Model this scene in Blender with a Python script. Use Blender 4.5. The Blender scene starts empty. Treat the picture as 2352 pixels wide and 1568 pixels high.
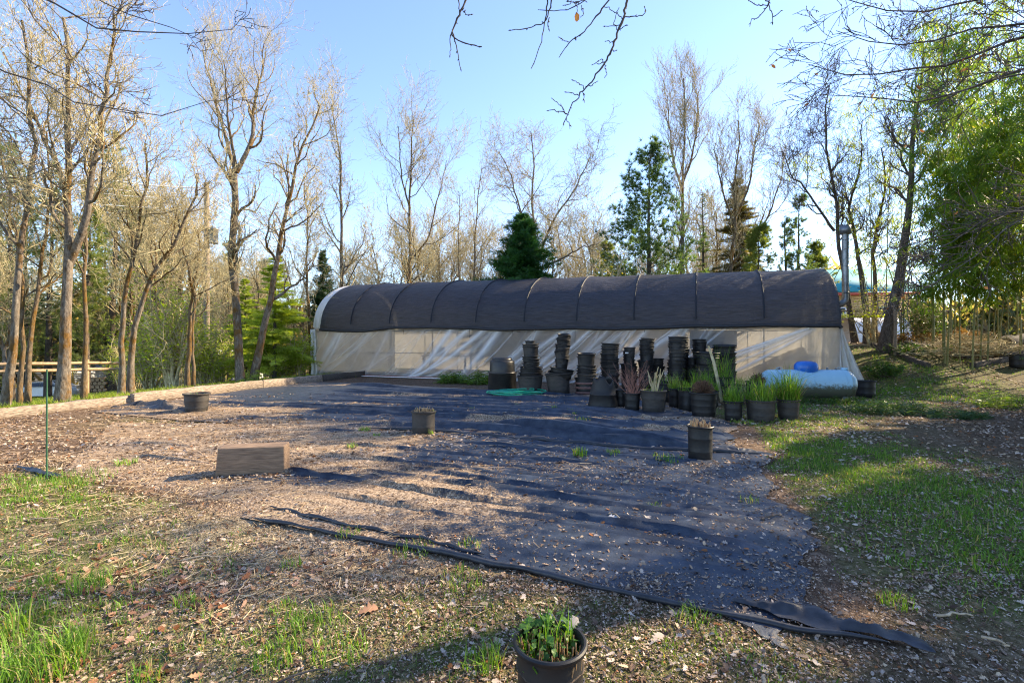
import bpy, math
import numpy as np

S = bpy.context.scene
COL = S.collection

# ---------------------------------------------------------------- camera
cam = bpy.data.cameras.new('camera')
cam.lens = 17.0
cam.sensor_width = 36.0
cam.clip_start = 0.05
cam.clip_end = 3000
CAM = bpy.data.objects.new('camera', cam)
CAM.location = (0, 0, 1.55)
CAM.rotation_euler = (math.radians(90), 0, 0)
COL.objects.link(CAM)
S.camera = CAM

# ---------------------------------------------------------------- sky and sun
SUN_AZ, SUN_EL = math.radians(67), math.radians(31)
W = bpy.data.worlds.new('World')
S.world = W
W.use_nodes = True
wn = W.node_tree
sky = wn.nodes.new('ShaderNodeTexSky')
sky.sky_type = 'NISHITA'
sky.sun_disc = False
sky.sun_elevation = SUN_EL
sky.sun_rotation = SUN_AZ
sky.altitude = 1200
sky.air_density = 1.0
sky.dust_density = 0.2
sky.ozone_density = 2.0
hs = wn.nodes.new('ShaderNodeHueSaturation')
hs.inputs['Saturation'].default_value = 1.0
hs.inputs['Hue'].default_value = 0.506
wn.links.new(sky.outputs[0], hs.inputs['Color'])
wn.links.new(hs.outputs[0], wn.nodes['Background'].inputs[0])
wn.nodes['Background'].inputs[1].default_value = 0.135
sl = bpy.data.lights.new('sun', 'SUN')
sl.energy = 5.0
sl.angle = math.radians(0.5)
sl.color = (1.0, 0.81, 0.55)
SUN = bpy.data.objects.new('sun', sl)
SUN.rotation_euler = (math.pi / 2 - SUN_EL, 0, math.pi - SUN_AZ)
SUN.location = (30, 10, 30)
COL.objects.link(SUN)
S.view_settings.view_transform = 'Standard'
S.view_settings.look = 'None'
S.view_settings.exposure = 1.72
S.view_settings.gamma = 1.0
S.cycles.max_bounces = 8
S.cycles.transparent_max_bounces = 12
S.cycles.diffuse_bounces = 4
S.cycles.glossy_bounces = 2
S.cycles.caustics_reflective = False
S.cycles.caustics_refractive = False
try:
    S.cycles.use_denoising = True
    S.cycles.denoiser = 'OPENIMAGEDENOISE'
    S.cycles.denoising_prefilter = 'NONE'
    S.cycles.pixel_filter_type = 'BLACKMAN_HARRIS'
    S.cycles.filter_width = 1.15
    S.cycles.sample_clamp_indirect = 2.5
except Exception:
    pass

# ---------------------------------------------------------------- helpers
F = 1110.0


def P(px, py, Y):
    """photo pixel (2352 wide) at depth Y -> world point"""
    return np.array([(px - 1176) / F * Y, Y, 1.55 - (py - 784) / F * Y])


def G(px, py):
    """photo pixel on the flat ground -> x, y"""
    Y = 1.55 * F / (py - 784)
    return np.array([(px - 1176) / F * Y, Y])


def unit(a):
    return a / np.maximum(np.linalg.norm(a, axis=-1, keepdims=True), 1e-9)


def sstep(t):
    t = np.clip(t, 0, 1)
    return t * t * (3 - 2 * t)


def _hash(i, j, s):
    h = (i * 374761393 + j * 668265263 + s * 974634721) & 0x7fffffff
    h = ((h ^ (h >> 13)) * 1274126177) & 0x7fffffff
    return ((h ^ (h >> 16)) & 0xffff) / 65535.0


def noise2(x, y, s=0):
    xi = np.floor(x).astype(np.int64)
    yi = np.floor(y).astype(np.int64)
    u = x - xi
    v = y - yi
    u = u * u * (3 - 2 * u)
    v = v * v * (3 - 2 * v)
    a, b = _hash(xi, yi, s), _hash(xi + 1, yi, s)
    c, d = _hash(xi, yi + 1, s), _hash(xi + 1, yi + 1, s)
    return (a * (1 - u) + b * u) * (1 - v) + (c * (1 - u) + d * u) * v


def fbm(x, y, s=0, o=4):
    t, a, n = 0, 0.5, 0
    for k in range(o):
        t = t + a * noise2(x * 2 ** k, y * 2 ** k, s + k)
        n += a
        a *= 0.5
    return t / n


class MB:
    """collects geometry and builds ONE mesh object"""

    def __init__(self):
        self.V, self.Q, self.T, self.K, self.n = [], [], [], [], 0

    def add(self, v, q=None, t=None, col=None):
        v = np.asarray(v, float).reshape(-1, 3)
        if q is not None and len(q):
            self.Q.append(np.asarray(q).reshape(-1, 4) + self.n)
        if t is not None and len(t):
            self.T.append(np.asarray(t).reshape(-1, 3) + self.n)
        if col is None:
            col = (1, 1, 1)
        c = np.asarray(col, float)
        if c.ndim == 1:
            c = np.tile(c[:3], (len(v), 1))
        self.K.append(c)
        self.V.append(v)
        self.n += len(v)
        return self

    def mesh(self, name, mat, smooth=False, off=None):
        V = np.concatenate(self.V)
        if off is not None:
            V = V - np.asarray(off)
        K = np.concatenate(self.K)
        Q = np.concatenate(self.Q) if self.Q else np.zeros((0, 4), int)
        T = np.concatenate(self.T) if self.T else np.zeros((0, 3), int)
        me = bpy.data.meshes.new(name)
        me.vertices.add(len(V))
        me.vertices.foreach_set('co', V.astype(np.float32).ravel())
        lv = np.concatenate([Q.ravel(), T.ravel()]).astype(np.int32)
        me.loops.add(len(lv))
        me.loops.foreach_set('vertex_index', lv)
        st = np.concatenate([np.arange(len(Q)) * 4, len(Q) * 4 + np.arange(len(T)) * 3]).astype(np.int32)
        me.polygons.add(len(st))
        me.polygons.foreach_set('loop_start', st)
        if smooth:
            me.polygons.foreach_set('use_smooth', np.ones(len(st), bool))
        a = me.attributes.new('col', 'FLOAT_COLOR', 'POINT')
        a.data.foreach_set('color', np.concatenate([K, np.ones((len(K), 1))], 1).astype(np.float32).ravel())
        me.update(calc_edges=True)
        if mat:
            me.materials.append(mat)
        return me

    def build(self, name, mat, parent=None, smooth=False, off=None):
        o = bpy.data.objects.new(name, self.mesh(name, mat, smooth, off))
        COL.objects.link(o)
        if parent:
            o.parent = parent
        return o

    # ---- shapes
    def box(self, c, s, rz=0.0, col=None, R=None):
        c = np.asarray(c, float)
        h = np.asarray(s, float) / 2
        v = np.array([[x, y, z] for z in (-1, 1) for y in (-1, 1) for x in (-1, 1)]) * h
        if R is None:
            R = rotz(rz)
        v = v @ R.T + c
        return self.add(v, [[0, 2, 3, 1], [4, 5, 7, 6], [0, 1, 5, 4], [2, 6, 7, 3], [0, 4, 6, 2], [1, 3, 7, 5]], col=col)

    def tubes(self, Pt, R, sides=4, rng=None, col=None, cap=False):
        Pt = np.asarray(Pt, float)
        if Pt.ndim == 2:
            Pt = Pt[None]
        B, K, _ = Pt.shape
        R = np.broadcast_to(np.asarray(R, float), (B, K))
        T = unit(np.gradient(Pt, axis=1))
        ref = unit((rng.normal(size=(B, 1, 3)) if rng is not None else np.array([[[0.31, 0.82, 0.47]]])))
        ref = np.broadcast_to(ref, T.shape)
        N = ref - (ref * T).sum(-1, keepdims=True) * T
        bad = np.linalg.norm(N, axis=-1) < 0.15
        if bad.any():
            alt = np.broadcast_to(np.array([0.9, -0.3, 0.31]), T.shape)
            N2 = alt - (alt * T).sum(-1, keepdims=True) * T
            N = np.where(bad[..., None], N2, N)
        N = unit(N)
        Bn = np.cross(T, N)
        an = np.arange(sides) * 2 * math.pi / sides
        V = Pt[:, :, None, :] + R[:, :, None, None] * (np.cos(an)[:, None] * N[:, :, None, :] + np.sin(an)[:, None] * Bn[:, :, None, :])
        b = np.arange(B)[:, None, None] * K * sides
        k = np.arange(K - 1)[None, :, None] * sides
        s0 = np.arange(sides)[None, None, :]
        s1 = (s0 + 1) % sides
        q = np.stack([b + k + s0, b + k + s1, b + k + sides + s1, b + k + sides + s0], -1).reshape(-1, 4)
        if col is not None:
            col = np.asarray(col, float)
            if col.ndim == 2:
                col = np.repeat(col, K * sides, 0)
        self.add(V.reshape(-1, 3), q, col=col)
        if cap:
            for bb in range(B):
                for kk in (0, K - 1):
                    ring = V[bb, kk]
                    c = ring.mean(0)
                    i = np.arange(sides)
                    t = np.stack([np.full(sides, sides), i, (i + 1) % sides], -1)
                    if kk == 0:
                        t = t[:, ::-1]
                    cc = None if col is None else (col if col.ndim == 1 else col[0])
                    self.add(np.vstack([ring, c]), t=t, col=cc)
        return self

    def lathe(self, prof, seg=28, c=(0, 0, 0), col=None):
        pr = np.asarray(prof, float)
        an = np.arange(seg) * 2 * math.pi / seg
        V = np.stack([pr[:, None, 0] * np.cos(an), pr[:, None, 0] * np.sin(an), np.repeat(pr[:, 1:2], seg, 1)], -1) + np.asarray(c)
        k = np.arange(len(pr) - 1)[:, None] * seg
        s0 = np.arange(seg)[None]
        s1 = (s0 + 1) % seg
        q = np.stack([k + s0, k + s1, k + seg + s1, k + seg + s0], -1).reshape(-1, 4)
        return self.add(V.reshape(-1, 3), q, col=col)

    def scatter(self, tv, tq, tt, pos, Rm, sc, col):
        """copies of a small template: pos (N,3), Rm (N,3,3), sc (N,) or (N,3)"""
        tv = np.asarray(tv, float)
        N, k = len(pos), len(tv)
        sc = np.asarray(sc, float)
        if sc.ndim == 1:
            sc = sc[:, None]
        V = np.einsum('nij,nkj->nki', Rm, tv[None] * sc[:, None, :]) + pos[:, None, :]
        b = (np.arange(N) * k)[:, None, None]
        q = (np.asarray(tq)[None] + b).reshape(-1, 4) if tq is not None and len(tq) else None
        t = (np.asarray(tt)[None] + b).reshape(-1, 3) if tt is not None and len(tt) else None
        return self.add(V.reshape(-1, 3), q, t, np.repeat(col, k, 0))

    def blades(self, pos, h, w, lean, rng, col):
        N = len(pos)
        a = rng.uniform(0, 2 * math.pi, N)
        hd = np.stack([np.cos(a), np.sin(a), np.zeros(N)], -1)
        sd = np.stack([-np.sin(a), np.cos(a), np.zeros(N)], -1)
        up = np.array([0, 0, 1.0])
        h = h[:, None]
        w = w[:, None] / 2
        L = lean[:, None]
        m = pos + up * h * 0.55 + hd * L * 0.3
        tip = pos + up * h * (1 - 0.25 * np.clip(L / np.maximum(h, 1e-4), 0, 2)) + hd * L
        V = np.stack([pos - sd * w, pos + sd * w, m - sd * w * 0.8, m + sd * w * 0.8, tip], 1)
        b = (np.arange(N) * 5)[:, None]
        q = b + np.array([[0, 1, 3, 2]])
        t = b + np.array([[2, 3, 4]])
        return self.add(V.reshape(-1, 3), q, t, np.repeat(col, 5, 0))


def rotz(a):
    c, s = math.cos(a), math.sin(a)
    return np.array([[c, -s, 0], [s, c, 0], [0, 0, 1.0]])


def frames(d, rng, roll=None):
    """rotation matrices whose x axis is d"""
    d = unit(d)
    N = len(d)
    up = np.tile([0, 0, 1.0], (N, 1))
    up[np.abs(d[:, 2]) > 0.95] = (0, 1, 0)
    y = unit(np.cross(up, d))
    z = np.cross(d, y)
    r = rng.uniform(-math.pi, math.pi, N) if roll is None else roll
    c, s = np.cos(r)[:, None], np.sin(r)[:, None]
    y2 = c * y + s * z
    z2 = -s * y + c * z
    return np.stack([d, y2, z2], -1)


def tag(o, label=None, cat=None, group=None, kind=None):
    if label:
        o['label'] = label
    if cat:
        o['category'] = cat
    if group:
        o['group'] = group
    if kind:
        o['kind'] = kind
    return o


def empty(name, loc=(0, 0, 0), rz=0.0, label=None, cat=None, group=None):
    o = bpy.data.objects.new(name, None)
    o.empty_display_size = 0.2
    o.location = [float(t) for t in loc]
    o.rotation_euler = (0, 0, rz)
    COL.objects.link(o)
    return tag(o, label, cat, group)


def kids(o):
    return [c for c in COL.objects if c.parent == o]


def dup(root, loc, rz=0.0, sc=1.0, label=None, ch=None):
    r = root.copy()
    COL.objects.link(r)
    r.location = [float(t) for t in loc]
    r.rotation_euler = (0, 0, rz)
    r.scale = (sc, sc, sc) if np.isscalar(sc) else sc
    if label:
        r['label'] = label
    for c in (ch if ch is not None else kids(root)):
        k = c.copy()
        COL.objects.link(k)
        k.parent = r
    return r


# ---------------------------------------------------------------- materials
def newmat(name):
    m = bpy.data.materials.new(name)
    m.use_nodes = True
    nt = m.node_tree
    b = nt.nodes['Principled BSDF']
    return m, nt, b


def nd(nt, t, **kw):
    n = nt.nodes.new(t)
    for k, v in kw.items():
        setattr(n, k, v)
    return n


def noise_node(nt, scale, detail=4, rough=0.6, coord='Object', vec=None, stretch=None):
    n = nd(nt, 'ShaderNodeTexNoise')
    n.inputs['Scale'].default_value = scale
    n.inputs['Detail'].default_value = detail
    n.inputs['Roughness'].default_value = rough
    tc = nd(nt, 'ShaderNodeTexCoord')
    src = tc.outputs[coord]
    if stretch:
        mp = nd(nt, 'ShaderNodeMapping')
        mp.inputs['Scale'].default_value = stretch
        nt.links.new(src, mp.inputs[0])
        src = mp.outputs[0]
    nt.links.new(src, n.inputs['Vector'])
    return n


def ramp(nt, src, stops):
    r = nd(nt, 'ShaderNodeValToRGB')
    e = r.color_ramp.elements
    while len(e) < len(stops):
        e.new(0.5)
    for k, (p, c) in enumerate(stops):
        e[k].position = p
        e[k].color = (c, c, c, 1) if np.isscalar(c) else (*c, 1)
    nt.links.new(src, r.inputs[0])
    return r


def mixc(nt, fac, a, b, mode='MIX'):
    m = nd(nt, 'ShaderNodeMix', data_type='RGBA', blend_type=mode)
    for sock, val in ((m.inputs[0], fac), (m.inputs[6], a), (m.inputs[7], b)):
        if hasattr(val, 'is_output'):
            nt.links.new(val, sock)
        elif np.isscalar(val):
            sock.default_value = val
        else:
            sock.default_value = (*val, 1)
    return m.outputs[2]


def bump(nt, b, src, strength=0.3, dist=0.02):
    n = nd(nt, 'ShaderNodeBump')
    n.inputs['Strength'].default_value = strength
    n.inputs['Distance'].default_value = dist
    nt.links.new(src, n.inputs['Height'])
    nt.links.new(n.outputs[0], b.inputs['Normal'])


def simple(name, c1, c2=None, scale=8, rough=0.7, bmp=0.0, metal=0.0, stretch=None, spec=0.5, lo=0.35, hi=0.65, detail=4, bdist=0.02):
    m, nt, b = newmat(name)
    b.inputs['Roughness'].default_value = rough
    b.inputs['Metallic'].default_value = metal
    b.inputs['Specular IOR Level'].default_value = spec
    if c2 is None:
        c2 = tuple(min(1, t * 1.3) for t in c1)
    n = noise_node(nt, scale, detail, stretch=stretch)
    r = ramp(nt, n.outputs[0], [(lo, c1), (hi, c2)])
    nt.links.new(r.outputs[0], b.inputs['Base Color'])
    if bmp:
        bump(nt, b, n.outputs[0], bmp, bdist)
    return m


def leafmat(name, trans=0.4, rough=0.5, spec=0.3, tint=None):
    """leaf: colour from the per-leaf attribute, part of the light passes through"""
    m, nt, b = newmat(name)
    a = nd(nt, 'ShaderNodeAttribute', attribute_name='col')
    b.inputs['Roughness'].default_value = rough
    b.inputs['Specular IOR Level'].default_value = spec
    nt.links.new(a.outputs['Color'], b.inputs['Base Color'])
    if trans:
        t = nd(nt, 'ShaderNodeBsdfTranslucent')
        c = mixc(nt, 1.0, a.outputs['Color'], tint or (1.25, 1.3, 0.55), 'MULTIPLY')
        nt.links.new(c, t.inputs[0])
        mx = nd(nt, 'ShaderNodeMixShader')
        mx.inputs[0].default_value = trans
        nt.links.new(b.outputs[0], mx.inputs[1])
        nt.links.new(t.outputs[0], mx.inputs[2])
        nt.links.new(mx.outputs[0], nt.nodes['Material Output'].inputs[0])
    return m


def bark(name, c1, c2, moss, moss_lo=0.52, moss_hi=0.66, scale=1.0):
    m, nt, b = newmat(name)
    b.inputs['Roughness'].default_value = 0.9
    b.inputs['Specular IOR Level'].default_value = 0.15
    n = noise_node(nt, 14 * scale, 6, 0.7, stretch=(1, 1, 0.35))
    r = ramp(nt, n.outputs[0], [(0.3, c1), (0.7, c2)])
    n2 = noise_node(nt, 2.2 * scale, 5, 0.65, stretch=(1, 1, 0.7))
    f = ramp(nt, n2.outputs[0], [(moss_lo, 0.0), (moss_hi, 1.0)])
    c = mixc(nt, f.outputs[0], r.outputs[0], moss)
    n3 = noise_node(nt, 34 * scale, 5, 0.8, stretch=(1, 1, 0.22))
    f3 = ramp(nt, n3.outputs[0], [(0.32, 0.35), (0.62, 1.15)])
    c = mixc(nt, 1.0, c, f3.outputs[0], 'MULTIPLY')
    nt.links.new(c, b.inputs['Base Color'])
    bump(nt, b, n3.outputs[0], 0.9, 0.03)
    return m


M = {}
M['bark'] = bark('lichened_bark', (0.075, 0.057, 0.043), (0.31, 0.265, 0.21), (0.17, 0.092, 0.025), 0.47, 0.60)
M['bark_mossy'] = bark('mossy_bark', (0.06, 0.045, 0.03), (0.25, 0.195, 0.135), (0.17, 0.092, 0.02), 0.44, 0.60)
M['bark_dark'] = bark('dark_bark', (0.05, 0.04, 0.03), (0.17, 0.14, 0.115), (0.13, 0.09, 0.03), 0.58, 0.70)
M['twig'] = simple('twig_bark', (0.30, 0.24, 0.13), (0.54, 0.47, 0.28), 6, 0.9, spec=0.1)
M['twig_dark'] = simple('dark_twig_bark', (0.045, 0.038, 0.034), (0.12, 0.10, 0.085), 9, 0.85, spec=0.15)
M['lichen'] = leafmat('lichen', 0.25, 0.9, 0.05, (1.1, 1.1, 0.8))
M['needle'] = leafmat('needles', 0.5, 0.5, 0.3, (1.5, 1.5, 0.5))
M['leaf'] = leafmat('green_leaf', 0.55, 0.45, 0.4, (1.6, 1.5, 0.4))
M['bamboo_leaf'] = leafmat('bamboo_leaf', 0.6, 0.4, 0.45, (1.7, 1.55, 0.35))
M['grass'] = leafmat('grass_blade', 0.45, 0.5, 0.3, (1.5, 1.4, 0.4))
M['deadleaf'] = leafmat('dead_leaf', 0.15, 0.75, 0.25, (1.1, 1.0, 0.8))
M['stick'] = simple('dry_stick', (0.25, 0.18, 0.11), (0.5, 0.4, 0.27), 20, 0.85, 0.3)
M['culm'] = simple('bamboo_culm', (0.10, 0.12, 0.03), (0.24, 0.22, 0.07), 3, 0.45)
# ---------------------------------------------------------------- terrain
def edge_d(x, y):
    """signed distance beyond the timber edging on the left"""
    return (x + 10.4) * -0.95 + (y - 9.8) * 0.313


def gz(x, y):
    x = np.asarray(x, float)
    y = np.asarray(y, float)
    d = edge_d(x, y)
    z = -0.092 * np.clip(d - 1.4, 0, 34)
    z = z + 1.5 * sstep((x - 8.2 - 0.12 * (y - 12)) / 4.0) * sstep((y - 12.6) / 8.5)
    z = z + 0.05 * (fbm(x * 0.6, y * 0.6, 5) - 0.5) * sstep((np.hypot(x + 1, y - 8) - 4) / 8)
    z = z - 0.06 * sstep((3.2 - np.hypot(x + 2.6, y - 2.6)) / 3.2)
    return z + 0.022 * (fbm(x * 3.1, y * 3.1, 9) - 0.5)


def inpoly(x, y, poly):
    poly = np.asarray(poly)
    r = np.zeros(np.shape(x), bool)
    n = len(poly)
    for i in range(n):
        x1, y1 = poly[i]
        x2, y2 = poly[(i + 1) % n]
        with np.errstate(divide='ignore', invalid='ignore'):
            c = ((y1 > y) != (y2 > y)) & (x < (x2 - x1) * (y - y1) / (y2 - y1 + 1e-12) + x1)
        r ^= c
    return r


# the two weed cloths, as front and back edge curves (x, y)
F1 = np.array([(-5.2, 5.55), (-3.4, 4.72), (-2.24, 4.24), (-1.07, 3.77), (0.35, 3.13), (1.15, 2.75), (2.0, 2.42)])
B1 = np.array([(-7.6, 9.2), (-5.0, 9.0), (-2.5, 8.85), (-0.93, 8.45), (1.2, 7.6), (3.5, 6.85), (3.9, 6.75)])
F2 = np.array([(-9.2, 10.6), (-6.2, 9.3), (-2.6, 8.52), (-0.93, 8.12), (1.3, 7.1), (2.6, 6.75), (3.55, 6.5)])
B2 = np.array([(-7.9, 18.6), (-6.2, 18.2), (-4.0, 17.0), (-1.2, 15.6), (1.5, 14.6), (3.2, 13.4), (4.4, 9.0)])
POLY1 = np.vstack([F1, [(2.15, 3.1), (2.75, 4.6), (3.2, 6.0)], B1[::-1]])
POLY2 = np.vstack([F2, [(4.3, 8.4)], B2[::-1]])


def on_cloth(x, y):
    return inpoly(x, y, POLY1) | inpoly(x, y, POLY2)


def blob(x, y, cx, cy, rx, ry):
    return np.exp(-(((x - cx) / rx) ** 2 + ((y - cy) / ry) ** 2))


def grass_amount(x, y):
    d = edge_d(x, y)
    n = fbm(x * 1.3, y * 1.3, 21, 4)
    n2 = fbm(x * 4.0, y * 4.0, 33, 3)
    g = 1.05 * blob(x, y, 4.3, 6.6, 1.6, 2.0) + 0.9 * blob(x, y, 4.2, 4.6, 1.5, 1.0) + 0.75 * blob(x, y, 3.4, 3.3, 1.0, 0.9) + 0.6 * blob(x, y, 5.6, 9.5, 2.0, 1.2)
    g = g + 0.95 * blob(x, y, -5.2, 4.9, 1.6, 0.9) + 0.8 * blob(x, y, -3.3, 3.3, 1.3, 1.0) + 0.75 * blob(x, y, -2.5, 2.2, 0.7, 0.5)
    g = g + 0.6 * blob(x, y, -0.8, 2.6, 1.1, 0.6) + 0.55 * blob(x, y, 0.5, 2.3, 1.0, 0.5)
    g = g + 0.9 * blob(x, y, 7.5, 11.6, 2.5, 1.0) + 0.75 * blob(x, y, 11.5, 13.4, 3.0, 1.5) + 0.6 * blob(x, y, 13, 17, 5, 3)
    g = g + 0.35 * blob(x, y, -6.6, 9.6, 1.6, 1.0)
    g = g + 1.3 * sstep((d + 0.1) / 0.5) * (1 - 0.45 * sstep((d - 14) / 10))
    g = np.where(on_cloth(x, y), 0.0, g)
    return np.clip(g * (0.35 + 1.5 * n * n2 * 2.0), 0, 1.3), n, n2


def build_ground():
    xs = np.concatenate([-np.geomspace(13, 900, 70)[::-1], np.arange(-12.9, 15.0, 0.10), np.geomspace(15, 900, 70)])
    ys = np.concatenate([-np.geomspace(1, 300, 22)[::-1], np.arange(-0.5, 20, 0.10), np.geomspace(20.2, 1200, 90)])
    X, Y = np.meshgrid(xs, ys)
    Z = gz(X, Y)
    nx, ny = len(xs), len(ys)
    i = np.arange(ny - 1)[:, None] * nx + np.arange(nx - 1)[None]
    q = np.stack([i, i + 1, i + nx + 1, i + nx], -1).reshape(-1, 4)
    g, n, n2 = grass_amount(X, Y)
    sand = 1.0 * blob(X, Y, -2.2, 3.9, 2.4, 0.9) + 0.8 * blob(X, Y, -1.5, 2.5, 1.2, 0.8)
    litter = np.clip(0.55 + 0.5 * (n2 - 0.5) * 2 - 0.25 * sand, 0, 1)
    K = np.stack([np.clip(g, 0, 1), np.clip(sand, 0, 1), litter], -1)
    mb = MB().add(np.stack([X, Y, Z], -1).reshape(-1, 3), q, col=K.reshape(-1, 3))
    m, nt, b = newmat('ground')
    b.inputs['Roughness'].default_value = 0.95
    b.inputs['Specular IOR Level'].default_value = 0.1
    at = nd(nt, 'ShaderNodeAttribute', attribute_name='col')
    sp = nd(nt, 'ShaderNodeSeparateColor')
    nt.links.new(at.outputs['Color'], sp.inputs[0])
    nf = noise_node(nt, 26, 6, 0.75)
    vo = nd(nt, 'ShaderNodeTexVoronoi')
    vo.inputs['Scale'].default_value = 85
    tc = nd(nt, 'ShaderNodeTexCoord')
    nt.links.new(tc.outputs['Object'], vo.inputs['Vector'])
    soil = ramp(nt, nf.outputs[0], [(0.3, (0.030, 0.019, 0.012)), (0.5, (0.090, 0.058, 0.037)), (0.72, (0.22, 0.15, 0.10))])
    grit = ramp(nt, vo.outputs['Color'], [(0.1, (0.13, 0.090, 0.058)), (0.5, (0.37, 0.28, 0.19)), (0.95, (0.60, 0.49, 0.36))])
    gm = nd(nt, 'ShaderNodeMath', operation='MULTIPLY_ADD')
    nt.links.new(nf.outputs[0], gm.inputs[0])
    gm.inputs[1].default_value = 2.2
    gm.inputs[2].default_value = -1.25
    ga = nd(nt, 'ShaderNodeMath', operation='ADD', use_clamp=True)
    nt.links.new(gm.outputs[0], ga.inputs[0])
    nt.links.new(sp.outputs[1], ga.inputs[1])
    c = mixc(nt, ga.outputs[0], soil.outputs[0], grit.outputs[0])
    vl = nd(nt, 'ShaderNodeTexVoronoi')
    vl.inputs['Scale'].default_value = 34
    nt.links.new(tc.outputs['Object'], vl.inputs['Vector'])
    lf = ramp(nt, vl.outputs['Color'], [(0.0, (0.055, 0.034, 0.022)), (0.5, (0.17, 0.115, 0.078)), (1.0, (0.40, 0.31, 0.235))])
    nl = noise_node(nt, 9, 5, 0.7)
    la = nd(nt, 'ShaderNodeMath', operation='MULTIPLY')
    lr = ramp(nt, nl.outputs[0], [(0.42, 0.0), (0.58, 1.0)])
    nt.links.new(lr.outputs[0], la.inputs[0])
    nt.links.new(sp.outputs[2], la.inputs[1])
    c = mixc(nt, la.outputs[0], c, lf.outputs[0])
    gr = ramp(nt, nf.outputs[0], [(0.3, (0.035, 0.055, 0.010)), (0.7, (0.12, 0.16, 0.028))])
    gs = nd(nt, 'ShaderNodeMath', operation='MULTIPLY')
    nt.links.new(sp.outputs[0], gs.inputs[0])
    gs.inputs[1].default_value = 0.95
    c = mixc(nt, gs.outputs[0], c, gr.outputs[0])
    nt.links.new(c, b.inputs['Base Color'])
    bump(nt, b, vo.outputs['Distance'], 0.6, 0.012)
    o = mb.build('ground', m, smooth=True)
    tag(o, kind='structure')


build_ground()


# ---------------------------------------------------------------- weed cloth
def curve(pts, n):
    pts = np.asarray(pts, float)
    t = np.concatenate([[0], np.cumsum(np.linalg.norm(np.diff(pts, axis=0), axis=1))])
    u = np.linspace(0, t[-1], n)
    out = np.stack([np.interp(u, t, pts[:, k]) for k in range(pts.shape[1])], -1)
    ker = np.array([1, 2, 3, 4, 3, 2, 1.0])
    ker /= ker.sum()
    if n > 30:
        for _ in range(2):
            pad = np.pad(out, ((3, 3), (0, 0)), mode='edge')
            pad[:3] = 2 * out[0] - out[1:4][::-1]
            pad[-3:] = 2 * out[-1] - out[-4:-1][::-1]
            out = np.stack([np.convolve(pad[:, k], ker, 'valid') for k in range(out.shape[1])], -1)
    return out


def cloth_material():
    m, nt, b = newmat('woven_weed_cloth')
    at = nd(nt, 'ShaderNodeAttribute', attribute_name='col')
    sp = nd(nt, 'ShaderNodeSeparateColor')
    nt.links.new(at.outputs['Color'], sp.inputs[0])
    nf = noise_node(nt, 38, 6, 0.8)
    ng = noise_node(nt, 5.5, 5, 0.65)
    base = ramp(nt, ng.outputs[0], [(0.35, (0.014, 0.021, 0.036)), (0.65, (0.042, 0.055, 0.080))])
    vo = nd(nt, 'ShaderNodeTexVoronoi')
    vo.inputs['Scale'].default_value = 70
    tc = nd(nt, 'ShaderNodeTexCoord')
    nt.links.new(tc.outputs['Object'], vo.inputs['Vector'])
    grit = ramp(nt, vo.outputs['Color'], [(0.05, (0.075, 0.050, 0.034)), (0.5, (0.23, 0.165, 0.11)), (0.95, (0.46, 0.36, 0.26))])
    # grit lies where the mask passes a fine noise threshold
    s1 = nd(nt, 'ShaderNodeMath', operation='ADD')
    nt.links.new(sp.outputs[0], s1.inputs[0])
    nt.links.new(nf.outputs[0], s1.inputs[1])
    s2 = nd(nt, 'ShaderNodeMath', operation='ADD')
    nt.links.new(s1.outputs[0], s2.inputs[0])
    nt.links.new(ng.outputs[0], s2.inputs[1])
    k = ramp(nt, s2.outputs[0], [(0.0, 0.0), (1.0, 1.0)])
    k.color_ramp.elements[0].position = 0.0
    mr = nd(nt, 'ShaderNodeMapRange')
    mr.inputs['From Min'].default_value = 1.36
    mr.inputs['From Max'].default_value = 1.52
    nt.links.new(s2.outputs[0], mr.inputs[0])
    c = mixc(nt, mr.outputs[0], base.outputs[0], grit.outputs[0])
    nt.links.new(c, b.inputs['Base Color'])
    rr = nd(nt, 'ShaderNodeMapRange')
    rr.inputs['To Min'].default_value = 0.42
    rr.inputs['To Max'].default_value = 0.95
    nt.links.new(mr.outputs[0], rr.inputs[0])
    nt.links.new(rr.outputs[0], b.inputs['Roughness'])
    b.inputs['Specular IOR Level'].default_value = 0.32
    # weave
    mp = nd(nt, 'ShaderNodeMapping')
    mp.inputs['Rotation'].default_value = (0, 0, math.radians(-20))
    nt.links.new(tc.outputs['Object'], mp.inputs[0])
    wv = nd(nt, 'ShaderNodeTexWave', bands_direction='Y')
    wv.inputs['Scale'].default_value = 55
    wv.inputs['Distortion'].default_value = 1.0
    nt.links.new(mp.outputs[0], wv.inputs[0])
    hs = nd(nt, 'ShaderNodeMath', operation='MULTIPLY_ADD')
    nt.links.new(mr.outputs[0], hs.inputs[0])
    hs.inputs[1].default_value = 1.6
    wn2 = nd(nt, 'ShaderNodeMath', operation='MULTIPLY_ADD')
    nt.links.new(wv.outputs['Fac'], wn2.inputs[0])
    wn2.inputs[1].default_value = 0.10
    nt.links.new(nf.outputs[0], wn2.inputs[2])
    nt.links.new(wn2.outputs[0], hs.inputs[2])
    bump(nt, b, hs.outputs[0], 0.55, 0.008)
    return m


M['cloth'] = cloth_material()
M['cloth_hem'] = simple('weed_cloth_hem', (0.010, 0.012, 0.017), (0.03, 0.033, 0.042), 12, 0.5, 0.2)
CLOTH_H = []


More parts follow.
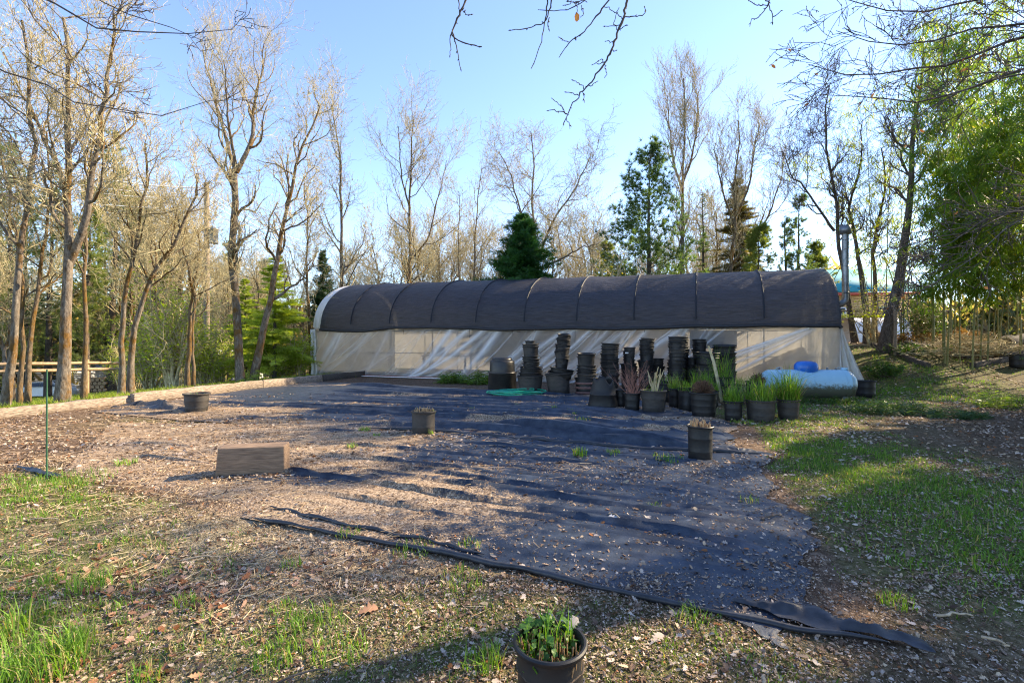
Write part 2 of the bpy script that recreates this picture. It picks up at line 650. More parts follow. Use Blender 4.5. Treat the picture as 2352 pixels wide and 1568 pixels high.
def cloth(name, label, Fc, Bc, nu, nv, seed, ridges, lift, dustf):
    rng = np.random.default_rng(seed)
    A, B = curve(Fc, nu), curve(Bc, nu)
    v = np.linspace(0, 1, nv) ** 0.85
    XY = A[None] * (1 - v[:, None, None]) + B[None] * v[:, None, None]
    X, Y = XY[..., 0], XY[..., 1]
    rag = np.clip((np.linspace(0, 1, nu)[None] - 0.86) / 0.14, 0, 1) ** 1.5
    X = X - 0.75 * rag * fbm(Y * 1.6, Y * 0 + seed, seed + 8) + 0.15 * rag * (fbm(Y * 9, Y * 0, seed + 2) - 0.5)
    X = X + 0.06 * (fbm(X * 1.7, Y * 1.7, seed) - 0.5) * (1 - v[:, None])
    u = np.linspace(0, 1, nu)[None]
    vv = v[:, None]
    Lv = np.linalg.norm(A - B, axis=1).mean()
    H = lift + 0.012 * (fbm(X * 1.2, Y * 1.2, seed + 3) - 0.3)
    for (v0, sl, u0, u1, h, w) in ridges:
        vc = v0 + sl * (u - 0.5) + 0.02 * (fbm(u * 7 + v0 * 31, u * 0 + seed, 2) - 0.5)
        m = sstep((u - u0) / 0.09) * sstep((u1 - u) / 0.12) * (0.5 + 0.9 * noise2(u * 9 + v0 * 17, u * 0, seed))
        H = H + 2.1 * h * m * np.exp(-(((vv - vc) * Lv / (w * 0.62)) ** 2))
    e = np.minimum(np.minimum(vv * Lv, (1 - vv) * Lv), np.minimum(u, 1 - u) * 8)
    H = H * (0.35 + 0.65 * sstep(e / 0.25)) + 0.012
    Z = gz(X, Y) + np.maximum(H, 0.008)
    if seed == 3:      # the left part of the front edge is buried under grit and straw
        Z = Z - 0.05 * sstep((0.40 - u) / 0.06) * sstep((0.10 - vv) / 0.08)
    i = np.arange(nv - 1)[:, None] * nu + np.arange(nu - 1)[None]
    q = np.stack([i, i + 1, i + nu + 1, i + nu], -1).reshape(-1, 4)
    dust = dustf(X, Y, u, vv)
    # grit settles in the hollows beside wrinkles, not on their crests
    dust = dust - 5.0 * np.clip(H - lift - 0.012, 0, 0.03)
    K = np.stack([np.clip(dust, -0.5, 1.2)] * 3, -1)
    mb = MB().add(np.stack([X, Y, Z], -1).reshape(-1, 3), q, col=K.reshape(-1, 3))
    root = empty(name, (0, 0, 0), label=label, cat='ground cloth')
    mb.build('woven_sheet', M['cloth'], root, smooth=True)
    return root, A, (X, Y, Z)


def hem(root, pts, r, seed, z0=0.02, wob=0.012):
    rng = np.random.default_rng(seed)
    n = 90
    c = curve(pts, n)
    c = c + np.stack([np.zeros(n), wob * (noise2(np.arange(n) * 0.22, np.zeros(n), seed) - 0.5) * 4], -1)
    z = gz(c[:, 0], c[:, 1]) + z0 + 0.02 * noise2(np.arange(n) * 0.15, np.ones(n), seed)
    R = r * (0.6 + 0.8 * noise2(np.arange(n) * 0.18, np.ones(n) * 3, seed + 1))
    R[:6] *= np.linspace(0.15, 1, 6)
    R[-6:] *= np.linspace(1, 0.15, 6)
    MB().tubes(np.concatenate([c, z[:, None]], 1), R, 8).build('rolled_hem', M['cloth_hem'], root, smooth=True)


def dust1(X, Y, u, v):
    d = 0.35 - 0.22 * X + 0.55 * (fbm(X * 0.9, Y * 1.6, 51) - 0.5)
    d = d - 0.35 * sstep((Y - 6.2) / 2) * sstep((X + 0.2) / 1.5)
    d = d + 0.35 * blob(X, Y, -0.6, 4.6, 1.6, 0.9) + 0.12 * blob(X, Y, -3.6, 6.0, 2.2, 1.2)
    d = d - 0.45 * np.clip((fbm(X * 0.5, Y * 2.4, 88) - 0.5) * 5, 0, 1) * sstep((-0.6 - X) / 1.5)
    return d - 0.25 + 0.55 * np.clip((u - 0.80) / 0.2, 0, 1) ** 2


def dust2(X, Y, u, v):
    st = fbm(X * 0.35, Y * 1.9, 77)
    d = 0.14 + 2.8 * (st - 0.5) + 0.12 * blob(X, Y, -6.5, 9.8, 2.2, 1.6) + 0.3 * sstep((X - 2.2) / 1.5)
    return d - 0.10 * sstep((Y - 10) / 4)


RID1 = [(0.17, -0.10, 0.42, 0.80, 0.020, 0.035), (0.27, -0.09, 0.34, 0.98, 0.026, 0.030), (0.36, -0.07, 0.40, 1.0, 0.022, 0.028),
        (0.41, -0.05, 0.52, 1.0, 0.018, 0.03), (0.48, -0.05, 0.25, 0.75, 0.020, 0.028), (0.55, -0.04, 0.48, 0.98, 0.018, 0.03),
        (0.63, -0.04, 0.30, 0.62, 0.020, 0.03), (0.70, -0.03, 0.18, 0.5, 0.018, 0.03), (0.78, -0.03, 0.55, 0.95, 0.02, 0.03),
        (0.32, 0.0, 0.05, 0.30, 0.018, 0.03), (0.52, 0.0, 0.02, 0.24, 0.02, 0.03), (0.86, 0.0, 0.12, 0.45, 0.02, 0.035), (0.22, -0.08, 0.6, 0.98, 0.016, 0.025)]
_r = np.random.default_rng(31)
for _k in range(26):
    _a = _r.uniform(0.1, 0.75)
    RID1.append((_r.uniform(0.08, 0.95), -0.06 + _r.normal() * 0.02, _a, _a + _r.uniform(0.15, 0.5), _r.uniform(0.008, 0.018), _r.uniform(0.016, 0.03)))
RID2 = [(0.05, 0.0, 0.45, 0.99, 0.05, 0.10), (0.13, 0.02, 0.62, 0.98, 0.06, 0.14), (0.20, 0.0, 0.30, 0.97, 0.035, 0.06), (0.27, -0.03, 0.20, 0.9, 0.04, 0.06),
        (0.34, 0.03, 0.40, 0.95, 0.05, 0.08), (0.42, 0.0, 0.22, 0.85, 0.035, 0.07), (0.50, 0.02, 0.25, 0.8, 0.04, 0.08), (0.57, 0.0, 0.3, 0.9, 0.04, 0.08),
        (0.66, 0.0, 0.15, 0.7, 0.05, 0.1), (0.78, -0.03, 0.2, 0.8, 0.05, 0.1), (0.88, 0.0, 0.1, 0.7, 0.05, 0.12), (0.10, 0.0, 0.02, 0.2, 0.07, 0.2)]
for _k in range(30):
    _a = _r.uniform(0.05, 0.7)
    RID2.append((_r.uniform(0.03, 0.95), _r.normal() * 0.02, _a, _a + _r.uniform(0.15, 0.5), _r.uniform(0.012, 0.03), _r.uniform(0.03, 0.06)))
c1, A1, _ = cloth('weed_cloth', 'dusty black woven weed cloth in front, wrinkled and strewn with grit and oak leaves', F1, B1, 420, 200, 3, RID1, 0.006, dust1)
hem(c1, [(-2.3, 4.27), (-1.07, 3.77), (0.35, 3.12), (1.15, 2.74), (1.9, 2.43)], 0.017, 4, 0.018)
hem(c1, [(-2.28, 4.55), (-1.35, 4.05), (-0.6, 3.72), (-0.2, 3.5)], 0.016, 9, 0.02)
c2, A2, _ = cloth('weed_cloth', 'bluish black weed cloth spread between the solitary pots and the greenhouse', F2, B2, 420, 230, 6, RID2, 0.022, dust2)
hem(c2, [(-2.55, 8.48), (-1.6, 8.30), (-0.93, 8.10), (0.2, 7.55), (1.3, 7.07), (2.6, 6.72), (3.4, 6.55)], 0.026, 7, 0.025, 0.02)


def scrap(label, pts, wid, seed, up=0.05):
    n = 60
    rng = np.random.default_rng(seed)
    c = curve(pts, n)
    t = unit(np.gradient(c, axis=0))
    nrm = np.stack([-t[:, 1], t[:, 0]], -1)
    k = 9
    s = np.linspace(-1, 1, k)
    prof = np.sin(np.linspace(0, math.pi, n)) ** 0.5
    w = wid * prof * (0.6 + 0.7 * noise2(np.arange(n) * 0.2, np.zeros(n), seed))
    XY = c[:, None] + nrm[:, None] * (s[None, :, None] * w[:, None, None])
    Z = gz(XY[..., 0], XY[..., 1]) + 0.03 + up * np.exp(-(s[None] * 1.6 + 0.6 * np.sin(np.arange(n)[:, None] * 0.2)) ** 2) * prof[:, None] * (0.4 + noise2(np.arange(n)[:, None] * 0.3, s[None] * 2, seed))
    i = np.arange(n - 1)[:, None] * k + np.arange(k - 1)[None]
    q = np.stack([i, i + k, i + k + 1, i + 1], -1).reshape(-1, 4)
    o = MB().add(np.concatenate([XY, Z[..., None]], -1).reshape(-1, 3), q, col=(-0.4, -0.4, -0.4)).build('cloth_scrap', M['cloth_hem'], None, smooth=True)
    tag(o, label, 'cloth scrap')


scrap('twisted black cloth strip trailing off the front corner of the weed cloth', [G(1680, 1385), G(1800, 1415), G(1950, 1450), G(2080, 1478), G(2150, 1512)], 0.08, 5, 0.05)
scrap('crumpled black cloth edge sticking out beside the dry-stem pot', [G(1630, 1040), G(1690, 1036), G(1740, 1042)], 0.15, 8, 0.03)
scrap('turned-up dark cloth flap beside the bucket near the timber edging', [G(255, 938), G(330, 932), G(390, 940), G(425, 950)], 0.28, 11, 0.16)
scrap('short black cloth strip half buried in the grass by the green stake', [G(40, 1075), G(90, 1088), G(140, 1100)], 0.05, 14, 0.03)
# ---------------------------------------------------------------- greenhouse
GA = np.array([-9.15, 22.6])
GB = np.array([10.14, 15.0])
GL = float(np.linalg.norm(GB - GA))
GE = (GB - GA) / GL
GN = np.array([-GE[1], GE[0]])
GN = GN if GN[1] > 0 else -GN
GW = 6.2


def gpt(u, w, z):
    """u metres along, w metres in from the front wall, z up"""
    u, w, z = np.broadcast_arrays(np.asarray(u, float), np.asarray(w, float), np.asarray(z, float))
    xy = GA + u[..., None] * GE + w[..., None] * GN
    return np.concatenate([xy, z[..., None]], -1)


def arch(a, u):
    """a 0..1 from front shoulder over the top to the back shoulder"""
    top = 4.42 - 0.32 * np.asarray(u) / GL
    th = np.asarray(a) * math.pi
    w = GW / 2 * (1 - np.sign(np.cos(th)) * np.abs(np.cos(th)) ** 1.0)
    z = 2.17 + (top - 2.17) * np.abs(np.sin(th)) ** 0.96
    return w, z


def film_material():
    m, nt, b = newmat('greenhouse_film')
    at = nd(nt, 'ShaderNodeAttribute', attribute_name='col')
    sp = nd(nt, 'ShaderNodeSeparateColor')
    nt.links.new(at.outputs['Color'], sp.inputs[0])
    b.inputs['Base Color'].default_value = (0.74, 0.74, 0.75, 1)
    b.inputs['Roughness'].default_value = 0.32
    n = noise_node(nt, 1.6, 5, 0.6)
    tl = nd(nt, 'ShaderNodeBsdfTranslucent')
    tr = nd(nt, 'ShaderNodeBsdfTransparent')
    r = ramp(nt, n.outputs[0], [(0.3, (0.64, 0.62, 0.57)), (0.7, (0.86, 0.845, 0.80))])
    nt.links.new(r.outputs[0], tl.inputs[0])
    tr.inputs[0].default_value = (0.95, 0.93, 0.88, 1)
    a = nd(nt, 'ShaderNodeMixShader')      # milky film: scattered against clear light
    f1 = nd(nt, 'ShaderNodeMapRange')
    f1.inputs['To Min'].default_value = 0.19
    f1.inputs['To Max'].default_value = 0.06
    nt.links.new(sp.outputs[0], f1.inputs[0])
    nt.links.new(f1.outputs[0], a.inputs[0])
    nt.links.new(tl.outputs[0], a.inputs[1])
    nt.links.new(tr.outputs[0], a.inputs[2])
    a2 = nd(nt, 'ShaderNodeMixShader')     # doubled film in a fold sends more light back
    f2 = nd(nt, 'ShaderNodeMapRange')
    f2.inputs['To Min'].default_value = 0.13
    f2.inputs['To Max'].default_value = 0.85
    nt.links.new(sp.outputs[0], f2.inputs[0])
    nt.links.new(f2.outputs[0], a2.inputs[0])
    nt.links.new(a.outputs[0], a2.inputs[1])
    nt.links.new(b.outputs[0], a2.inputs[2])
    nt.links.new(a2.outputs[0], nt.nodes['Material Output'].inputs[0])
    n2 = noise_node(nt, 9, 4, 0.6)
    bump(nt, b, n2.outputs[0], 0.35, 0.02)
    return m


def shade_material():
    m, nt, b = newmat('shade_cloth')
    tc = nd(nt, 'ShaderNodeTexCoord')
    mp = nd(nt, 'ShaderNodeMapping')
    mp.inputs['Rotation'].default_value = (0, 0, -math.atan2(GE[1], GE[0]))
    nt.links.new(tc.outputs['Object'], mp.inputs[0])
    n = nd(nt, 'ShaderNodeTexNoise')
    n.inputs['Scale'].default_value = 5
    n.inputs['Detail'].default_value = 6
    m2 = nd(nt, 'ShaderNodeMapping')
    m2.inputs['Scale'].default_value = (0.5, 6, 8)
    nt.links.new(mp.outputs[0], m2.inputs[0])
    nt.links.new(m2.outputs[0], n.inputs['Vector'])
    r = ramp(nt, n.outputs[0], [(0.3, (0.003, 0.003, 0.007)), (0.7, (0.034, 0.034, 0.046))])
    nt.links.new(r.outputs[0], b.inputs['Base Color'])
    b.inputs['Roughness'].default_value = 0.55
    b.inputs['Specular IOR Level'].default_value = 0.5
    nw = noise_node(nt, 1.7, 5, 0.7, stretch=(1, 1, 2.2))
    ah = nd(nt, 'ShaderNodeMath', operation='MULTIPLY_ADD')
    nt.links.new(nw.outputs[0], ah.inputs[0])
    ah.inputs[1].default_value = 3.0
    nt.links.new(n.outputs[0], ah.inputs[2])
    bump(nt, b, ah.outputs[0], 0.6, 0.045)
    tr = nd(nt, 'ShaderNodeBsdfTransparent')
    mx = nd(nt, 'ShaderNodeMixShader')
    mx.inputs[0].default_value = 0.08
    nt.links.new(b.outputs[0], mx.inputs[1])
    nt.links.new(tr.outputs[0], mx.inputs[2])
    nt.links.new(mx.outputs[0], nt.nodes['Material Output'].inputs[0])
    return m


M['film'] = film_material()
M['shade'] = shade_material()
M['galv'] = simple('galvanised_steel', (0.13, 0.14, 0.15), (0.27, 0.285, 0.30), 5, 0.42, 0.0, 0.7)
M['pvc'] = simple('white_plastic_pipe', (0.7, 0.7, 0.68), (0.85, 0.85, 0.84), 3, 0.4)
M['oldwood'] = simple('weathered_wood', (0.13, 0.10, 0.072), (0.33, 0.26, 0.19), 5, 0.9, 0.5, stretch=(1, 8, 8))
M['edgewood'] = simple('weathered_beam', (0.085, 0.060, 0.042), (0.38, 0.30, 0.225), 4, 0.9, 0.8, stretch=(7, 1.2, 9), lo=0.3, hi=0.68, detail=7, bdist=0.03)
M['darkwood'] = simple('rotted_wood', (0.035, 0.027, 0.022), (0.10, 0.08, 0.062), 5, 0.95, 0.6, stretch=(1, 7, 7))

gh = empty('greenhouse', (0, 0, 0), label='long arched greenhouse with black shade cloth over milky plastic walls', cat='greenhouse')


def sheet(U, Wd, Zs, mat, name, parent, col=None, smooth=True):
    V = gpt(U, Wd, Zs)
    a, b = V.shape[:2]
    i = np.arange(a - 1)[:, None] * b + np.arange(b - 1)[None]
    q = np.stack([i, i + 1, i + b + 1, i + b], -1).reshape(-1, 4)
    K = np.zeros((a * b, 3)) if col is None else np.stack([col.ravel()] * 3, -1)
    return MB().add(V.reshape(-1, 3), q, col=K).build(name, mat, parent, smooth=smooth)


def front_film():
    nu, nz = 900, 90
    u = np.linspace(-0.05, GL + 0.02, nu)[None]
    s = np.linspace(0, 1, nz)[:, None]
    fold = np.zeros((nz, nu))
    rng = np.random.default_rng(12)
    # slanted drag folds run from low on the left to high on the right, flattening towards the ground
    spec = []
    for k in range(64):
        spec.append((rng.uniform(-1.0, GL * 0.62), rng.uniform(1.4, 4.2), rng.uniform(0.15, 0.75), rng.uniform(0.02, 0.045) * (1 + 3 * (rng.random() < 0.3))))
    for k in range(12):
        spec.append((GL - 6.6 + rng.uniform(-0.6, 3.6), None, rng.uniform(0.5, 1.0), rng.uniform(0.03, 0.09)))
    for k in range(8):
        spec.append((rng.uniform(GL * 0.55, GL * 0.8), rng.uniform(1.5, 3.5), rng.uniform(0.2, 0.5), rng.uniform(0.03, 0.07)))
    for (u0, run, amp, wd) in spec:
        if run is None:      # right end: gathered up to the last hoop
            uc = u0 + (GL - 0.25 - u0) * s ** 0.85
        else:
            uc = u0 + run * s ** (0.55 + 0.4 * noise2(np.array([[u0 * 3]]), np.array([[0.0]]), 3))
        uc = uc + 0.05 * (noise2(s * 5 + u0, s * 0, 8) - 0.5)
        m = 0.35 + 0.9 * noise2(s * 2.2 + u0 * 5, s * 0 + u0, 4)
        fold = np.maximum(fold, amp * m * np.exp(-((u - uc) / wd) ** 2))
    # shirring right under the cloth hem
    fold = np.maximum(fold, 0.45 * sstep((s - 0.955) / 0.03) * np.ones_like(u))
    belly = 0.16 * (1 - s) ** 1.5 * sstep((u) / 1.0)
    w = -0.035 - 0.07 * fold - belly * (0.3 + 0.7 * fbm(u * 0.9, s * 2, 5)) - 0.03 * fbm(u * 3 - s * 4, s * 2, 7)
    # flares out at the right-hand end
    fl = sstep((u - (GL - 1.3)) / 1.3)
    z = s * 2.20 + 0 * u
    uu = u + 0 * s + 0.0 * fl
    z0 = 0.0
    return sheet(uu, w, z + z0, M['film'], 'side_film', gh, np.clip(fold, 0, 1))


front_film()


def end_flare():
    """loose end of the side film pulled out past the last hoop"""
    nu, nz = 26, 60
    t = np.linspace(0, 1, nu)[None]
    s = np.linspace(0, 1, nz)[:, None]
    reach = 0.85 * (1 - s) ** 1.15 + 0.02
    u = GL + t * reach
    fold = 0.5 * np.clip(np.sin(t * 17 + s * 1.5) * 0.5 + 0.3, 0, 1)
    w = -0.06 - 0.06 * np.sin(t * 17 + s * 1.5) + 0.25 * t * (1 - s)
    sheet(u, w, s * 2.22, M['film'], 'end_flap', gh, fold + 0.2)


end_flare()
# film over the arch, the back wall and both ends
nA = 40
au = np.linspace(0, GL, 60)[None]
aa = np.linspace(0, 1, nA)[:, None]
w_, z_ = arch(aa + 0 * au, au + 0 * aa)
sheet(au + 0 * aa, w_, z_, M['film'], 'roof_film', gh)
bz = np.linspace(0, 1, 14)[:, None]
sheet(au + 0 * bz, GW + 0.03 * np.sin(au * 3) + 0 * bz, bz * 2.09 + 0 * au, M['film'], 'back_film', gh)
for (uu, nm) in ((0.0, 'end_film'), (GL, 'end_film')):
    t = np.linspace(0, 1, 30)[:, None]
    k = np.linspace(0, 1, 12)[None]
    ww, zz = arch(t + 0 * k, uu)
    bot = np.where(zz > 2.08, 0, 0)
    sgn = -1 if uu == 0 else 1
    sheet(uu + sgn * 0.06 * np.sin(t * 9) * (1 - k) + 0 * t, ww + 0 * k, zz * k, M['film'], nm, gh, 0.25 + 0 * zz * k)
# white gathered film and hoop edge showing past the cloth on the left
t = np.linspace(0, 0.62, 50)[:, None]
k = np.linspace(-0.14, 0.5, 10)[None]
ww, zz = arch(t + 0 * k, 0)
sheet(k + 0 * t, ww - 0.045 - 0.03 * np.sin(k * 22 + t * 6), zz + 0.035 + 0.0 * k, M['film'], 'gathered_edge', gh, 0.9 + 0 * (k + t))
zz2 = np.linspace(0, 2.12, 40)[:, None]
kk = np.linspace(-0.28, 0.12, 12)[None]
sheet(kk - 0.10 * (1 - zz2 / 2.1) * (kk < 0) + 0.03 * np.sin(zz2 * 5), -0.05 - 0.05 * np.sin(kk * 30 + zz2 * 2) + 0.15 * np.clip(-kk, 0, 1), zz2 + 0 * kk, M['film'], 'gathered_edge', gh, 0.85 + 0 * (kk + zz2))
# hoops, posts and rails
NB = 10
for i in range(NB + 1):
    u = GL * i / NB
    t = np.linspace(0, 1, 30)
    w, z = arch(t, u)
    w = 0.04 + w * (GW - 0.08) / GW
    pts = np.vstack([gpt(u, 0.04, 0.0)[None], gpt(u, w, z - 0.05), gpt(u, GW - 0.04, 0.0)[None]])
    MB().tubes(pts, 0.024, 8).build('hoop', M['galv'], gh, smooth=True)
for (w, z, r) in ((0.03, 2.02, 0.03), (0.05, 1.05, 0.014), (GW - 0.05, 2.02, 0.03), (GW / 2, 4.05, 0.024)):
    zz = z if z < 4 else None
    pts = np.array([gpt(u, w, (z if zz else 4.34 - 0.32 * u / GL)) for u in np.linspace(0.02, GL - 0.02, 12)])
    MB().tubes(pts, r, 8).build('rail', M['galv'], gh, smooth=True)
MB().tubes(np.array([gpt(2.0, -0.30, 0.05), gpt(5.0, -0.33, 0.05), gpt(8.4, -0.36, 0.055)]), 0.035, 8, cap=True).build('base_pipe', simple('rusty_pipe', (0.16, 0.05, 0.03), (0.30, 0.11, 0.07), 8, 0.8), gh, smooth=True)
MB().tubes(np.array([gpt(0.9, -0.36, 0.045), gpt(4.0, -0.43, 0.045), gpt(9.3, -0.47, 0.045)]), 0.018, 8, cap=True).build('base_pipe', M['pvc'], gh, smooth=True)
mb = MB()
for u0 in np.linspace(0, GL - 2.0, 10):
    mb.box(gpt(u0 + 0.97, 0.02, 0.11), (1.92, 0.04, 0.24), math.atan2(GE[1], GE[0]))
mb.build('baseboard', M['oldwood'], gh)


def shade_cloth():
    nu, na = 520, 70
    u = np.linspace(0.34, GL + 0.04, nu)[None]
    a = np.linspace(-0.012, 1.0, na)[:, None]
    fr = (u / (GL / NB)) % 1.0
    sag = np.sin(fr * math.pi) ** 0.7
    w, z = arch(np.clip(a, 0, 1) + 0 * u, u + 0 * a)
    th = np.clip(a, 0, 1) * math.pi
    nw, nz_ = -np.cos(th), np.sin(th)
    off = 0.10 - 0.035 * sag * np.sin(th) ** 0.8 + 0.016 * (fbm(u * 2.2, a * 12, 4) - 0.5) * 2
    off = off + 0.012 * np.exp(-((np.minimum(fr, 1 - fr) * GL / NB) / 0.05) ** 2)
    # hem hangs a little below the shoulder and scallops between its ties
    drop = (0.0 + 0.16 * noise2(u * 0.42, u * 0, 15) + 0.02 * sag) * np.clip(1 - a / 0.05, 0, 1)
    w = w + nw * off
    z = z + nz_ * off - drop
    w = np.where(a < 0.03, np.minimum(w, -0.12 - 0.02 * sag), w)
    # right end tucks down over the last hoop
    end = sstep((u - GL + 0.02) / 0.09)
    z = z - 0.10 * end
    r = sheet(u + 0 * a, w, z, M['shade'], 'shade_cloth', gh)
    V = gpt(u[0], w[0] - 0.012, z[0])
    MB().tubes(V, 0.058, 7).build('cloth_hem', simple('shade_cloth_hem', (0.008, 0.008, 0.010), (0.018, 0.018, 0.022), 9, 0.6), gh, smooth=True)
    mb = MB()
    for i in range(1, NB):
        uu = GL * i / NB
        an = np.linspace(0.02, 0.98, 40)
        ww, zz = arch(an, uu)
        t2 = an * math.pi
        mb2 = MB().tubes(gpt(uu, ww - np.cos(t2) * 0.112, zz + np.sin(t2) * 0.112), 0.030, 5)
        mb2.build('seam', simple('seam_webbing', (0.004, 0.005, 0.010), (0.010, 0.012, 0.02), 6, 0.7) if 'seam' not in M else M['seam'], gh, smooth=True)
    for uu, ln in ((8.05, 0.35), (4.9, 0.22), (9.9, 0.28), (12.4, 0.55), (14.9, 0.18)):
        p0 = gpt(uu, -0.16, 2.05)
        pts = np.array([p0, p0 + [0.01, 0, -ln * 0.5], p0 + [0.0, 0, -ln]])
        MB().tubes(pts, 0.008, 5).build('tie_cord', M['twig_dark'], gh)
    return r


shade_cloth()

# things inside, seen through the film
M['inside_dark'] = simple('dark_plastic', (0.03, 0.03, 0.035), (0.07, 0.07, 0.08), 4, 0.6)


def inside_bench(u, label):
    z = 0.0
    rz = math.atan2(GE[1], GE[0])
    root = empty('potting_bench', gpt(u, 4.2, 0), rz, label, 'bench', 'benches inside the greenhouse')
    MB().box((0, 0, 0.82), (2.6, 0.8, 0.05)).build('bench_top', M['oldwood'], root)
    for sx in (-1.2, 1.2):
        for sy in (-0.32, 0.32):
            MB().box((sx, sy, 0.395), (0.07, 0.07, 0.79)).build('leg', M['oldwood'], root)


inside_bench(4.6, 'wooden bench dimly seen behind the film towards the left end of the greenhouse')
inside_bench(8.6, 'wooden bench dimly seen behind the film near the middle of the greenhouse')
for (u, z, s, lab) in ((3.3, 0.845, (0.35, 0.3, 0.42), 'dark crate on the left bench behind the greenhouse film'),
                       (8.2, 0.845, (0.5, 0.35, 0.38), 'dark crate on the middle bench behind the greenhouse film')):
    p = gpt(u if u > 4 else 4.2, 4.2, z)
    mb = MB()
    rz = math.atan2(GE[1], GE[0])
    sx, sy, sz = s
    for dx, dy, bx, by in ((0, -sy / 2, sx, 0.02), (0, sy / 2, sx, 0.02), (-sx / 2 + 0.01, 0, 0.02, sy - 0.04), (sx / 2 - 0.01, 0, 0.02, sy - 0.04)):
        mb.box((dx, dy, sz / 2), (bx, by, sz))
    mb.box((0, 0, 0.012), (sx - 0.05, sy - 0.05, 0.02))
    o = mb.build('crate', M['inside_dark'], None)
    o.location = [float(q) for q in p]
    o.rotation_euler = (0, 0, rz)
    tag(o, lab, 'crate')
hz = empty('wood_stove', gpt(GL - 3.6, 0.75, 0), math.atan2(GE[1], GE[0]), 'dark boxy heater hung behind the film above the tank', 'heater')
MB().box((0, 0, 1.62), (1.5, 0.8, 0.62)).build('heater_body', M['inside_dark'], hz)
for sx in (-0.6, 0.6):
    MB().box((sx, 0, 0.655), (0.06, 0.5, 1.3)).build('leg', M['inside_dark'], hz)
MB().tubes(np.array([(0.74, 0, 1.75), (1.3, 0, 2.0), (2.0, -0.3, 2.5)]), 0.05, 8).build('duct', M['inside_dark'], hz)

# stove pipe at the right end
sp_ = empty('stove_pipe', P(1941, 690, 17.0), 0, 'tall galvanised stove pipe with a drum cap at the right end of the greenhouse', 'stove pipe')
b0 = P(1941, 690, 17.0)


def rel(p):
    return np.asarray(p) - b0


r_ = 0.105
pipe = np.array([[0, 0, 0.05], [0, 0, 1.0], [0, 0, 2.0], [0, 0, 2.42]])
MB().tubes(pipe, r_, 20).build('pipe', M['galv'], sp_, smooth=True)
th = np.linspace(0, 1, 9)
elb = np.stack([-0.24 * (1 - np.cos(th * math.pi / 2)), 0 * th, 0.10 - 0.24 * np.sin(th * math.pi / 2)], -1)
elb = np.vstack([[[0, 0, 0.12]], elb, [[-0.75, 0.05, -0.15]]])
MB().tubes(elb, r_ + 0.006, 20).build('elbow', M['galv'], sp_, smooth=True)
MB().lathe([(0.11, 2.33), (0.175, 2.33), (0.175, 2.62), (0.165, 2.62), (0.10, 2.60), (0.001, 2.60)], 24).build('cap', M['galv'], sp_, smooth=False)
for zc in (0.28, 1.2):
    MB().lathe([(r_ + 0.001, zc - 0.02), (r_ + 0.008, zc - 0.02), (r_ + 0.008, zc + 0.02), (r_ + 0.001, zc + 0.02)], 20).build('band', M['galv'], sp_)
for q in ((1893, 640), (1902, 668)):
    MB().tubes(np.array([[-0.1, 0, 1.3], rel(P(q[0], q[1], 17.2))]), 0.012, 5).build('guy_wire', M['twig_dark'], sp_)

# ---------------------------------------------------------------- pots


def pot_plastic(name, c1, c2, rough=0.42, scr=0.25):
    m, nt, b = newmat(name)
    n = noise_node(nt, 4.0, 6, 0.7, stretch=(1, 1, 2.5))
    r = ramp(nt, n.outputs[0], [(0.35, c1), (0.62, c2), (0.8, tuple(min(1, t * 1.8 + 0.008) for t in c2))])
    nt.links.new(r.outputs[0], b.inputs['Base Color'])
    rr = ramp(nt, n.outputs[0], [(0.3, rough), (0.75, rough + scr)])
    nt.links.new(rr.outputs[0], b.inputs['Roughness'])
    b.inputs['Specular IOR Level'].default_value = 0.45
    n2 = noise_node(nt, 30, 3)
    bump(nt, b, n2.outputs[0], 0.12, 0.004)
    return m


M['pot'] = pot_plastic('black_nursery_plastic', (0.005, 0.005, 0.006), (0.012, 0.0115, 0.0115), 0.46, 0.2)
M['pot_dusty'] = pot_plastic('dusty_black_plastic', (0.016, 0.015, 0.014), (0.055, 0.047, 0.040), 0.55)
M['pot_band'] = simple('faded_red_band', (0.10, 0.05, 0.042), (0.17, 0.085, 0.072), 12, 0.7)
M['soil'] = simple('potting_soil', (0.022, 0.015, 0.011), (0.10, 0.072, 0.050), 30, 0.95, 0.8)
POTM = {}


def pot_prof(D, H, ribs=2, taper=0.80, lip=0.022):
    R = D / 2
    r0 = R * taper
    k = min(1.0, D / 0.5)
    lip *= 0.6 + 0.5 * k
    hl = 0.024 * (0.5 + 0.7 * k)
    pr = [(0.001, 0.004), (r0 * 0.96, 0.0), (r0, 0.012)]
    zs = np.linspace(0.06, H - hl - 0.02, ribs + 1)[:-1] + 0.5 * (H - hl) / (ribs + 2)
    f = lambda z: r0 + (R - lip - r0) * z / H
    for z in zs:
        pr += [(f(z - 0.018), z - 0.018), (f(z) + 0.003, z - 0.006), (f(z) + 0.003, z + 0.006), (f(z + 0.018), z + 0.018)]
    pr += [(f(H - hl - 0.004), H - hl - 0.004), (R - 0.003, H - hl), (R, H - hl + 0.006), (R, H - 0.006), (R - 0.006, H), (R - lip * 0.7, H), (R - lip - 0.004, H - 0.012)]
    pr += [(r0 - 0.008, 0.03), (0.001, 0.028)]
    return pr


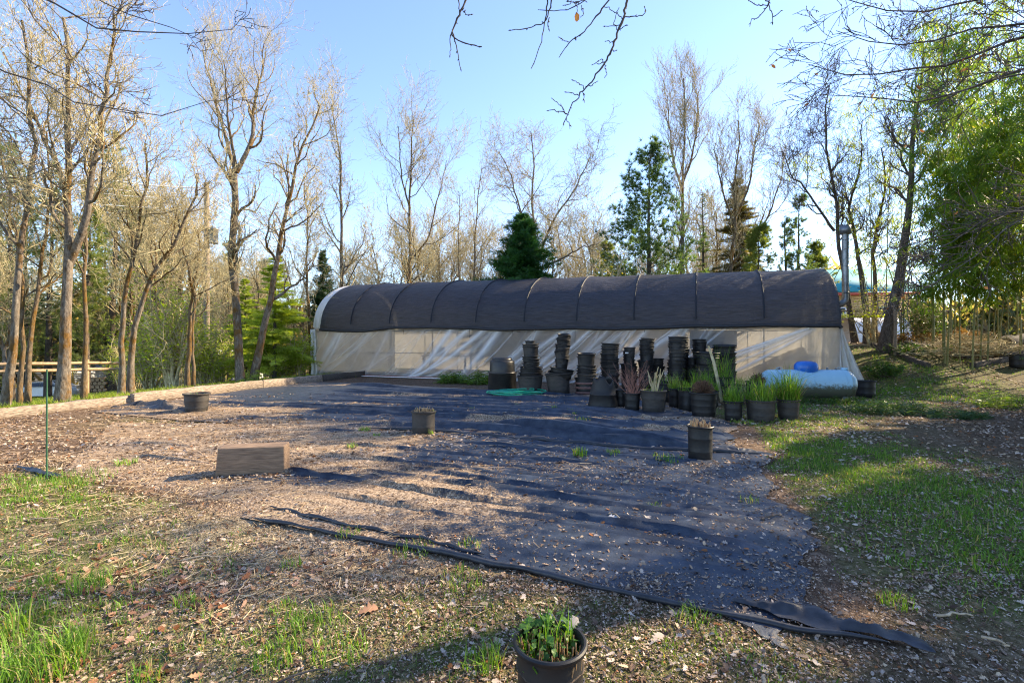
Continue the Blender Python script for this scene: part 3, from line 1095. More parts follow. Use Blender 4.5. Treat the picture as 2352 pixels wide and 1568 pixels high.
def pot_mesh(D, H, mat='pot', ribs=2, taper=0.80, flutes=0):
    key = (round(D, 3), round(H, 3), mat, ribs, taper, flutes)
    if key not in POTM:
        mb = MB().lathe(pot_prof(D, H, ribs, taper), 40)
        if flutes:
            for i in range(flutes):
                a = 2 * math.pi * (i + 0.5) / flutes
                rr = D / 2 * (taper + 1) / 2 - 0.004
                R3 = rotz(a)
                mb.box(R3 @ np.array([rr, 0, H * 0.46]), (0.010, 0.020, H * 0.74), R=R3)
        POTM[key] = mb.mesh('nursery_pot', M[mat], smooth=True)
        try:
            POTM[key].set_sharp_from_angle(angle=math.radians(40))
        except Exception:
            pass
    return POTM[key]


def pot(D, H, loc, label=None, group=None, mat='pot', tilt=(0, 0, 0), parent=None, name='nursery_pot', **kw):
    o = bpy.data.objects.new(name, pot_mesh(D, H, mat, **kw))
    COL.objects.link(o)
    o.location = [float(t) for t in loc]
    o.rotation_euler = tilt
    if parent:
        o.parent = parent
    else:
        tag(o, label, 'plant pot', group)
    return o


def zoomP(zx, zy):
    return 1081.9 + 0.4 * zx, 733.8 + 0.4 * zy


def stack(zx, zbot, ztop, segs, Y, desc, lean=0.0, seed=0):
    """a pile of nested pots; segs: list of (width in zoom px, top zy of that run, number of pots)"""
    rng = np.random.default_rng(seed + 100)
    px, pb = zoomP(zx, zbot)
    base = np.array([(px - 1176) / F * Y, Y])
    k = 0.4 / F * Y
    zg = float(gz(base[0], base[1]))
    z = zg + 0.005
    ztopw = lambda zy: 1.55 - (733.8 + 0.4 * zy - 784) / F * Y
    n_all = sum(s[2] for s in segs)
    idx = 0
    grp = 'black nursery pots in the ' + desc
    xoff = 0.0
    for (wpx, ztp, n) in segs:
        D = wpx * k
        top = ztopw(ztp)
        H = max(0.2, min(0.92 * D, (top - z) * 0.98 if n == 1 else D * 0.9))
        H = min(H, top - z)
        if n > 1:
            H = max(0.16, min(0.9 * D, max(0.42 * (top - z), (top - z) - (n - 1) * 0.075)))
            H = max(H, (top - z) - (n - 1) * 0.11)
        step = (top - H - z) / max(n - 1, 1) if n > 1 else 0
        for i in range(n):
            zz = z + step * i
            hh = (zz + H - zg)
            dx = lean * (zz - zg) + rng.normal() * 0.008
            last = idx == n_all - 1
            first = idx == 0
            if last:
                lab = 'topmost black pot of the ' + desc
            elif first:
                lab = 'bottom black pot of the ' + desc
            else:
                lab = 'black pot nested inside the ' + desc
            pot(D * rng.uniform(0.95, 1.0), H, (base[0] + dx, base[1] + rng.normal() * 0.008, zz), lab, None if (last or first) else grp,
                tilt=(rng.normal() * 0.035, math.atan(lean) + rng.normal() * 0.04, rng.uniform(0, 6)), ribs=1, mat='pot' if rng.random() < 0.72 else 'pot_dusty')
            idx += 1
        z = top - min(0.6 * H, 0.22)
    return base


stack(343, 424, 100, [(160, 318, 1), (140, 272, 3), (104, 209, 5), (98, 138, 2), (64, 101, 1)], 14.35, 'stepped stack behind the green hose', 0.0, 1)
stack(505, 432, 82, [(152, 305, 1), (146, 280, 3), (78, 82, 19)], 14.1, 'leaning column on two wide pots', 0.10, 2)
stack(663, 437, 193, [(150, 330, 1), (118, 262, 4), (112, 193, 2)], 14.0, 'short stack on the pot with red bands', 0.0, 3)
stack(796, 412, 135, [(104, 300, 9), (110, 222, 7), (108, 136, 5)], 14.7, 'tall thick stack left of the red shrub', 0.0, 4)
stack(907, 405, 160, [(96, 252, 7), (72, 160, 5)], 14.9, 'small stack with a white tag', 0.0, 5)
stack(1003, 410, 105, [(88, 230, 12), (84, 106, 13)], 14.75, 'slim column right behind the red shrub', 0.03, 6)
stack(1072, 405, 222, [(76, 222, 9)], 15.2, 'low stack between the slim column and the broad stack', 0.0, 7)
stack(1190, 408, 98, [(126, 232, 8), (116, 98, 10)], 15.0, 'broad tall stack behind the grass pots', 0.0, 8)
stack(1182, 420, 130, [(92, 130, 12)], 14.2, 'narrower stack in front of the broad tall stack', 0.0, 9)
stack(1311, 405, 113, [(84, 210, 9), (80, 113, 6)], 15.2, 'plain stack left of the bark stick', 0.0, 10)
stack(1272, 415, 218, [(64, 218, 9)], 14.7, 'thin low stack beside the two wide pots', 0.0, 13)
stack(1352, 420, 185, [(146, 262, 4), (138, 186, 3)], 14.3, 'wide stack leaning on the bark stick', -0.015, 11)
stack(1452, 412, 146, [(134, 222, 6), (130, 146, 6)], 15.0, 'rightmost broad stack near the tall grass', 0.0, 12)
# white tag on the small stack
t_px = zoomP(888, 190)
o = MB().box((0, 0, 0), (0.10, 0.006, 0.035)).build('plant_tag', M['pvc'], None)
q = P(t_px[0], t_px[1], 14.66)
o.location = [float(v) for v in (q[0] - 0.02, 14.9 - 0.46, q[2])]
tag(o, 'small white label stuck on the side of a black pot', 'label')
# red bands round the pot under the short stack
bpx = zoomP(663, 437)
bx = (bpx[0] - 1176) / F * 14.0
mb = MB()
for zz in (0.20, 0.33, 0.06):
    rr = 150 * 0.4 / F * 14.0 / 2 * (0.80 + 0.17 * zz / 0.5) + 0.006
    mb.lathe([(rr, zz - 0.03), (rr + 0.006, zz - 0.026), (rr + 0.008, zz + 0.026), (rr + 0.002, zz + 0.03)], 40)
mb.build('bands', M['pot_band'], bpy.data.objects[[o.name for o in COL.objects if o.get('label') == 'bottom black pot of the short stack on the pot with red bands'][0]])

# compost bin (two tapered drums, upside down)
Y = 14.95
cx, cy = zoomP(179, 407)
cb = empty('compost_bin', ((cx - 1176) / F * Y, Y, 0.0), 0, 'big black tapered compost bin with a stepped top, left of all the stacks', 'compost bin')
k = 0.4 / F * Y
M['bin'] = pot_plastic('streaked_black_plastic', (0.012, 0.012, 0.012), (0.030, 0.027, 0.022), 0.30, 0.25)
MB().lathe([(0.001, 0.01), (82 * k, 0.0), (84 * k, 0.02), (78 * k, 0.56), (80 * k, 0.57), (80 * k, 0.61), (74 * k, 0.62)], 48).build('lower_drum', M['bin'], cb, smooth=False)
MB().lathe([(73 * k, 0.60), (70 * k, 0.92), (66 * k, 0.96), (57 * k, 0.975)], 48).build('upper_drum', M['bin'], cb, smooth=True)
MB().lathe([(57 * k, 0.955), (57 * k, 1.03), (52 * k, 1.045), (0.001, 1.05)], 48).build('lid', M['bin'], cb, smooth=False)

# split barrel lying mouth up in front
Y = 11.3
cx, cy = zoomP(760, 515)
sb = empty('split_tub', ((cx - 1176) / F * Y, Y, 0.0), 0.4, 'black tub turned upside down with a torn open top', 'tub')
k = 0.4 / F * Y
seg = 56
zs = np.array([0.0, 0.02, 0.10, 0.30, 0.31, 0.33, 0.34, 0.48, 0.60, 0.66])
rs = np.array([85, 86, 85, 75, 77, 77, 74, 68, 60, 57.0]) * k
an = np.arange(seg) * 2 * math.pi / seg
tear = 0.07 * np.sin(an * 2 + 0.6) + 0.05 * np.sin(an * 5) + 0.06 * (np.abs(an - 1.2) < 0.35)
V = []
for j in range(len(zs)):
    zz = zs[j] + (tear if j == len(zs) - 1 else tear * 0.5 if j == len(zs) - 2 else 0) * np.ones(seg)
    rr = rs[j] * (1 + 0.02 * np.sin(an * 3 + zs[j]))
    V.append(np.stack([rr * np.cos(an), rr * np.sin(an), zz], -1))
V2 = [v * np.array([0.97, 0.97, 1]) for v in V[::-1]]
V = np.array(V + V2)
i = np.arange(len(V) - 1)[:, None] * seg
s0 = np.arange(seg)[None]
s1 = (s0 + 1) % seg
MB().add(V.reshape(-1, 3), np.stack([i + s0, i + s1, i + seg + s1, i + seg + s0], -1).reshape(-1, 4)).build('tub_wall', M['pot'], sb, smooth=True)

GREEN_A, GREEN_B = np.array([0.07, 0.16, 0.018]), np.array([0.17, 0.30, 0.04])


def gcol(rng, n, a=GREEN_A, b=GREEN_B, dry=0.06):
    t = rng.random((n, 1))
    c = a * (1 - t) + b * t
    d = rng.random(n) < dry
    c[d] = np.array([0.42, 0.34, 0.18]) * rng.uniform(0.7, 1.1, (d.sum(), 1))
    return c


def disk(rng, n, R):
    r = R * np.sqrt(rng.random(n))
    a = rng.uniform(0, 2 * math.pi, n)
    return np.stack([r * np.cos(a), r * np.sin(a), np.zeros(n)], -1)


def soil_disc(D, z, rng, parent, taper=0.9):
    R = D / 2 * taper
    n = 9
    rr = np.linspace(0.001, R, n)
    an = np.arange(28) * 2 * math.pi / 28
    V = np.stack([rr[:, None] * np.cos(an), rr[:, None] * np.sin(an), z + 0.025 * (1 - (rr[:, None] / R) ** 2) + 0.018 * (rng.random((n, 28)) - 0.5)], -1)
    i = np.arange(n - 1)[:, None] * 28
    s0 = np.arange(28)[None]
    s1 = (s0 + 1) % 28
    return MB().add(V.reshape(-1, 3), np.stack([i + s0, i + seg * 0 + 28 + s0, i + 28 + s1, i + s1], -1).reshape(-1, 4)).build('soil', M['soil'], parent, smooth=True)


def potted(zx, zbot, wpx, H, label, kind, seed, Y=None, mat='pot', tilt=0.0, px=None, py=None, D=None, cat='potted plant', **kw):
    rng = np.random.default_rng(seed)
    if px is None:
        px, py = zoomP(zx, zbot)
    if Y is None:
        Y = 1.55 * F / (py - 784)
    if D is None:
        D = wpx * 0.4 / F * Y
    Y = Y + D * 0.4
    x = (px - 1176) / F * Y
    root = empty('potted_plant', (x, Y, float(gz(x, Y)) + 0.008), rng.uniform(0, 6), label, cat)
    pot(D, H, (0, 0, 0), parent=root, name='pot', mat=mat, tilt=(tilt, tilt * 0.6, 0), **kw)
    zs = H - 0.05
    soil_disc(D, zs, rng, root)
    c = disk(rng, 1, D * 0.2)[0]
    if 'grass' in kind:
        n, h = kind['grass']
        p = disk(rng, n, D * 0.44) + [0, 0, zs]
        n = int(n * 0.7)
        p = disk(rng, n, D * 0.46) + [0, 0, zs]
        hh = h * (0.2 + 0.95 * rng.random(n) ** 1.6)
        b = MB().blades(p, hh, rng.uniform(0.006, 0.013, n), hh * rng.uniform(0.1, 1.4, n), rng, gcol(rng, n, GREEN_A * 1.1, GREEN_B * 1.25, 0.10))
        b.build('grass', M['grass'], root)
    if 'twigs' in kind:
        n, h, col = kind['twigs']
        base = disk(rng, n, D * 0.28) + [0, 0, zs]
        d = unit(np.concatenate([disk(rng, n, 0.9)[:, :2] + base[:, :2] / D, np.ones((n, 1))], 1))
        L = h * rng.uniform(0.4, 1, n)[:, None]
        t = np.linspace(0, 1, 5)[None, :, None]
        Pt = base[:, None] + d[:, None] * L[:, None] * t + rng.normal(size=(n, 5, 3)) * 0.014 * t
        mb = MB().tubes(Pt, 0.0045 * (1 - 0.6 * t[..., 0]), 4, rng)
        sub, idx = grow(rng, Pt, np.full((n, 5), 0.004), 4, h * 0.32, 35, 0.1, 0.2, 4, 0.35)
        mb.tubes(sub[0], sub[1] * 0.8, 3, rng)
        mb.build('twigs', simple('twig_%d' % seed, tuple(np.array(col) * 0.6), tuple(col), 12, 0.8), root)
    if 'stubs' in kind:
        n, h = kind['stubs']
        base = disk(rng, n, D * 0.40) + [0, 0, zs - 0.02]
        d = unit(np.concatenate([rng.normal(size=(n, 2)) * 0.12, np.ones((n, 1))], 1))
        L = h * rng.uniform(0.5, 1, n)[:, None]
        Pt = np.stack([base, base + d * L], 1)
        MB().tubes(Pt, 0.0048, 5, rng, cap=False).build('cut_stems', simple('straw_stem_%d' % seed, (0.26, 0.16, 0.075), (0.46, 0.32, 0.17), 14, 0.7), root)
    if 'stump' in kind:
        n, h = kind['stump']
        mb = MB()
        base = disk(rng, n, D * 0.12) + [0, 0, zs - 0.02]
        d = unit(np.concatenate([rng.normal(size=(n, 2)) * 0.22, np.ones((n, 1))], 1))
        t = np.linspace(0, 1, 5)[None, :, None]
        L = h * rng.uniform(0.45, 1, n)[:, None, None]
        Pt = base[:, None] + d[:, None] * L * t + rng.normal(size=(n, 5, 3)) * 0.008
        mb.tubes(Pt, 0.02 * (1 - 0.65 * t[..., 0]), 6, rng)
        mb.build('dead_stump', M['twig'], root)
    if 'fern' in kind:
        n, h = kind['fern']
        v = unit(rng.normal(size=(n, 3)))
        v[:, 2] = np.abs(v[:, 2]) * 1.2 + 0.15
        base = np.zeros((n, 3)) + [c[0], c[1], zs]
        Pt = np.stack([base + v * h * 0.15, base + v * h * 0.6, base + v * h * rng.uniform(0.8, 1, (n, 1)) + [0, 0, -0.02]], 1)
        MB().tubes(Pt, 0.006, 4, rng).build('dead_crown', simple('brown_root_%d' % seed, (0.07, 0.035, 0.02), (0.20, 0.11, 0.065), 30, 0.9), root)
    return root, D, zs, rng


LEAFQ = ([(0, 0, 0), (0.35, 0.22, 0.03), (0.35, -0.22, 0.03), (0.72, 0.17, 0.02), (0.72, -0.17, 0.02), (1, 0, -0.06)], [(0, 2, 4, 3), (0, 3, 1, 0)], [])
LEAF_V = np.array([(0, 0, 0), (0.3, 0.2, 0.04), (0.34, 0, 0), (0.3, -0.2, 0.04), (0.7, 0.17, 0.02), (0.72, 0, -0.03), (0.7, -0.17, 0.02), (1, 0, -0.1)])
LEAF_QD = [(2, 5, 4, 1), (3, 6, 5, 2)]
LEAF_TR = [(0, 2, 1), (0, 3, 2), (5, 7, 4), (6, 7, 5)]


def sweep_dirs(rng, n, zlo=-0.4, zhi=0.6):
    a = rng.uniform(0, 2 * math.pi, n)
    return unit(np.stack([np.cos(a), np.sin(a), rng.uniform(zlo, zhi, n)], -1))


def grow(rng, P0, R0, n, length, angle, up, wig, K, tmin, rr=0.62, r1=0.4, tmax=1.0, fall=0.45):
    """children of a batch of branches: returns (points, radii), parent index"""
    B, K0, _ = P0.shape
    idx = np.repeat(np.arange(B), n)
    m = len(idx)
    t = tmin + (tmax - tmin) * ((np.tile(np.arange(n), B) + rng.random(m)) / n)
    f = t * (K0 - 1)
    i = np.clip(f.astype(int), 0, K0 - 2)
    fr = (f - i)[:, None]
    pos = P0[idx, i] * (1 - fr) + P0[idx, i + 1] * fr
    rad = R0[idx, i] * (1 - fr[:, 0]) + R0[idx, i + 1] * fr[:, 0]
    tan = unit(P0[idx, i + 1] - P0[idx, i])
    rnd = rng.normal(size=(m, 3))
    perp = unit(rnd - (rnd * tan).sum(-1, keepdims=True) * tan)
    a = np.radians(angle * rng.uniform(0.65, 1.3, m))[:, None]
    d = unit(np.cos(a) * tan + np.sin(a) * perp)
    L = length * rng.uniform(0.55, 1.25, m) * (1 - fall * t)
    pts = [pos]
    for k in range(K - 1):
        d = unit(d + wig * rng.normal(size=(m, 3)) + np.array([0, 0, up]))
        pts.append(pts[-1] + d * (L / (K - 1))[:, None])
    r0 = np.minimum(rad * 0.85, rad * rr)
    R = r0[:, None] * np.linspace(1, r1, K)[None]
    return (np.stack(pts, 1), R), idx
# ---- front row of planted pots
potted(925, 530, 100, 0.40, 'black pot of tangled reddish bare twigs', {'twigs': (46, 0.85, (0.34, 0.17, 0.13))}, 21)
potted(862, 522, 80, 0.42, 'plain black pot half hidden behind the pot of reddish twigs', {'stubs': (6, 0.05)}, 22, Y=11.2)
potted(1047, 540, 155, 0.48, 'dusty black pot holding a grey dead stump', {'stump': (14, 0.62), 'grass': (40, 0.25)}, 23, mat='pot_dusty')
potted(1240, 540, 118, 0.50, 'tilted black pot with short bright grass behind the brown crown pot', {'grass': (300, 0.28)}, 24, Y=10.6, tilt=0.13)
potted(1170, 520, 80, 0.46, 'black pot overgrown with grass between the stump pot and the tilted pot', {'grass': (220, 0.5)}, 25, Y=11.1)
potted(1335, 570, 160, 0.50, 'black ribbed pot with a brown shaggy dead crown', {'fern': (260, 0.26), 'grass': (30, 0.14)}, 26, ribs=3)
potted(1505, 585, 112, 0.38, 'left pot of the three front grass pots', {'grass': (420, 0.52)}, 27)
potted(1662, 590, 174, 0.40, 'widest middle pot of the three front grass pots', {'grass': (620, 0.62)}, 28, mat='pot_dusty')
potted(1820, 580, 130, 0.40, 'right pot of the three front grass pots, with the tallest fine grass', {'grass': (900, 0.78)}, 29, mat='pot_dusty')
potted(1392, 470, 64, 0.40, 'small black pot peeking out behind the brown crown pot', {'grass': (160, 0.35)}, 30, Y=11.3)
potted(1512, 455, 120, 0.50, 'tilted black pot with arching grass behind the three front grass pots', {'grass': (200, 0.4)}, 31, Y=11.5, tilt=-0.12)
potted(1630, 440, 110, 0.56, 'black pot with a brown root ball showing above the front grass', {'fern': (200, 0.22), 'grass': (50, 0.3)}, 32, Y=11.8)
potted(1330, 450, 130, 0.46, 'black pot of bright tall grass in the second row', {'grass': (420, 0.55)}, 33, Y=12.2)
potted(1445, 420, 110, 0.62, 'black pot with the tallest broad grass blades beside the bark stick', {'grass': (200, 0.95)}, 34, Y=12.6)
potted(1090, 440, 110, 0.52, 'black pot of brown litter and weeds behind the dead stump', {'twigs': (14, 0.3, (0.2, 0.13, 0.09)), 'grass': (120, 0.3)}, 35, Y=12.2, tilt=0.2)
# leaning bark stick
a, b_ = P(*zoomP(1362, 150), 12.4), P(*zoomP(1412, 330), 12.2)
mb = MB().tubes(np.array([b_ + [0.12, 0, -0.62], b_, (a + b_) / 2 + [0.02, 0, 0], a]), [0.04, 0.042, 0.038, 0.025], 8, cap=True)
tag(mb.build('bark_stick', M['twig'], None, smooth=True), 'brown bark stick standing among the grass pots', 'stick')

# solitary pots on the cloth
potted(0, 0, 0, 0.44, 'tall solitary black pot of dry cut stems at the right of the cloth', {'stubs': (60, 0.16)}, 41, px=1608, py=1060, D=0.345, taper=0.86)
potted(0, 0, 0, 0.38, 'solitary black pot with dry stems in the middle of the cloth', {'stubs': (70, 0.13), 'grass': (18, 0.12)}, 42, px=973, py=1000, D=0.43, mat='pot_dusty', taper=0.86, ribs=1)
potted(0, 0, 0, 0.42, 'grey black bucket pot near the left timber edging', {'grass': (16, 0.1)}, 43, px=452, py=951, D=0.53, mat='pot_dusty', taper=0.78)
# pot added to fill the black shadow void behind the tank's right end
for (px_, py_, D_, lab) in ((1988, 918, 0.50, 'square-shouldered pot added to fill the dark shadow behind the right end of the tank'), (2338, 838, 0.5, 'black pot standing by the dark log at the right edge')):
    Yt = 13.4 if px_ < 2100 else 16.5
    x_ = (px_ - 1176) / F * Yt
    pot(D_, 0.46, (x_, Yt, float(gz(x_, Yt))), lab, taper=0.9)

# foreground pot
Y0 = 2.0
root = empty('potted_plant', (0.160, 2.03, float(gz(0.16, 2.03)) + 0.005), 0.3, 'nearest black pot with green leaves and cut stems at the bottom edge', 'potted plant')
rng = np.random.default_rng(77)
D, H = 0.312, 0.30
pot(D, H, (0, 0, 0), parent=root, name='pot', taper=0.88)
soil_disc(D, H - 0.10, rng, root, 0.92)
n = 110
base = disk(rng, n, D * 0.43) + [0, 0, H - 0.11]
d = unit(np.concatenate([rng.normal(size=(n, 2)) * 0.10, np.ones((n, 1))], 1))
MB().tubes(np.stack([base, base + d * rng.uniform(0.05, 0.125, (n, 1))], 1), 0.0026, 5, rng).build('cut_stems', simple('straw_stem', (0.24, 0.13, 0.055), (0.46, 0.30, 0.14), 40, 0.7), root)
n = 170
p = disk(rng, n, D * 0.45)
p[:, 1] = p[:, 1] * 0.9 + 0.02
p[:, 2] = H - 0.09 + rng.uniform(0.0, 0.09, n) + 0.04 * (p[:, 1] > 0.03)
mb = MB()
cc = gcol(rng, n, np.array([0.06, 0.15, 0.03]), np.array([0.15, 0.29, 0.07]), 0.0)
# round toothed leaves
k = 14
ang = np.linspace(-2.6, 2.6, k)
rad = 0.5 * (1 + 0.08 * np.cos(np.arange(k) * math.pi))
lv = np.concatenate([[(0, 0, 0), (0.45, 0, 0.03)], np.stack([0.5 + rad * np.cos(ang), rad * np.sin(ang) * 0.9, 0.08 * np.sin(ang * 3)], -1)])
lt = [(1, 2 + j, 3 + j) for j in range(k - 1)] + [(1, 0, 2), (1, k + 1, 0)]
mb.scatter(lv, None, lt, p, frames(sweep_dirs(rng, n, -0.3, 0.7), rng, rng.normal(0, 0.45, n)), rng.uniform(0.014, 0.040, n), cc)
mb.build('leaves', M['leaf'], root)
n = 75
p = disk(rng, n, D * 0.40)
p[:, 1] = np.abs(p[:, 1]) * 0.9
p[:, 2] = H - 0.10
hh = rng.uniform(0.08, 0.26, n)
MB().blades(p, hh, rng.uniform(0.004, 0.008, n), hh * rng.uniform(0.1, 0.7, n), rng, gcol(rng, n, np.array([0.08, 0.2, 0.02]), np.array([0.19, 0.36, 0.05]), 0.03)).build('grass', M['grass'], root)

# ---------------------------------------------------------------- propane tank
Yt = 12.75
x0, x1 = (1748 - 1176) / F * Yt, (1958 - 1176) / F * Yt
Rt = 0.375
Lt = x1 - x0
xm = (x0 + x1) / 2
zt = 0.04
rt = empty('propane_tank', (xm, Yt, float(gz(xm, Yt)) + 0.02), math.radians(-3), 'pale blue-white horizontal propane tank with a bright blue dome', 'gas tank')


def tank_mat():
    m, nt, b = newmat('tank_paint')
    n = noise_node(nt, 3.5, 6, 0.7)
    n2 = noise_node(nt, 13, 6, 0.8)
    tc = nd(nt, 'ShaderNodeTexCoord')
    sx = nd(nt, 'ShaderNodeSeparateXYZ')
    nt.links.new(tc.outputs['Object'], sx.inputs[0])
    ad = nd(nt, 'ShaderNodeMath', operation='MULTIPLY_ADD')
    nt.links.new(n2.outputs[0], ad.inputs[0])
    ad.inputs[1].default_value = -0.62
    nt.links.new(sx.outputs[2], ad.inputs[2])
    base = ramp(nt, n.outputs[0], [(0.3, (0.25, 0.45, 0.58)), (0.7, (0.30, 0.50, 0.62))])
    g = ramp(nt, ad.outputs[0], [(0.02, 1.0), (0.14, 0.0)])
    c = mixc(nt, g.outputs[0], base.outputs[0], (0.10, 0.105, 0.075))
    s = ramp(nt, n2.outputs[0], [(0.66, 0.0), (0.74, 0.5)])
    c = mixc(nt, s.outputs[0], c, (0.34, 0.33, 0.28))
    nt.links.new(c, b.inputs['Base Color'])
    b.inputs['Roughness'].default_value = 0.38
    return m


M['tank'] = tank_mat()
t = np.linspace(0, math.pi / 2, 10)
hd = Rt * 0.72
prof = [(max(Rt * math.sin(a), 0.001), -Lt / 2 + hd * (1 - math.cos(a))) for a in t]
prof += [(Rt, -Lt / 2 + hd + 0.01), (Rt, Lt / 2 - hd - 0.02), (Rt + 0.006, Lt / 2 - hd - 0.015), (Rt + 0.006, Lt / 2 - hd + 0.015), (Rt, Lt / 2 - hd + 0.02)]
prof += [(max(Rt * math.cos(a), 0.001), Lt / 2 - hd + hd * math.sin(a)) for a in t]
mb = MB().lathe(prof, 48)
V = mb.V[0]
mb.V[0] = np.stack([V[:, 2], V[:, 0], V[:, 1] + zt + Rt], -1)
mb.build('tank_shell', M['tank'], rt, smooth=True)
for dx in (-Lt / 2 + hd + 0.12, Lt / 2 - hd - 0.12, 0.0):
    th = np.linspace(0, 2 * math.pi, 49)
    MB().tubes(np.stack([0 * th + dx, (Rt + 0.001) * np.cos(th), (Rt + 0.001) * np.sin(th) + zt + Rt], -1), 0.007, 6).build('weld_seam', M['tank'], rt, smooth=True)
M['blue'] = simple('blue_plastic', (0.01, 0.10, 0.42), (0.02, 0.16, 0.55), 3, 0.35)
dm = [(0.27, -0.08), (0.325, 0.0), (0.335, 0.10), (0.32, 0.18), (0.26, 0.245), (0.16, 0.275), (0.001, 0.285)]
mb = MB().lathe(dm, 36)
V = mb.V[0]
mb.V[0] = V * np.array([0.88, 0.72, 0.88]) + np.array([(1851 - 1176) / F * Yt - xm, 0, zt + 2 * Rt - 0.02])
mb.build('dome_lid', M['blue'], rt, smooth=True)
for dx in (-0.85, 0.85):
    for dy in (-0.2, 0.2):
        mb = MB().box((dx, dy, 0.05), (0.12, 0.06, 0.2))
        mb.build('leg', M['tank'], rt)
for (px_, h) in ((1790, 0.05), (1898, 0.05), (1917, 0.04)):
    MB().lathe([(0.001, 0.0), (0.03, 0.0), (0.03, h), (0.02, h + 0.02), (0.001, h + 0.02)], 12, c=((px_ - 1176) / F * Yt - xm, 0, zt + 2 * Rt - 0.01)).build('fitting', M['galv'], rt)
MB().lathe([(0.001, 0.0), (0.085, 0.0), (0.085, 0.05), (0.07, 0.065), (0.001, 0.07)], 20, c=((1936 - 1176) / F * Yt - xm, 0, zt + 2 * Rt - 0.012)).build('cap', M['tank'], rt)
for dx in (-0.7, Lt / 2 - 0.36):
    th = np.linspace(0, math.pi, 9)
    MB().tubes(np.stack([dx + 0.0 * th + 0.09 * np.cos(th), 0.02 + 0 * th, zt + 2 * Rt - 0.01 + 0.07 * np.sin(th)], -1), 0.008, 6).build('lifting_lug', M['tank'], rt)

# ---------------------------------------------------------------- garden hose
rng = np.random.default_rng(5)
hc = np.array([(1184 - 1176) / F * 14.0, 13.62])
ph = np.linspace(0, 2 * math.pi * 7.3, 420)
wob = np.floor(ph / (2 * math.pi))
rx = 0.66 + 0.09 * np.sin(ph * 0.37 + 1) + 0.05 * np.sin(ph * 1.7)
ry = 0.52 + 0.16 * np.sin(ph * 0.53) + 0.04 * np.sin(ph * 2.3)
X = hc[0] + rx * np.cos(ph) + 0.10 * np.sin(ph * 0.21) + 0.04 * np.sin(ph * 3.1)
Yh = hc[1] + ry * np.sin(ph) + 0.14 * np.sin(ph * 0.33)
tail = np.linspace(0, 1, 20)
Zh = gz(X, Yh) + 0.065 + 0.05 * (0.5 + 0.5 * np.sin(ph * 0.9)) + 0.012 * wob
pts = np.stack([X, Yh, Zh], -1)
M['hose'] = simple('green_hose', (0.0, 0.22, 0.13), (0.01, 0.32, 0.20), 9, 0.35)
tag(MB().tubes(pts, 0.017, 8, cap=True).build('garden_hose', M['hose'], None, smooth=True), 'teal green garden hose lying in loose loops on the cloth', 'hose')

# ---------------------------------------------------------------- wooden block
M['block_side'] = simple('rough_sawn_wood', (0.09, 0.056, 0.036), (0.33, 0.225, 0.145), 8, 0.85, 0.6, stretch=(0.8, 6, 16), lo=0.28, hi=0.72, detail=8)
bx0, bx1 = G(492, 1099), G(655, 1090)
dv = unit(bx1 - bx0)
L_, W_, H_ = float(np.linalg.norm(bx1 - bx0)), 0.26, 0.34
cen = (bx0 + bx1) / 2 + np.array([-dv[1], dv[0]]) * W_ / 2
ang = math.atan2(dv[1], dv[0])
wb = MB()
v = np.array([[x, y, z] for z in (-1, 1) for y in (-1, 1) for x in (-1, 1)]) * np.array([L_, W_, H_ + 0.06]) / 2
v[4:, 0] *= 0.985
v[4, 0] += 0.03
o = MB().add(v, [[0, 2, 3, 1], [4, 5, 7, 6], [0, 1, 5, 4], [2, 6, 7, 3], [0, 4, 6, 2], [1, 3, 7, 5]]).build('wood_block', M['block_side'], None)
o.location = (float(cen[0]), float(cen[1]), float(gz(cen[0], cen[1])) + H_ / 2 - 0.03)
o.rotation_euler = (0, 0, ang)
bv = o.modifiers.new('bevel', 'BEVEL')
bv.width = 0.016
bv.segments = 3
tag(o, 'short thick brown timber block standing on edge on the litter', 'wood block')

# ---------------------------------------------------------------- timber edging
def timber(p0, p1, zt0, h, w, label, mat, zoff=0.0, seed=0):
    p0, p1 = np.asarray(p0, float), np.asarray(p1, float)
    L = float(np.linalg.norm(p1 - p0))
    rng = np.random.default_rng(seed + 900)
    d = (p1 - p0) / L
    n = max(6, int(L / 0.25))
    t = np.linspace(0, 1, n)
    # weathered beam: section wanders and its top edge is chipped
    V = []
    for k in range(n):
        e = rng.normal(0, 0.011, 8)
        sec = np.array([(-w / 2 + e[0], -h), (w / 2 + e[1], -h), (w / 2 + e[2], -0.02), (w / 2 - 0.02 + e[3], e[6]), (-w / 2 + 0.02 + e[4], e[7]), (-w / 2 + e[5], -0.02)])
        c = p0 + d * L * t[k]
        nr = np.array([-d[1], d[0]])
        for a, z in sec:
            V.append([c[0] + nr[0] * a, c[1] + nr[1] * a, zt0 + zoff * t[k] + z])
    s = 6
    i = np.arange(n - 1)[:, None] * s
    s0 = np.arange(s)[None]
    s1 = (s0 + 1) % s
    q = np.stack([i + s0, i + s1, i + s + s1, i + s + s0], -1).reshape(-1, 4)
    mb = MB().add(V, q)
    mb.add(np.array(V[:6]), t=[(0, 2, 1), (0, 3, 2), (0, 4, 3), (0, 5, 4)])
    mb.add(np.array(V[-6:]), t=[(0, 1, 2), (0, 2, 3), (0, 3, 4), (0, 4, 5)])
    o = mb.build('edging_timber', mat, None)
    return tag(o, label, 'timber')


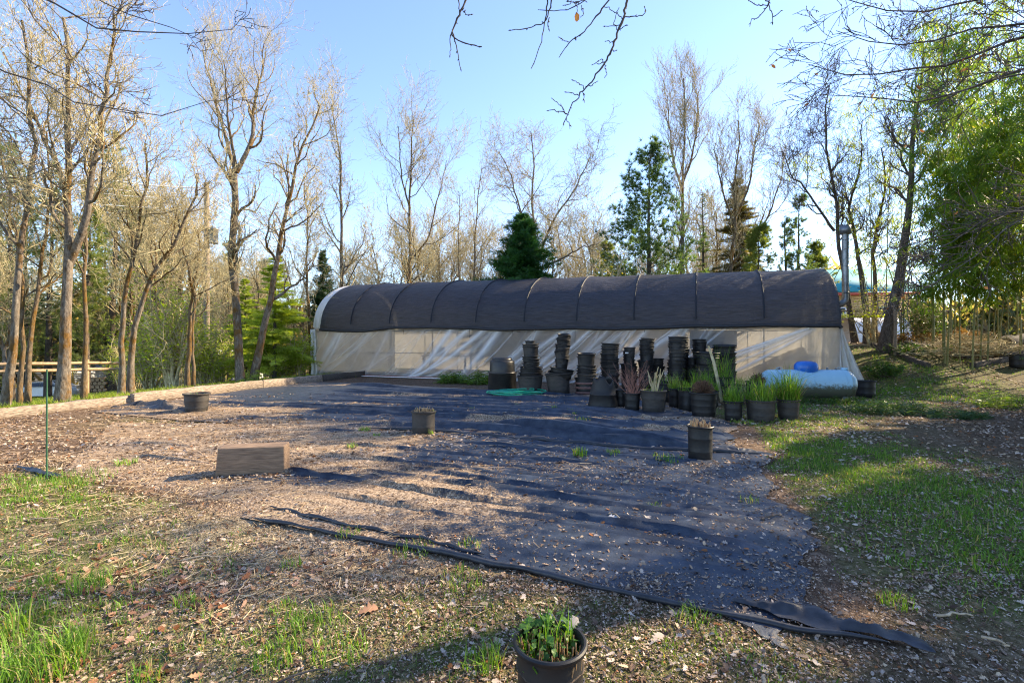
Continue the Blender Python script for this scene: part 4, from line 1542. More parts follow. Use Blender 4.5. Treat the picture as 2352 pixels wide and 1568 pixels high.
ex = np.array([0.313, 0.95])
eo = np.array([-10.4, 9.8])
timber(eo - ex * 4.2, eo + ex * 2.75, 0.17, 0.35, 0.13, 'nearest dark weathered edging timber at the left edge', M['edgewood'], 0.02, 1)
timber(eo + ex * 2.45 + np.array([0.11, 0]), eo + ex * 6.6, 0.26, 0.4, 0.14, 'raised pale edging timber behind the bucket pot', M['edgewood'], 0.0, 2)
timber(eo + ex * 6.62, eo + ex * 9.5, 0.25, 0.4, 0.14, 'pale edging timber leading up towards the greenhouse', M['edgewood'], 0.0, 3)
timber(eo + ex * 9.53, eo + ex * 12.3, 0.25, 0.4, 0.15, 'blackened edging timber at the left corner of the greenhouse', M['darkwood'], 0.0, 4)
a, b_ = G(2100, 930)[:2], None
for (pa, pb, Ya, Yb, lab, sd) in (((2005, 812), (2130, 838), 19.5, 16.5, 'long dark log edging the bank behind the tank', 5),
                                  ((2080, 812), (2225, 822), 20.0, 17.5, 'dark upper log lying across the leafy bank', 6),
                                  ((2235, 826), (2345, 812), 16.6, 17.6, 'thick dark log at the right edge of the clearing', 7)):
    A_, B_ = P(*pa, Ya), P(*pb, Yb)
    za = float(gz(A_[0], A_[1]))
    timber(A_[:2], B_[:2], za + 0.16, 0.4, 0.2, lab, M['darkwood'], float(gz(B_[0], B_[1])) - za, sd)

# green stake
sx, sy = G(108, 1104)
mb = MB().tubes(np.array([[sx, sy, -0.1], [sx, sy, 0.6], [sx + 0.003, sy, 1.24]]), 0.0085, 8, cap=True)
tag(mb.build('garden_stake', simple('green_stake', (0.012, 0.06, 0.025), (0.03, 0.11, 0.05), 6, 0.5), None, smooth=True), 'thin dark green upright garden stake in the grass at left', 'stake')
# ---------------------------------------------------------------- bare oaks
def resample(pts, K):
    pts = np.asarray(pts, float)
    t = np.concatenate([[0], np.cumsum(np.linalg.norm(np.diff(pts, axis=0), axis=1))])
    u = np.linspace(0, t[-1], K)
    out = np.stack([np.interp(u, t, pts[:, k]) for k in range(3)], -1)
    sm = out.copy()
    sm[1:-1] = (out[:-2] + 2 * out[1:-1] + out[2:]) / 4
    return sm


def oak_parts(stems, seed, spec, base):
    """stems: (points, r0, r1, first height fraction that bears limbs). Returns the three part meshes"""
    rng = np.random.default_rng(seed)
    tr, cr, li = MB(), MB(), MB()
    K = 14
    P0 = np.stack([resample(s[0], K) for s in stems])
    wig = rng.normal(size=P0.shape) * spec.get('wob', 0.04)
    wig[:, 0] = 0
    P0 = P0 + wig * np.linspace(0.2, 1, K)[None, :, None]
    R0 = 0.9 * np.stack([s[1] + (s[2] - s[1]) * np.linspace(0, 1, K) ** 0.8 for s in stems])
    flare = np.array([s[3] < 2 and s[4] if len(s) > 4 else True for s in stems])
    R0[:, 0] *= np.where(flare, 1.35, 1.0)
    R0[:, 1] *= np.where(flare, 1.08, 1.0)
    tr.tubes(P0, R0, 12, rng)
    lens, ns, angs = spec['len'], spec['n'], spec['ang']
    up, wg = spec.get('up', 0.12), spec.get('wig', 0.22)
    batches = []
    l1 = []
    for k, s in enumerate(stems):
        b, _ = grow(rng, P0[k:k + 1], R0[k:k + 1], ns[0] if np.isscalar(ns[0]) else ns[0][k], lens[0], angs[0], up, wg, 8, s[3], 0.55, 0.3, 1.0, spec.get('fall', 0.35))
        l1.append(b)
    b = (np.concatenate([x[0] for x in l1]), np.concatenate([x[1] for x in l1]))
    b[1][:] = np.maximum(b[1], spec.get('tw', 0.006))
    tr.tubes(b[0], b[1], 6, rng)
    batches.append(b)
    for lv in range(1, len(lens)):
        src = batches[-1]
        b, _ = grow(rng, src[0], src[1], ns[lv], lens[lv], angs[lv], up * 0.8, wg, max(4, 7 - lv), 0.12, 0.6, 0.35, 1.0, 0.3)
        b[1][:] = np.maximum(b[1], spec.get('tw', 0.006) * (0.8 if lv > 2 else 1))
        cr.tubes(b[0], b[1], 4 if lv == 1 else 3, rng)
        batches.append(b)
    nl = spec.get('lichen', 0)
    if nl:
        pts, dirs = [], []
        for lv, wgt in ((0, 0.35), (1, 0.45), (2, 0.2)):
            Pb = batches[min(lv, len(batches) - 1)][0]
            m = int(nl * wgt * 0.6)
            i = rng.integers(0, len(Pb), m)
            j = rng.integers(0, Pb.shape[1] - 1, m)
            f = rng.random((m, 1))
            pts.append(Pb[i, j] * (1 - f) + Pb[i, j + 1] * f)
        pts = np.concatenate(pts)
        m = len(pts)
        rep = 3
        pos = np.repeat(pts, rep, 0) + rng.normal(size=(m * rep, 3)) * 0.03
        d = rng.normal(size=(m * rep, 3))
        d[:, 2] -= 0.7
        sc = rng.uniform(0.025, 0.075, m * rep) * spec.get('lsc', 1.0)
        t = rng.random((m, 1))
        col = np.array([0.30, 0.27, 0.15]) * (1 - t) + np.array([0.56, 0.52, 0.34]) * t
        li.scatter([(0, -0.16, 0), (0, 0.16, 0), (0.6, 0.22, 0.1), (1, 0, -0.05), (0.6, -0.2, 0.05)], None, [(0, 1, 2), (0, 2, 4), (4, 2, 3)], pos, frames(d, rng), sc, np.repeat(col, rep, 0))
    return (tr, cr, li), batches


def put_oak(label, stems, seed, spec, group=None, barkm='bark', twigm='twig', name='bare_oak'):
    base = np.array(stems[0][0][0], float)
    root = empty(name, base, 0, label, 'tree', group)
    (tr, cr, li), bt = oak_parts(stems, seed, spec, base)
    tr.build('trunk', M[barkm], root, smooth=True, off=base)
    cr.build('crown', M[twigm], root, off=base)
    if li.n:
        tag(li.build('lichen', M['lichen'], root, off=base), kind='stuff')
    return root


def pixstem(pts, Y, r0, r1, first, seed=0, grounded=True, dy=0.5):
    """trunk line read from the photo, placed at its own depth with some lean in depth"""
    rng = np.random.default_rng(seed)
    n = len(pts)
    lean = rng.normal() * dy
    out = []
    for k, (px, py) in enumerate(pts):
        out.append(P(px, py, Y + lean * (k / max(n - 1, 1))))
    out = np.array(out)
    if grounded:
        g = float(gz(out[0, 0], out[0, 1]))
        out[0, 2] = g - 0.12
    return (out, r0, r1, first, grounded)


SP = dict(len=[2.3, 1.25, 0.7, 0.38], n=[11, 6, 5, 2], ang=[48, 42, 42, 40], up=0.16, wig=0.24, lichen=420, tw=0.0045)


def sp(**k):
    d = dict(SP)
    d.update(k)
    return d


# near row behind the timber edging, left to right
put_oak('leaning mossy oak at the far left edge, first of the row behind the timber', [pixstem([(10, 935), (27, 819), (40, 702), (50, 586), (63, 470), (80, 330), (70, 200), (55, 60)], 11.9, 0.105, 0.03, 0.35, 1)], 101, sp(lichen=390))
put_oak('thin dark mossy oak second from the left edge', [pixstem([(46, 930), (50, 769), (53, 686), (40, 560), (15, 430), (-10, 300)], 12.6, 0.07, 0.025, 0.3, 2)], 102, sp(n=[11, 6, 5, 2], lichen=270), barkm='bark_mossy')
put_oak('thin oak leaning slightly right just before the big forked oak', [pixstem([(63, 926), (71, 769), (83, 682), (96, 603), (110, 500), (120, 420), (105, 300)], 12.4, 0.075, 0.02, 0.35, 3)], 103, sp(n=[11, 6, 5, 2], lichen=270), barkm='bark_mossy')
put_oak('biggest forked oak of the left row with three lichened stems', [
    pixstem([(144, 931), (147, 850), (149, 769), (154, 656), (158, 600), (155, 536), (159, 470), (153, 365), (156, 299), (156, 199), (153, 116), (145, 40)], 12.2, 0.165, 0.035, 0.42, 4, dy=0.2),
    pixstem([(158, 610), (181, 560), (190, 530), (199, 498), (212, 398), (226, 315), (242, 199), (256, 100), (262, 30)], 12.25, 0.11, 0.025, 0.25, 5, False, dy=0.7),
    pixstem([(154, 470), (145, 400), (120, 359), (95, 300), (73, 249), (50, 205), (33, 183), (10, 120)], 12.2, 0.07, 0.02, 0.15, 6, False, dy=0.9)], 104,
    sp(n=[[13, 13, 9], 6, 5, 2], len=[2.0, 1.15, 0.65, 0.36], lichen=1140))
put_oak('slender mossy oak right beside the big forked oak', [pixstem([(193, 922), (196, 769), (199, 586), (200, 470), (206, 360), (215, 280)], 12.8, 0.075, 0.02, 0.45, 7)], 105, sp(n=[12, 6, 5, 2]), barkm='bark_mossy')
put_oak('grey crooked oak, left of the crossing pair', [pixstem([(279, 910), (281, 802), (282, 702), (299, 629), (309, 570), (318, 520), (322, 497), (332, 465), (345, 400), (335, 330)], 15.0, 0.105, 0.025, 0.5, 8)], 106, sp(n=[12, 6, 5, 2], len=[1.9, 1.1, 0.65, 0.36]))
put_oak('oak sweeping to the right across its neighbour, right of the crossing pair', [pixstem([(300, 906), (300, 802), (319, 719), (332, 659), (359, 613), (398, 560), (432, 503), (447, 460), (452, 400)], 15.3, 0.12, 0.025, 0.45, 9)], 107, sp(n=[13, 6, 5, 2], len=[1.9, 1.1, 0.65, 0.36]))
put_oak('twin-stemmed small mossy oak in front of the utility pole', [pixstem([(430, 888), (433, 830), (435, 769), (440, 700), (442, 669), (430, 600), (415, 540), (400, 480)], 16.8, 0.10, 0.02, 0.4, 10),
        pixstem([(446, 884), (443, 800), (444, 740), (450, 660), (458, 590), (456, 520)], 17.0, 0.075, 0.018, 0.4, 11)], 108, sp(n=[[11, 10], 6, 5, 2], len=[1.8, 1.0, 0.6, 0.36]), barkm='bark_mossy')
put_oak('tall straight oak with a high wide fork in the middle left', [
    pixstem([(554, 880), (548, 800), (546, 736), (538, 653), (531, 603), (534, 540), (538, 503), (540, 470), (542, 392)], 19.5, 0.185, 0.13, 0.42, 12, dy=0.1),
    pixstem([(543, 396), (528, 359), (519, 320), (511, 282), (500, 245), (491, 216), (478, 170), (466, 110)], 19.5, 0.10, 0.02, 0.12, 13, False, dy=0.8),
    pixstem([(543, 396), (537, 340), (525, 280), (520, 210), (512, 140)], 19.6, 0.08, 0.018, 0.3, 15, False, dy=0.9),
    pixstem([(543, 396), (558, 372), (576, 335), (581, 320), (579, 266), (594, 199), (600, 149), (610, 100)], 19.5, 0.12, 0.02, 0.12, 14, False, dy=0.8)], 109,
    sp(n=[[7, 11, 9, 12], 6, 5, 2], len=[2.5, 1.4, 0.8, 0.45], ang=[44, 40, 40, 40], up=0.22, lichen=660))
put_oak('pale oak leaning right behind the straight forked oak', [
    pixstem([(581, 874), (590, 830), (598, 785), (612, 735), (621, 696), (631, 629), (641, 570), (655, 500), (664, 470), (674, 398), (691, 349), (714, 299), (735, 240)], 20.0, 0.19, 0.03, 0.42, 16),
    pixstem([(622, 690), (650, 675), (672, 655), (690, 648), (720, 610)], 20.0, 0.08, 0.02, 0.2, 17, False)], 110,
    sp(n=[[18, 6], 6, 5, 2], len=[2.9, 1.5, 0.85, 0.45], lichen=1080, lsc=1.3))
put_oak('thin orange-mossed oak next to the greenhouse left end', [pixstem([(716, 850), (714, 800), (711, 740), (707, 653), (704, 586), (706, 500), (700, 420)], 23.5, 0.11, 0.03, 0.45, 18)], 111, sp(n=[14, 6, 5, 2], len=[2.3, 1.3, 0.8, 0.45], lichen=660, lsc=1.4), barkm='bark_mossy')
# behind the greenhouse
FAR = sp(len=[3.6, 1.9, 1.05, 0.55], n=[18, 7, 5, 2], tw=0.0065, lichen=660, lsc=1.5, up=0.2)
put_oak('oak with rugged trunk just behind the left end of the greenhouse roof', [pixstem([(784, 760), (785, 658), (786, 545), (781, 475), (788, 400), (775, 320), (760, 240)], 30.0, 0.17, 0.035, 0.2, 19)], 112, {**FAR, 'len': [3.4, 1.9, 1.05, 0.55]})
put_oak('upright dark-trunked oak standing behind the left third of the greenhouse', [pixstem([(939, 760), (940, 655), (942, 559), (940, 489), (942, 404), (946, 330), (950, 275)], 31.0, 0.18, 0.03, 0.2, 20), pixstem([(940, 600), (985, 550), (1000, 480), (1015, 420), (1025, 370)], 31, 0.08, 0.02, 0.2, 21, False), pixstem([(942, 480), (925, 420), (918, 360), (915, 290)], 31, 0.07, 0.02, 0.2, 22, False)], 113, {**FAR, 'n': [[17, 8, 8], 7, 5, 2], 'ang': [40, 40, 40, 40], 'lichen': 450}, barkm='bark_mossy')
put_oak('thin pale oak between the dark-trunked oak and the crooked oak', [pixstem([(1088, 760), (1088, 640), (1092, 540), (1096, 470), (1102, 420), (1106, 385)], 40.0, 0.16, 0.03, 0.2, 23)], 114, {**FAR, 'n': [16, 6, 5, 2], 'len': [3.2, 1.8, 1.05, 0.6]})
put_oak('thin pale oak just left of the thin oak behind the roof', [pixstem([(1056, 760), (1056, 640), (1052, 560), (1058, 490), (1054, 440)], 40.0, 0.12, 0.03, 0.2, 53)], 144, {**FAR, 'n': [12, 6, 5, 2], 'len': [2.6, 1.6, 1.0, 0.6]})
put_oak('wide crooked oak with snaking limbs behind the dark green cedar', [
    pixstem([(1240, 760), (1238, 640), (1232, 560), (1224, 503), (1222, 450), (1223, 404), (1228, 350), (1220, 300)], 27.0, 0.17, 0.03, 0.25, 24, dy=0.2),
    pixstem([(1238, 590), (1252, 550), (1280, 490), (1303, 460), (1330, 420), (1345, 380), (1360, 350)], 27.0, 0.10, 0.02, 0.2, 25, False, dy=0.6),
    pixstem([(1250, 610), (1290, 595), (1330, 570), (1372, 560)], 27.0, 0.08, 0.02, 0.2, 26, False, dy=0.6),
    pixstem([(1230, 545), (1200, 500), (1185, 450), (1170, 390), (1145, 345)], 27.0, 0.09, 0.02, 0.2, 27, False, dy=0.6)], 115,
    {**FAR, 'n': [[13, 11, 6, 10], 7, 5, 2], 'len': [2.6, 1.5, 0.9, 0.5], 'ang': [55, 50, 48, 45], 'wig': 0.38, 'tw': 0.0065, 'lichen': 270}, barkm='bark', twigm='twig')
put_oak('tall narrow vase-shaped oak, highest crown right of centre', [pixstem([(1566, 760), (1566, 616), (1567, 483), (1569, 398), (1571, 320), (1573, 240), (1570, 180)], 28.0, 0.19, 0.03, 0.34, 28, dy=0.2),
        pixstem([(1568, 420), (1590, 360), (1600, 290), (1605, 210)], 28, 0.09, 0.02, 0.1, 29, False), pixstem([(1568, 440), (1545, 370), (1538, 300), (1532, 220)], 28, 0.09, 0.02, 0.1, 30, False)], 116,
    {**FAR, 'n': [[16, 10, 10], 7, 5, 2], 'len': [2.7, 1.5, 0.95, 0.5], 'ang': [30, 32, 36, 36], 'up': 0.34, 'lichen': 210}, twigm='twig')
put_oak('many-stemmed bare oak overlapping the brownish fir', [pixstem([(1672, 770), (1676, 620), (1692, 517), (1688, 440), (1685, 398), (1700, 330), (1690, 280)], 27.0, 0.15, 0.03, 0.25, 31),
        pixstem([(1680, 610), (1720, 560), (1765, 500), (1785, 440), (1800, 400), (1795, 340)], 27, 0.09, 0.02, 0.2, 32, False), pixstem([(1690, 500), (1720, 430), (1730, 350), (1745, 290)], 27, 0.08, 0.02, 0.15, 33, False),
        pixstem([(1690, 530), (1665, 460), (1650, 400), (1640, 330)], 27, 0.08, 0.02, 0.15, 34, False)], 117,
    {**FAR, 'n': [[10, 9, 9, 8], 7, 5, 2], 'len': [2.4, 1.4, 0.9, 0.5], 'ang': [38, 40, 40, 40], 'up': 0.28, 'lichen': 150}, twigm='twig', barkm='bark_mossy')
put_oak('crooked grey oak behind the stove pipe, left trunk of the cluster', [pixstem([(1965, 778), (1950, 700), (1932, 586), (1915, 517), (1928, 473), (1918, 430), (1901, 387), (1897, 330), (1892, 278), (1900, 200)], 21.0, 0.14, 0.025, 0.38, 35),
        pixstem([(1916, 530), (1880, 480), (1850, 430), (1812, 400), (1800, 350)], 21, 0.07, 0.02, 0.2, 36, False)], 118,
    sp(n=[[15, 8], 7, 5, 2], len=[2.1, 1.2, 0.75, 0.4], lichen=150, tw=0.006), barkm='bark_dark', twigm='twig_dark')
put_oak('slim wavy oak in the middle of the cluster right of the stove pipe', [pixstem([(1990, 782), (1987, 700), (1975, 610), (1962, 540), (1950, 480), (1955, 430), (1985, 380), (1975, 300)], 20.5, 0.13, 0.025, 0.4, 37)], 119, sp(n=[11, 6, 5, 2], len=[1.9, 1.1, 0.7, 0.4], lichen=90), barkm='bark_dark', twigm='twig_dark')
put_oak('mossy oak with a small leafy sprout, right trunk of the cluster', [pixstem([(2012, 782), (2008, 720), (2010, 650), (2003, 580), (2020, 500), (2035, 420), (2025, 340)], 20.0, 0.12, 0.025, 0.4, 38)], 120, sp(n=[11, 6, 5, 2], len=[1.9, 1.1, 0.7, 0.4], lichen=90), barkm='bark_mossy', twigm='twig_dark')
put_oak('thick leaning oak with a trunk widening to the ground beside the bamboo', [pixstem([(2030, 785), (2050, 700), (2072, 620), (2080, 520), (2095, 430), (2090, 330), (2105, 250), (2125, 150), (2120, 60)], 18.5, 0.24, 0.015, 0.45, 39)], 121, sp(n=[16, 7, 5, 2], len=[2.4, 1.3, 0.8, 0.45], lichen=90), barkm='bark_dark', twigm='twig_dark')

# generic bare trees: five shapes shared by the wood further back
rng0 = np.random.default_rng(900)
PROTO = []
for k in range(5):
    rg = np.random.default_rng(950 + k)
    H = 9.0
    x = np.cumsum(rg.normal(size=8) * 0.22)
    st = np.stack([x - x[0], np.cumsum(rg.normal(size=8) * 0.2), np.linspace(-0.2, H * 0.82, 8)], -1)
    st[:, 1] -= st[0, 1]
    stems = [(st, 0.15, 0.03, 0.3)]
    if k % 2:
        j = 3
        s2 = np.array([st[j] + np.array([0.25 * t * (1 if k == 1 else -1) * 1.6, 0.15 * t, 0.75 * t]) for t in range(6)])
        stems.append((s2, 0.09, 0.02, 0.2, False))
    spc = sp(len=[2.9, 1.6, 0.95, 0.52], n=[15, 6, 5, 2], tw=0.007, lichen=570, lsc=1.7, up=0.2)
    spc['n'] = [[15] + [8] * (len(stems) - 1), 6, 5, 2]
    (tr, cr, li), _ = oak_parts(stems, 960 + k, spc, None)
    PROTO.append((tr.mesh('trunk', M['bark' if k % 2 else 'bark_mossy'], True), cr.mesh('crown', M['twig']), li.mesh('lichen', M['lichen'])))


def wood_tree(k, x, y, s, rz, label, group, zoff=0.0):
    root = empty('bare_oak', (x, y, float(gz(x, y)) + zoff), rz, label, 'tree', group)
    root.scale = (s, s, s)
    for nm, me in zip(('trunk', 'crown', 'lichen'), PROTO[k]):
        o = bpy.data.objects.new(nm, me)
        COL.objects.link(o)
        o.parent = root
        if nm == 'lichen':
            o['kind'] = 'stuff'
    return root


g1 = 'lichened bare trees of the left wood'
l1 = 'slim lichened bare tree deep in the wood left of the greenhouse'
for i in range(22):
    px = rng0.uniform(-150, 700)
    px = px + 90 if 430 < px < 520 else px
    Yd = rng0.uniform(26, 54)
    wood_tree(i % 5, (px - 1176) / F * Yd, Yd, (-float(gz((px - 1176) / F * Yd, Yd)) + 1.55 + (784 - (rng0.uniform(330, 600) if px < 430 else rng0.uniform(520, 660))) / F * Yd) / 9.6, rng0.uniform(0, 6.28), l1, g1)
g2 = 'bare trees beyond the greenhouse roof'
l2 = 'thin bare tree in the hazy line of crowns beyond the greenhouse roof'
for i in range(30):
    px = (745 + (i + rng0.uniform(0, 0.8)) * 31) if i < 16 else 1250 + (i - 16 + rng0.uniform(0, 0.8)) * 32
    Yd = rng0.uniform(38, 54)
    top = 0.74 if px < 1120 else 0.60
    wood_tree((i * 2) % 5, (px - 1176) / F * Yd, Yd, (1.55 + (784 - rng0.uniform(450, 600)) / F * Yd) / 9.6, rng0.uniform(0, 6.28), l2, g2)


# ---------------------------------------------------------------- conifers
def conifer(label, base, H, R, seed, style='pine', col=((0.035, 0.075, 0.03), (0.10, 0.17, 0.06)), dens=1.0, zlow=0.1, r0=None, name=None, group=None, barkm='bark_dark', cat='tree'):
    rng = np.random.default_rng(seed)
    base = np.asarray(base, float)
    root = empty(name or {'pine': 'pine_tree', 'fir': 'fir_tree', 'cedar': 'cedar_tree'}[style], base, 0, label, cat, group)
    K = 10
    st = np.stack([np.cumsum(rng.normal(size=K) * 0.006 * H) * 0.5, np.cumsum(rng.normal(size=K) * 0.006 * H) * 0.5, np.linspace(-0.15, H, K)], -1)
    r0 = r0 or 0.014 * H + 0.03
    MB().tubes(st, np.linspace(r0, 0.012, K), 8).build('trunk', M[barkm], root, smooth=True)
    nb = int({'pine': 95, 'fir': 150, 'cedar': 210}[style] * dens)
    f = zlow + (0.985 - zlow) * rng.random(nb) ** (0.9 if style != 'cedar' else 1.1)
    az = rng.uniform(0, 2 * math.pi, nb)
    prof = {'pine': (1 - f) ** 0.75 * (0.45 + 0.75 * rng.random(nb)), 'fir': (1 - f) ** 0.95 * (0.6 + 0.5 * rng.random(nb)), 'cedar': (1 - f) ** 0.65 * (0.35 + 0.85 * rng.random(nb))}[style]
    L = R * prof + 0.05 * R
    el = {'pine': 0.38, 'fir': -0.05, 'cedar': 0.15}[style] + rng.normal(size=nb) * 0.14 + (0.5 * f if style != 'cedar' else 0.8 * f)
    o = np.stack([np.interp(f, np.linspace(0, 1, K), st[:, 0]), np.interp(f, np.linspace(0, 1, K), st[:, 1]), f * H], -1)
    d = np.stack([np.cos(az) * np.cos(el), np.sin(az) * np.cos(el), np.sin(el)], -1)
    t = np.linspace(0, 1, 5)[None, :, None]
    droop = {'pine': 0.10, 'fir': -0.18, 'cedar': -0.25}[style]
    Pb = o[:, None] + d[:, None] * L[:, None, None] * t + np.array([0, 0, 1.0]) * droop * L[:, None, None] * t ** 2
    MB().tubes(Pb, np.clip(0.012 * H / 8 * (1 - 0.7 * t[..., 0]) * np.ones((nb, 1)), 0.004, 1), 4, rng).build('branches', M[barkm], root)
    mb = MB()
    ca, cb = np.array(col[0]), np.array(col[1])
    if style == 'pine':
        sub, idx = grow(rng, Pb, np.full((nb, 5), 0.01), 7, R * 0.24, 40, 0.12, 0.1, 3, 0.30, fall=0.4)
        tips = np.concatenate([sub[0][:, 2], sub[0][:, 1], Pb[:, 4], Pb[:, 3]])
        td = unit(np.concatenate([sub[0][:, 2] - sub[0][:, 1], sub[0][:, 1] - sub[0][:, 0], Pb[:, 4] - Pb[:, 3], Pb[:, 4] - Pb[:, 3]]))
        m = 26
        n = len(tips)
        ctr = np.repeat(tips, m, 0)
        dd = unit(np.repeat(td, m, 0) * 0.9 + rng.normal(size=(n * m, 3)) * 0.62)
        Ln = rng.uniform(0.6, 1.1, n * m) * 0.042 * R * (1.9 if R < 2.5 else 1.5) + 0.05
        tt = np.repeat(rng.random((n, 1)), m, 0) * 0.7 + rng.random((n * m, 1)) * 0.3
        wv = 0.055
        mb.scatter([(-0.05, -wv, 0), (-0.05, wv, 0), (1, 0, 0)], None, [(0, 1, 2)], ctr, frames(dd, rng), Ln, ca * (1 - tt) + cb * tt)
    else:
        m = {'fir': 42, 'cedar': 46}[style]
        q = rng.random((nb, m)) ** 0.75
        fi = q * 4
        ii = np.clip(fi.astype(int), 0, 3)
        fr = (fi - ii)[..., None]
        bi = np.arange(nb)[:, None]
        ctr = (Pb[bi, ii] * (1 - fr) + Pb[bi, ii + 1] * fr).reshape(-1, 3)
        bd = unit(Pb[:, 4] - Pb[:, 0])
        side = unit(np.cross(bd, [0, 0, 1.0]))
        sg = rng.choice([-1, 1], (nb, m))
        dd = (bd[:, None] * 0.75 + side[:, None] * sg[..., None] * 0.8 + rng.normal(size=(nb, m, 3)) * (0.16 if style == 'fir' else 0.4)).reshape(-1, 3)
        if style == 'cedar':
            dd[:, 2] -= 0.15
        n = len(ctr)
        Ln = (rng.uniform(0.5, 1.1, (nb, m)) * (L[:, None] * 0.34 * (1.15 - q)) + 0.05 * R + 0.03).ravel()
        tt = (np.repeat(rng.random((nb, 1)), m, 1) * 0.6 + rng.random((nb, m)) * 0.4).reshape(-1, 1)
        cc = ca * (1 - tt) + cb * tt
        # a feathered spray: a midrib with needles as narrow side blades
        tv = [(0, -0.02, 0), (0, 0.02, 0), (1, 0, -0.06)]
        tq = [(0, 1, 2)]
        for j in range(5):
            x0 = 0.08 + 0.17 * j
            for s_ in (-1, 1):
                k0 = len(tv)
                ln = 0.30 * (1 - 0.13 * j)
                tv += [(x0, 0, -0.02), (x0 + 0.09, 0, -0.02), (x0 + 0.22, s_ * ln, -0.05)]
                tq.append((k0, k0 + 1, k0 + 2))
        mb.scatter(tv, None, tq, ctr, frames(dd, rng, rng.normal(0, 0.8 if style == 'fir' else 1.1, n)), Ln, cc)
    mb.build('needles', M['needle'], root)
    return root


def at(px, Y, dz=0.0):
    x = (px - 1176) / F * Y
    return np.array([x, Y, float(gz(x, Y)) + dz])


def hgt(py, Y, base):
    return 1.55 - (py - 784) / F * Y - base[2]


b = at(1490, 24.5)
conifer('tall blue-green pine behind the middle of the greenhouse', b, hgt(345, 24.5, b), 3.7, 201, 'pine', ((0.055, 0.105, 0.05), (0.16, 0.235, 0.095)), 1.15)
b = at(1200, 23.5)
conifer('dense dark green cedar right behind the greenhouse ridge', b, hgt(500, 23.5, b), 3.5, 202, 'cedar', ((0.014, 0.065, 0.022), (0.06, 0.15, 0.045)), 1.7)
b = at(1692, 29)
conifer('brownish green fir tangled in bare branches right of the tall pine', b, hgt(405, 29, b), 3.1, 203, 'fir', ((0.07, 0.07, 0.028), (0.19, 0.15, 0.06)), 2.0)
b = at(1612, 30)
conifer('thin sparse fir between the vase-shaped oak and the brownish fir', b, hgt(440, 30, b), 1.3, 204, 'fir', ((0.06, 0.10, 0.04), (0.14, 0.18, 0.08)), 0.5)
b = at(1830, 26)
conifer('sparse young pine left of the stove pipe, right of its twin', b, hgt(455, 26, b), 1.7, 205, 'pine', ((0.05, 0.10, 0.055), (0.15, 0.21, 0.10)), 0.42)
b = at(1804, 27)
conifer('sparse young pine left of the stove pipe, shorter left twin', b, hgt(490, 27, b), 1.2, 206, 'pine', ((0.05, 0.10, 0.055), (0.15, 0.21, 0.10)), 0.36)
for (px, Y, top, R, sd, lab) in ((1745, 25, 525, 1.9, 207, 'low yellow-green pine just over the roof right of the brownish fir'), (1400, 27, 560, 1.4, 208, 'low green young pine at the left foot of the tall pine'), (1880, 27, 560, 1.5, 209, 'low pale green pine over the right end of the roof')):
    b = at(px, Y)
    conifer(lab, b, hgt(top, Y, b), R, sd, 'pine', ((0.10, 0.14, 0.035), (0.24, 0.28, 0.08)), 0.7)
# left side
b = at(632, 21.8)
conifer('bright yellow-green fir filling the gap left of the greenhouse', b, hgt(585, 21.8, b), 2.5, 210, 'fir', ((0.22, 0.30, 0.04), (0.46, 0.53, 0.09)), 0.95)
b = at(565, 26)
conifer('bright green fir behind the straight forked oak', b, hgt(640, 26, b), 2.0, 211, 'fir', ((0.18, 0.25, 0.04), (0.38, 0.45, 0.09)), 1.2)
b = at(740, 28)
conifer('dark green cedar behind the left end of the greenhouse', b, hgt(575, 28, b), 1.6, 212, 'cedar', ((0.015, 0.04, 0.018), (0.05, 0.09, 0.035)), 1.2)
for i, (px, Y, top, R) in enumerate(((255, 36, 300, 2.6), (60, 40, 400, 3.0), (330, 44, 470, 2.8), (410, 48, 520, 2.8), (-30, 38, 350, 3.0), (150, 46, 480, 3.0), (520, 50, 560, 2.6), (600, 52, 600, 2.6), (200, 33, 420, 2.4), (110, 35, 380, 2.6), (20, 33, 330, 2.6), (300, 38, 440, 2.6), (-60, 44, 300, 3.2), (370, 40, 540, 2.2), (450, 44, 600, 2.2), (240, 48, 500, 2.8))):
    b = at(px, Y)
    lab = ('tall hazy pine rising behind the big forked oak' if i == 0 else 'olive green pine far back in the left wood')
    conifer(lab, b, hgt(top, Y, b), R, 220 + i, 'pine', ((0.11, 0.15, 0.055), (0.27, 0.31, 0.12)), 1.2, group=None if i == 0 else 'olive pines deep in the left wood')


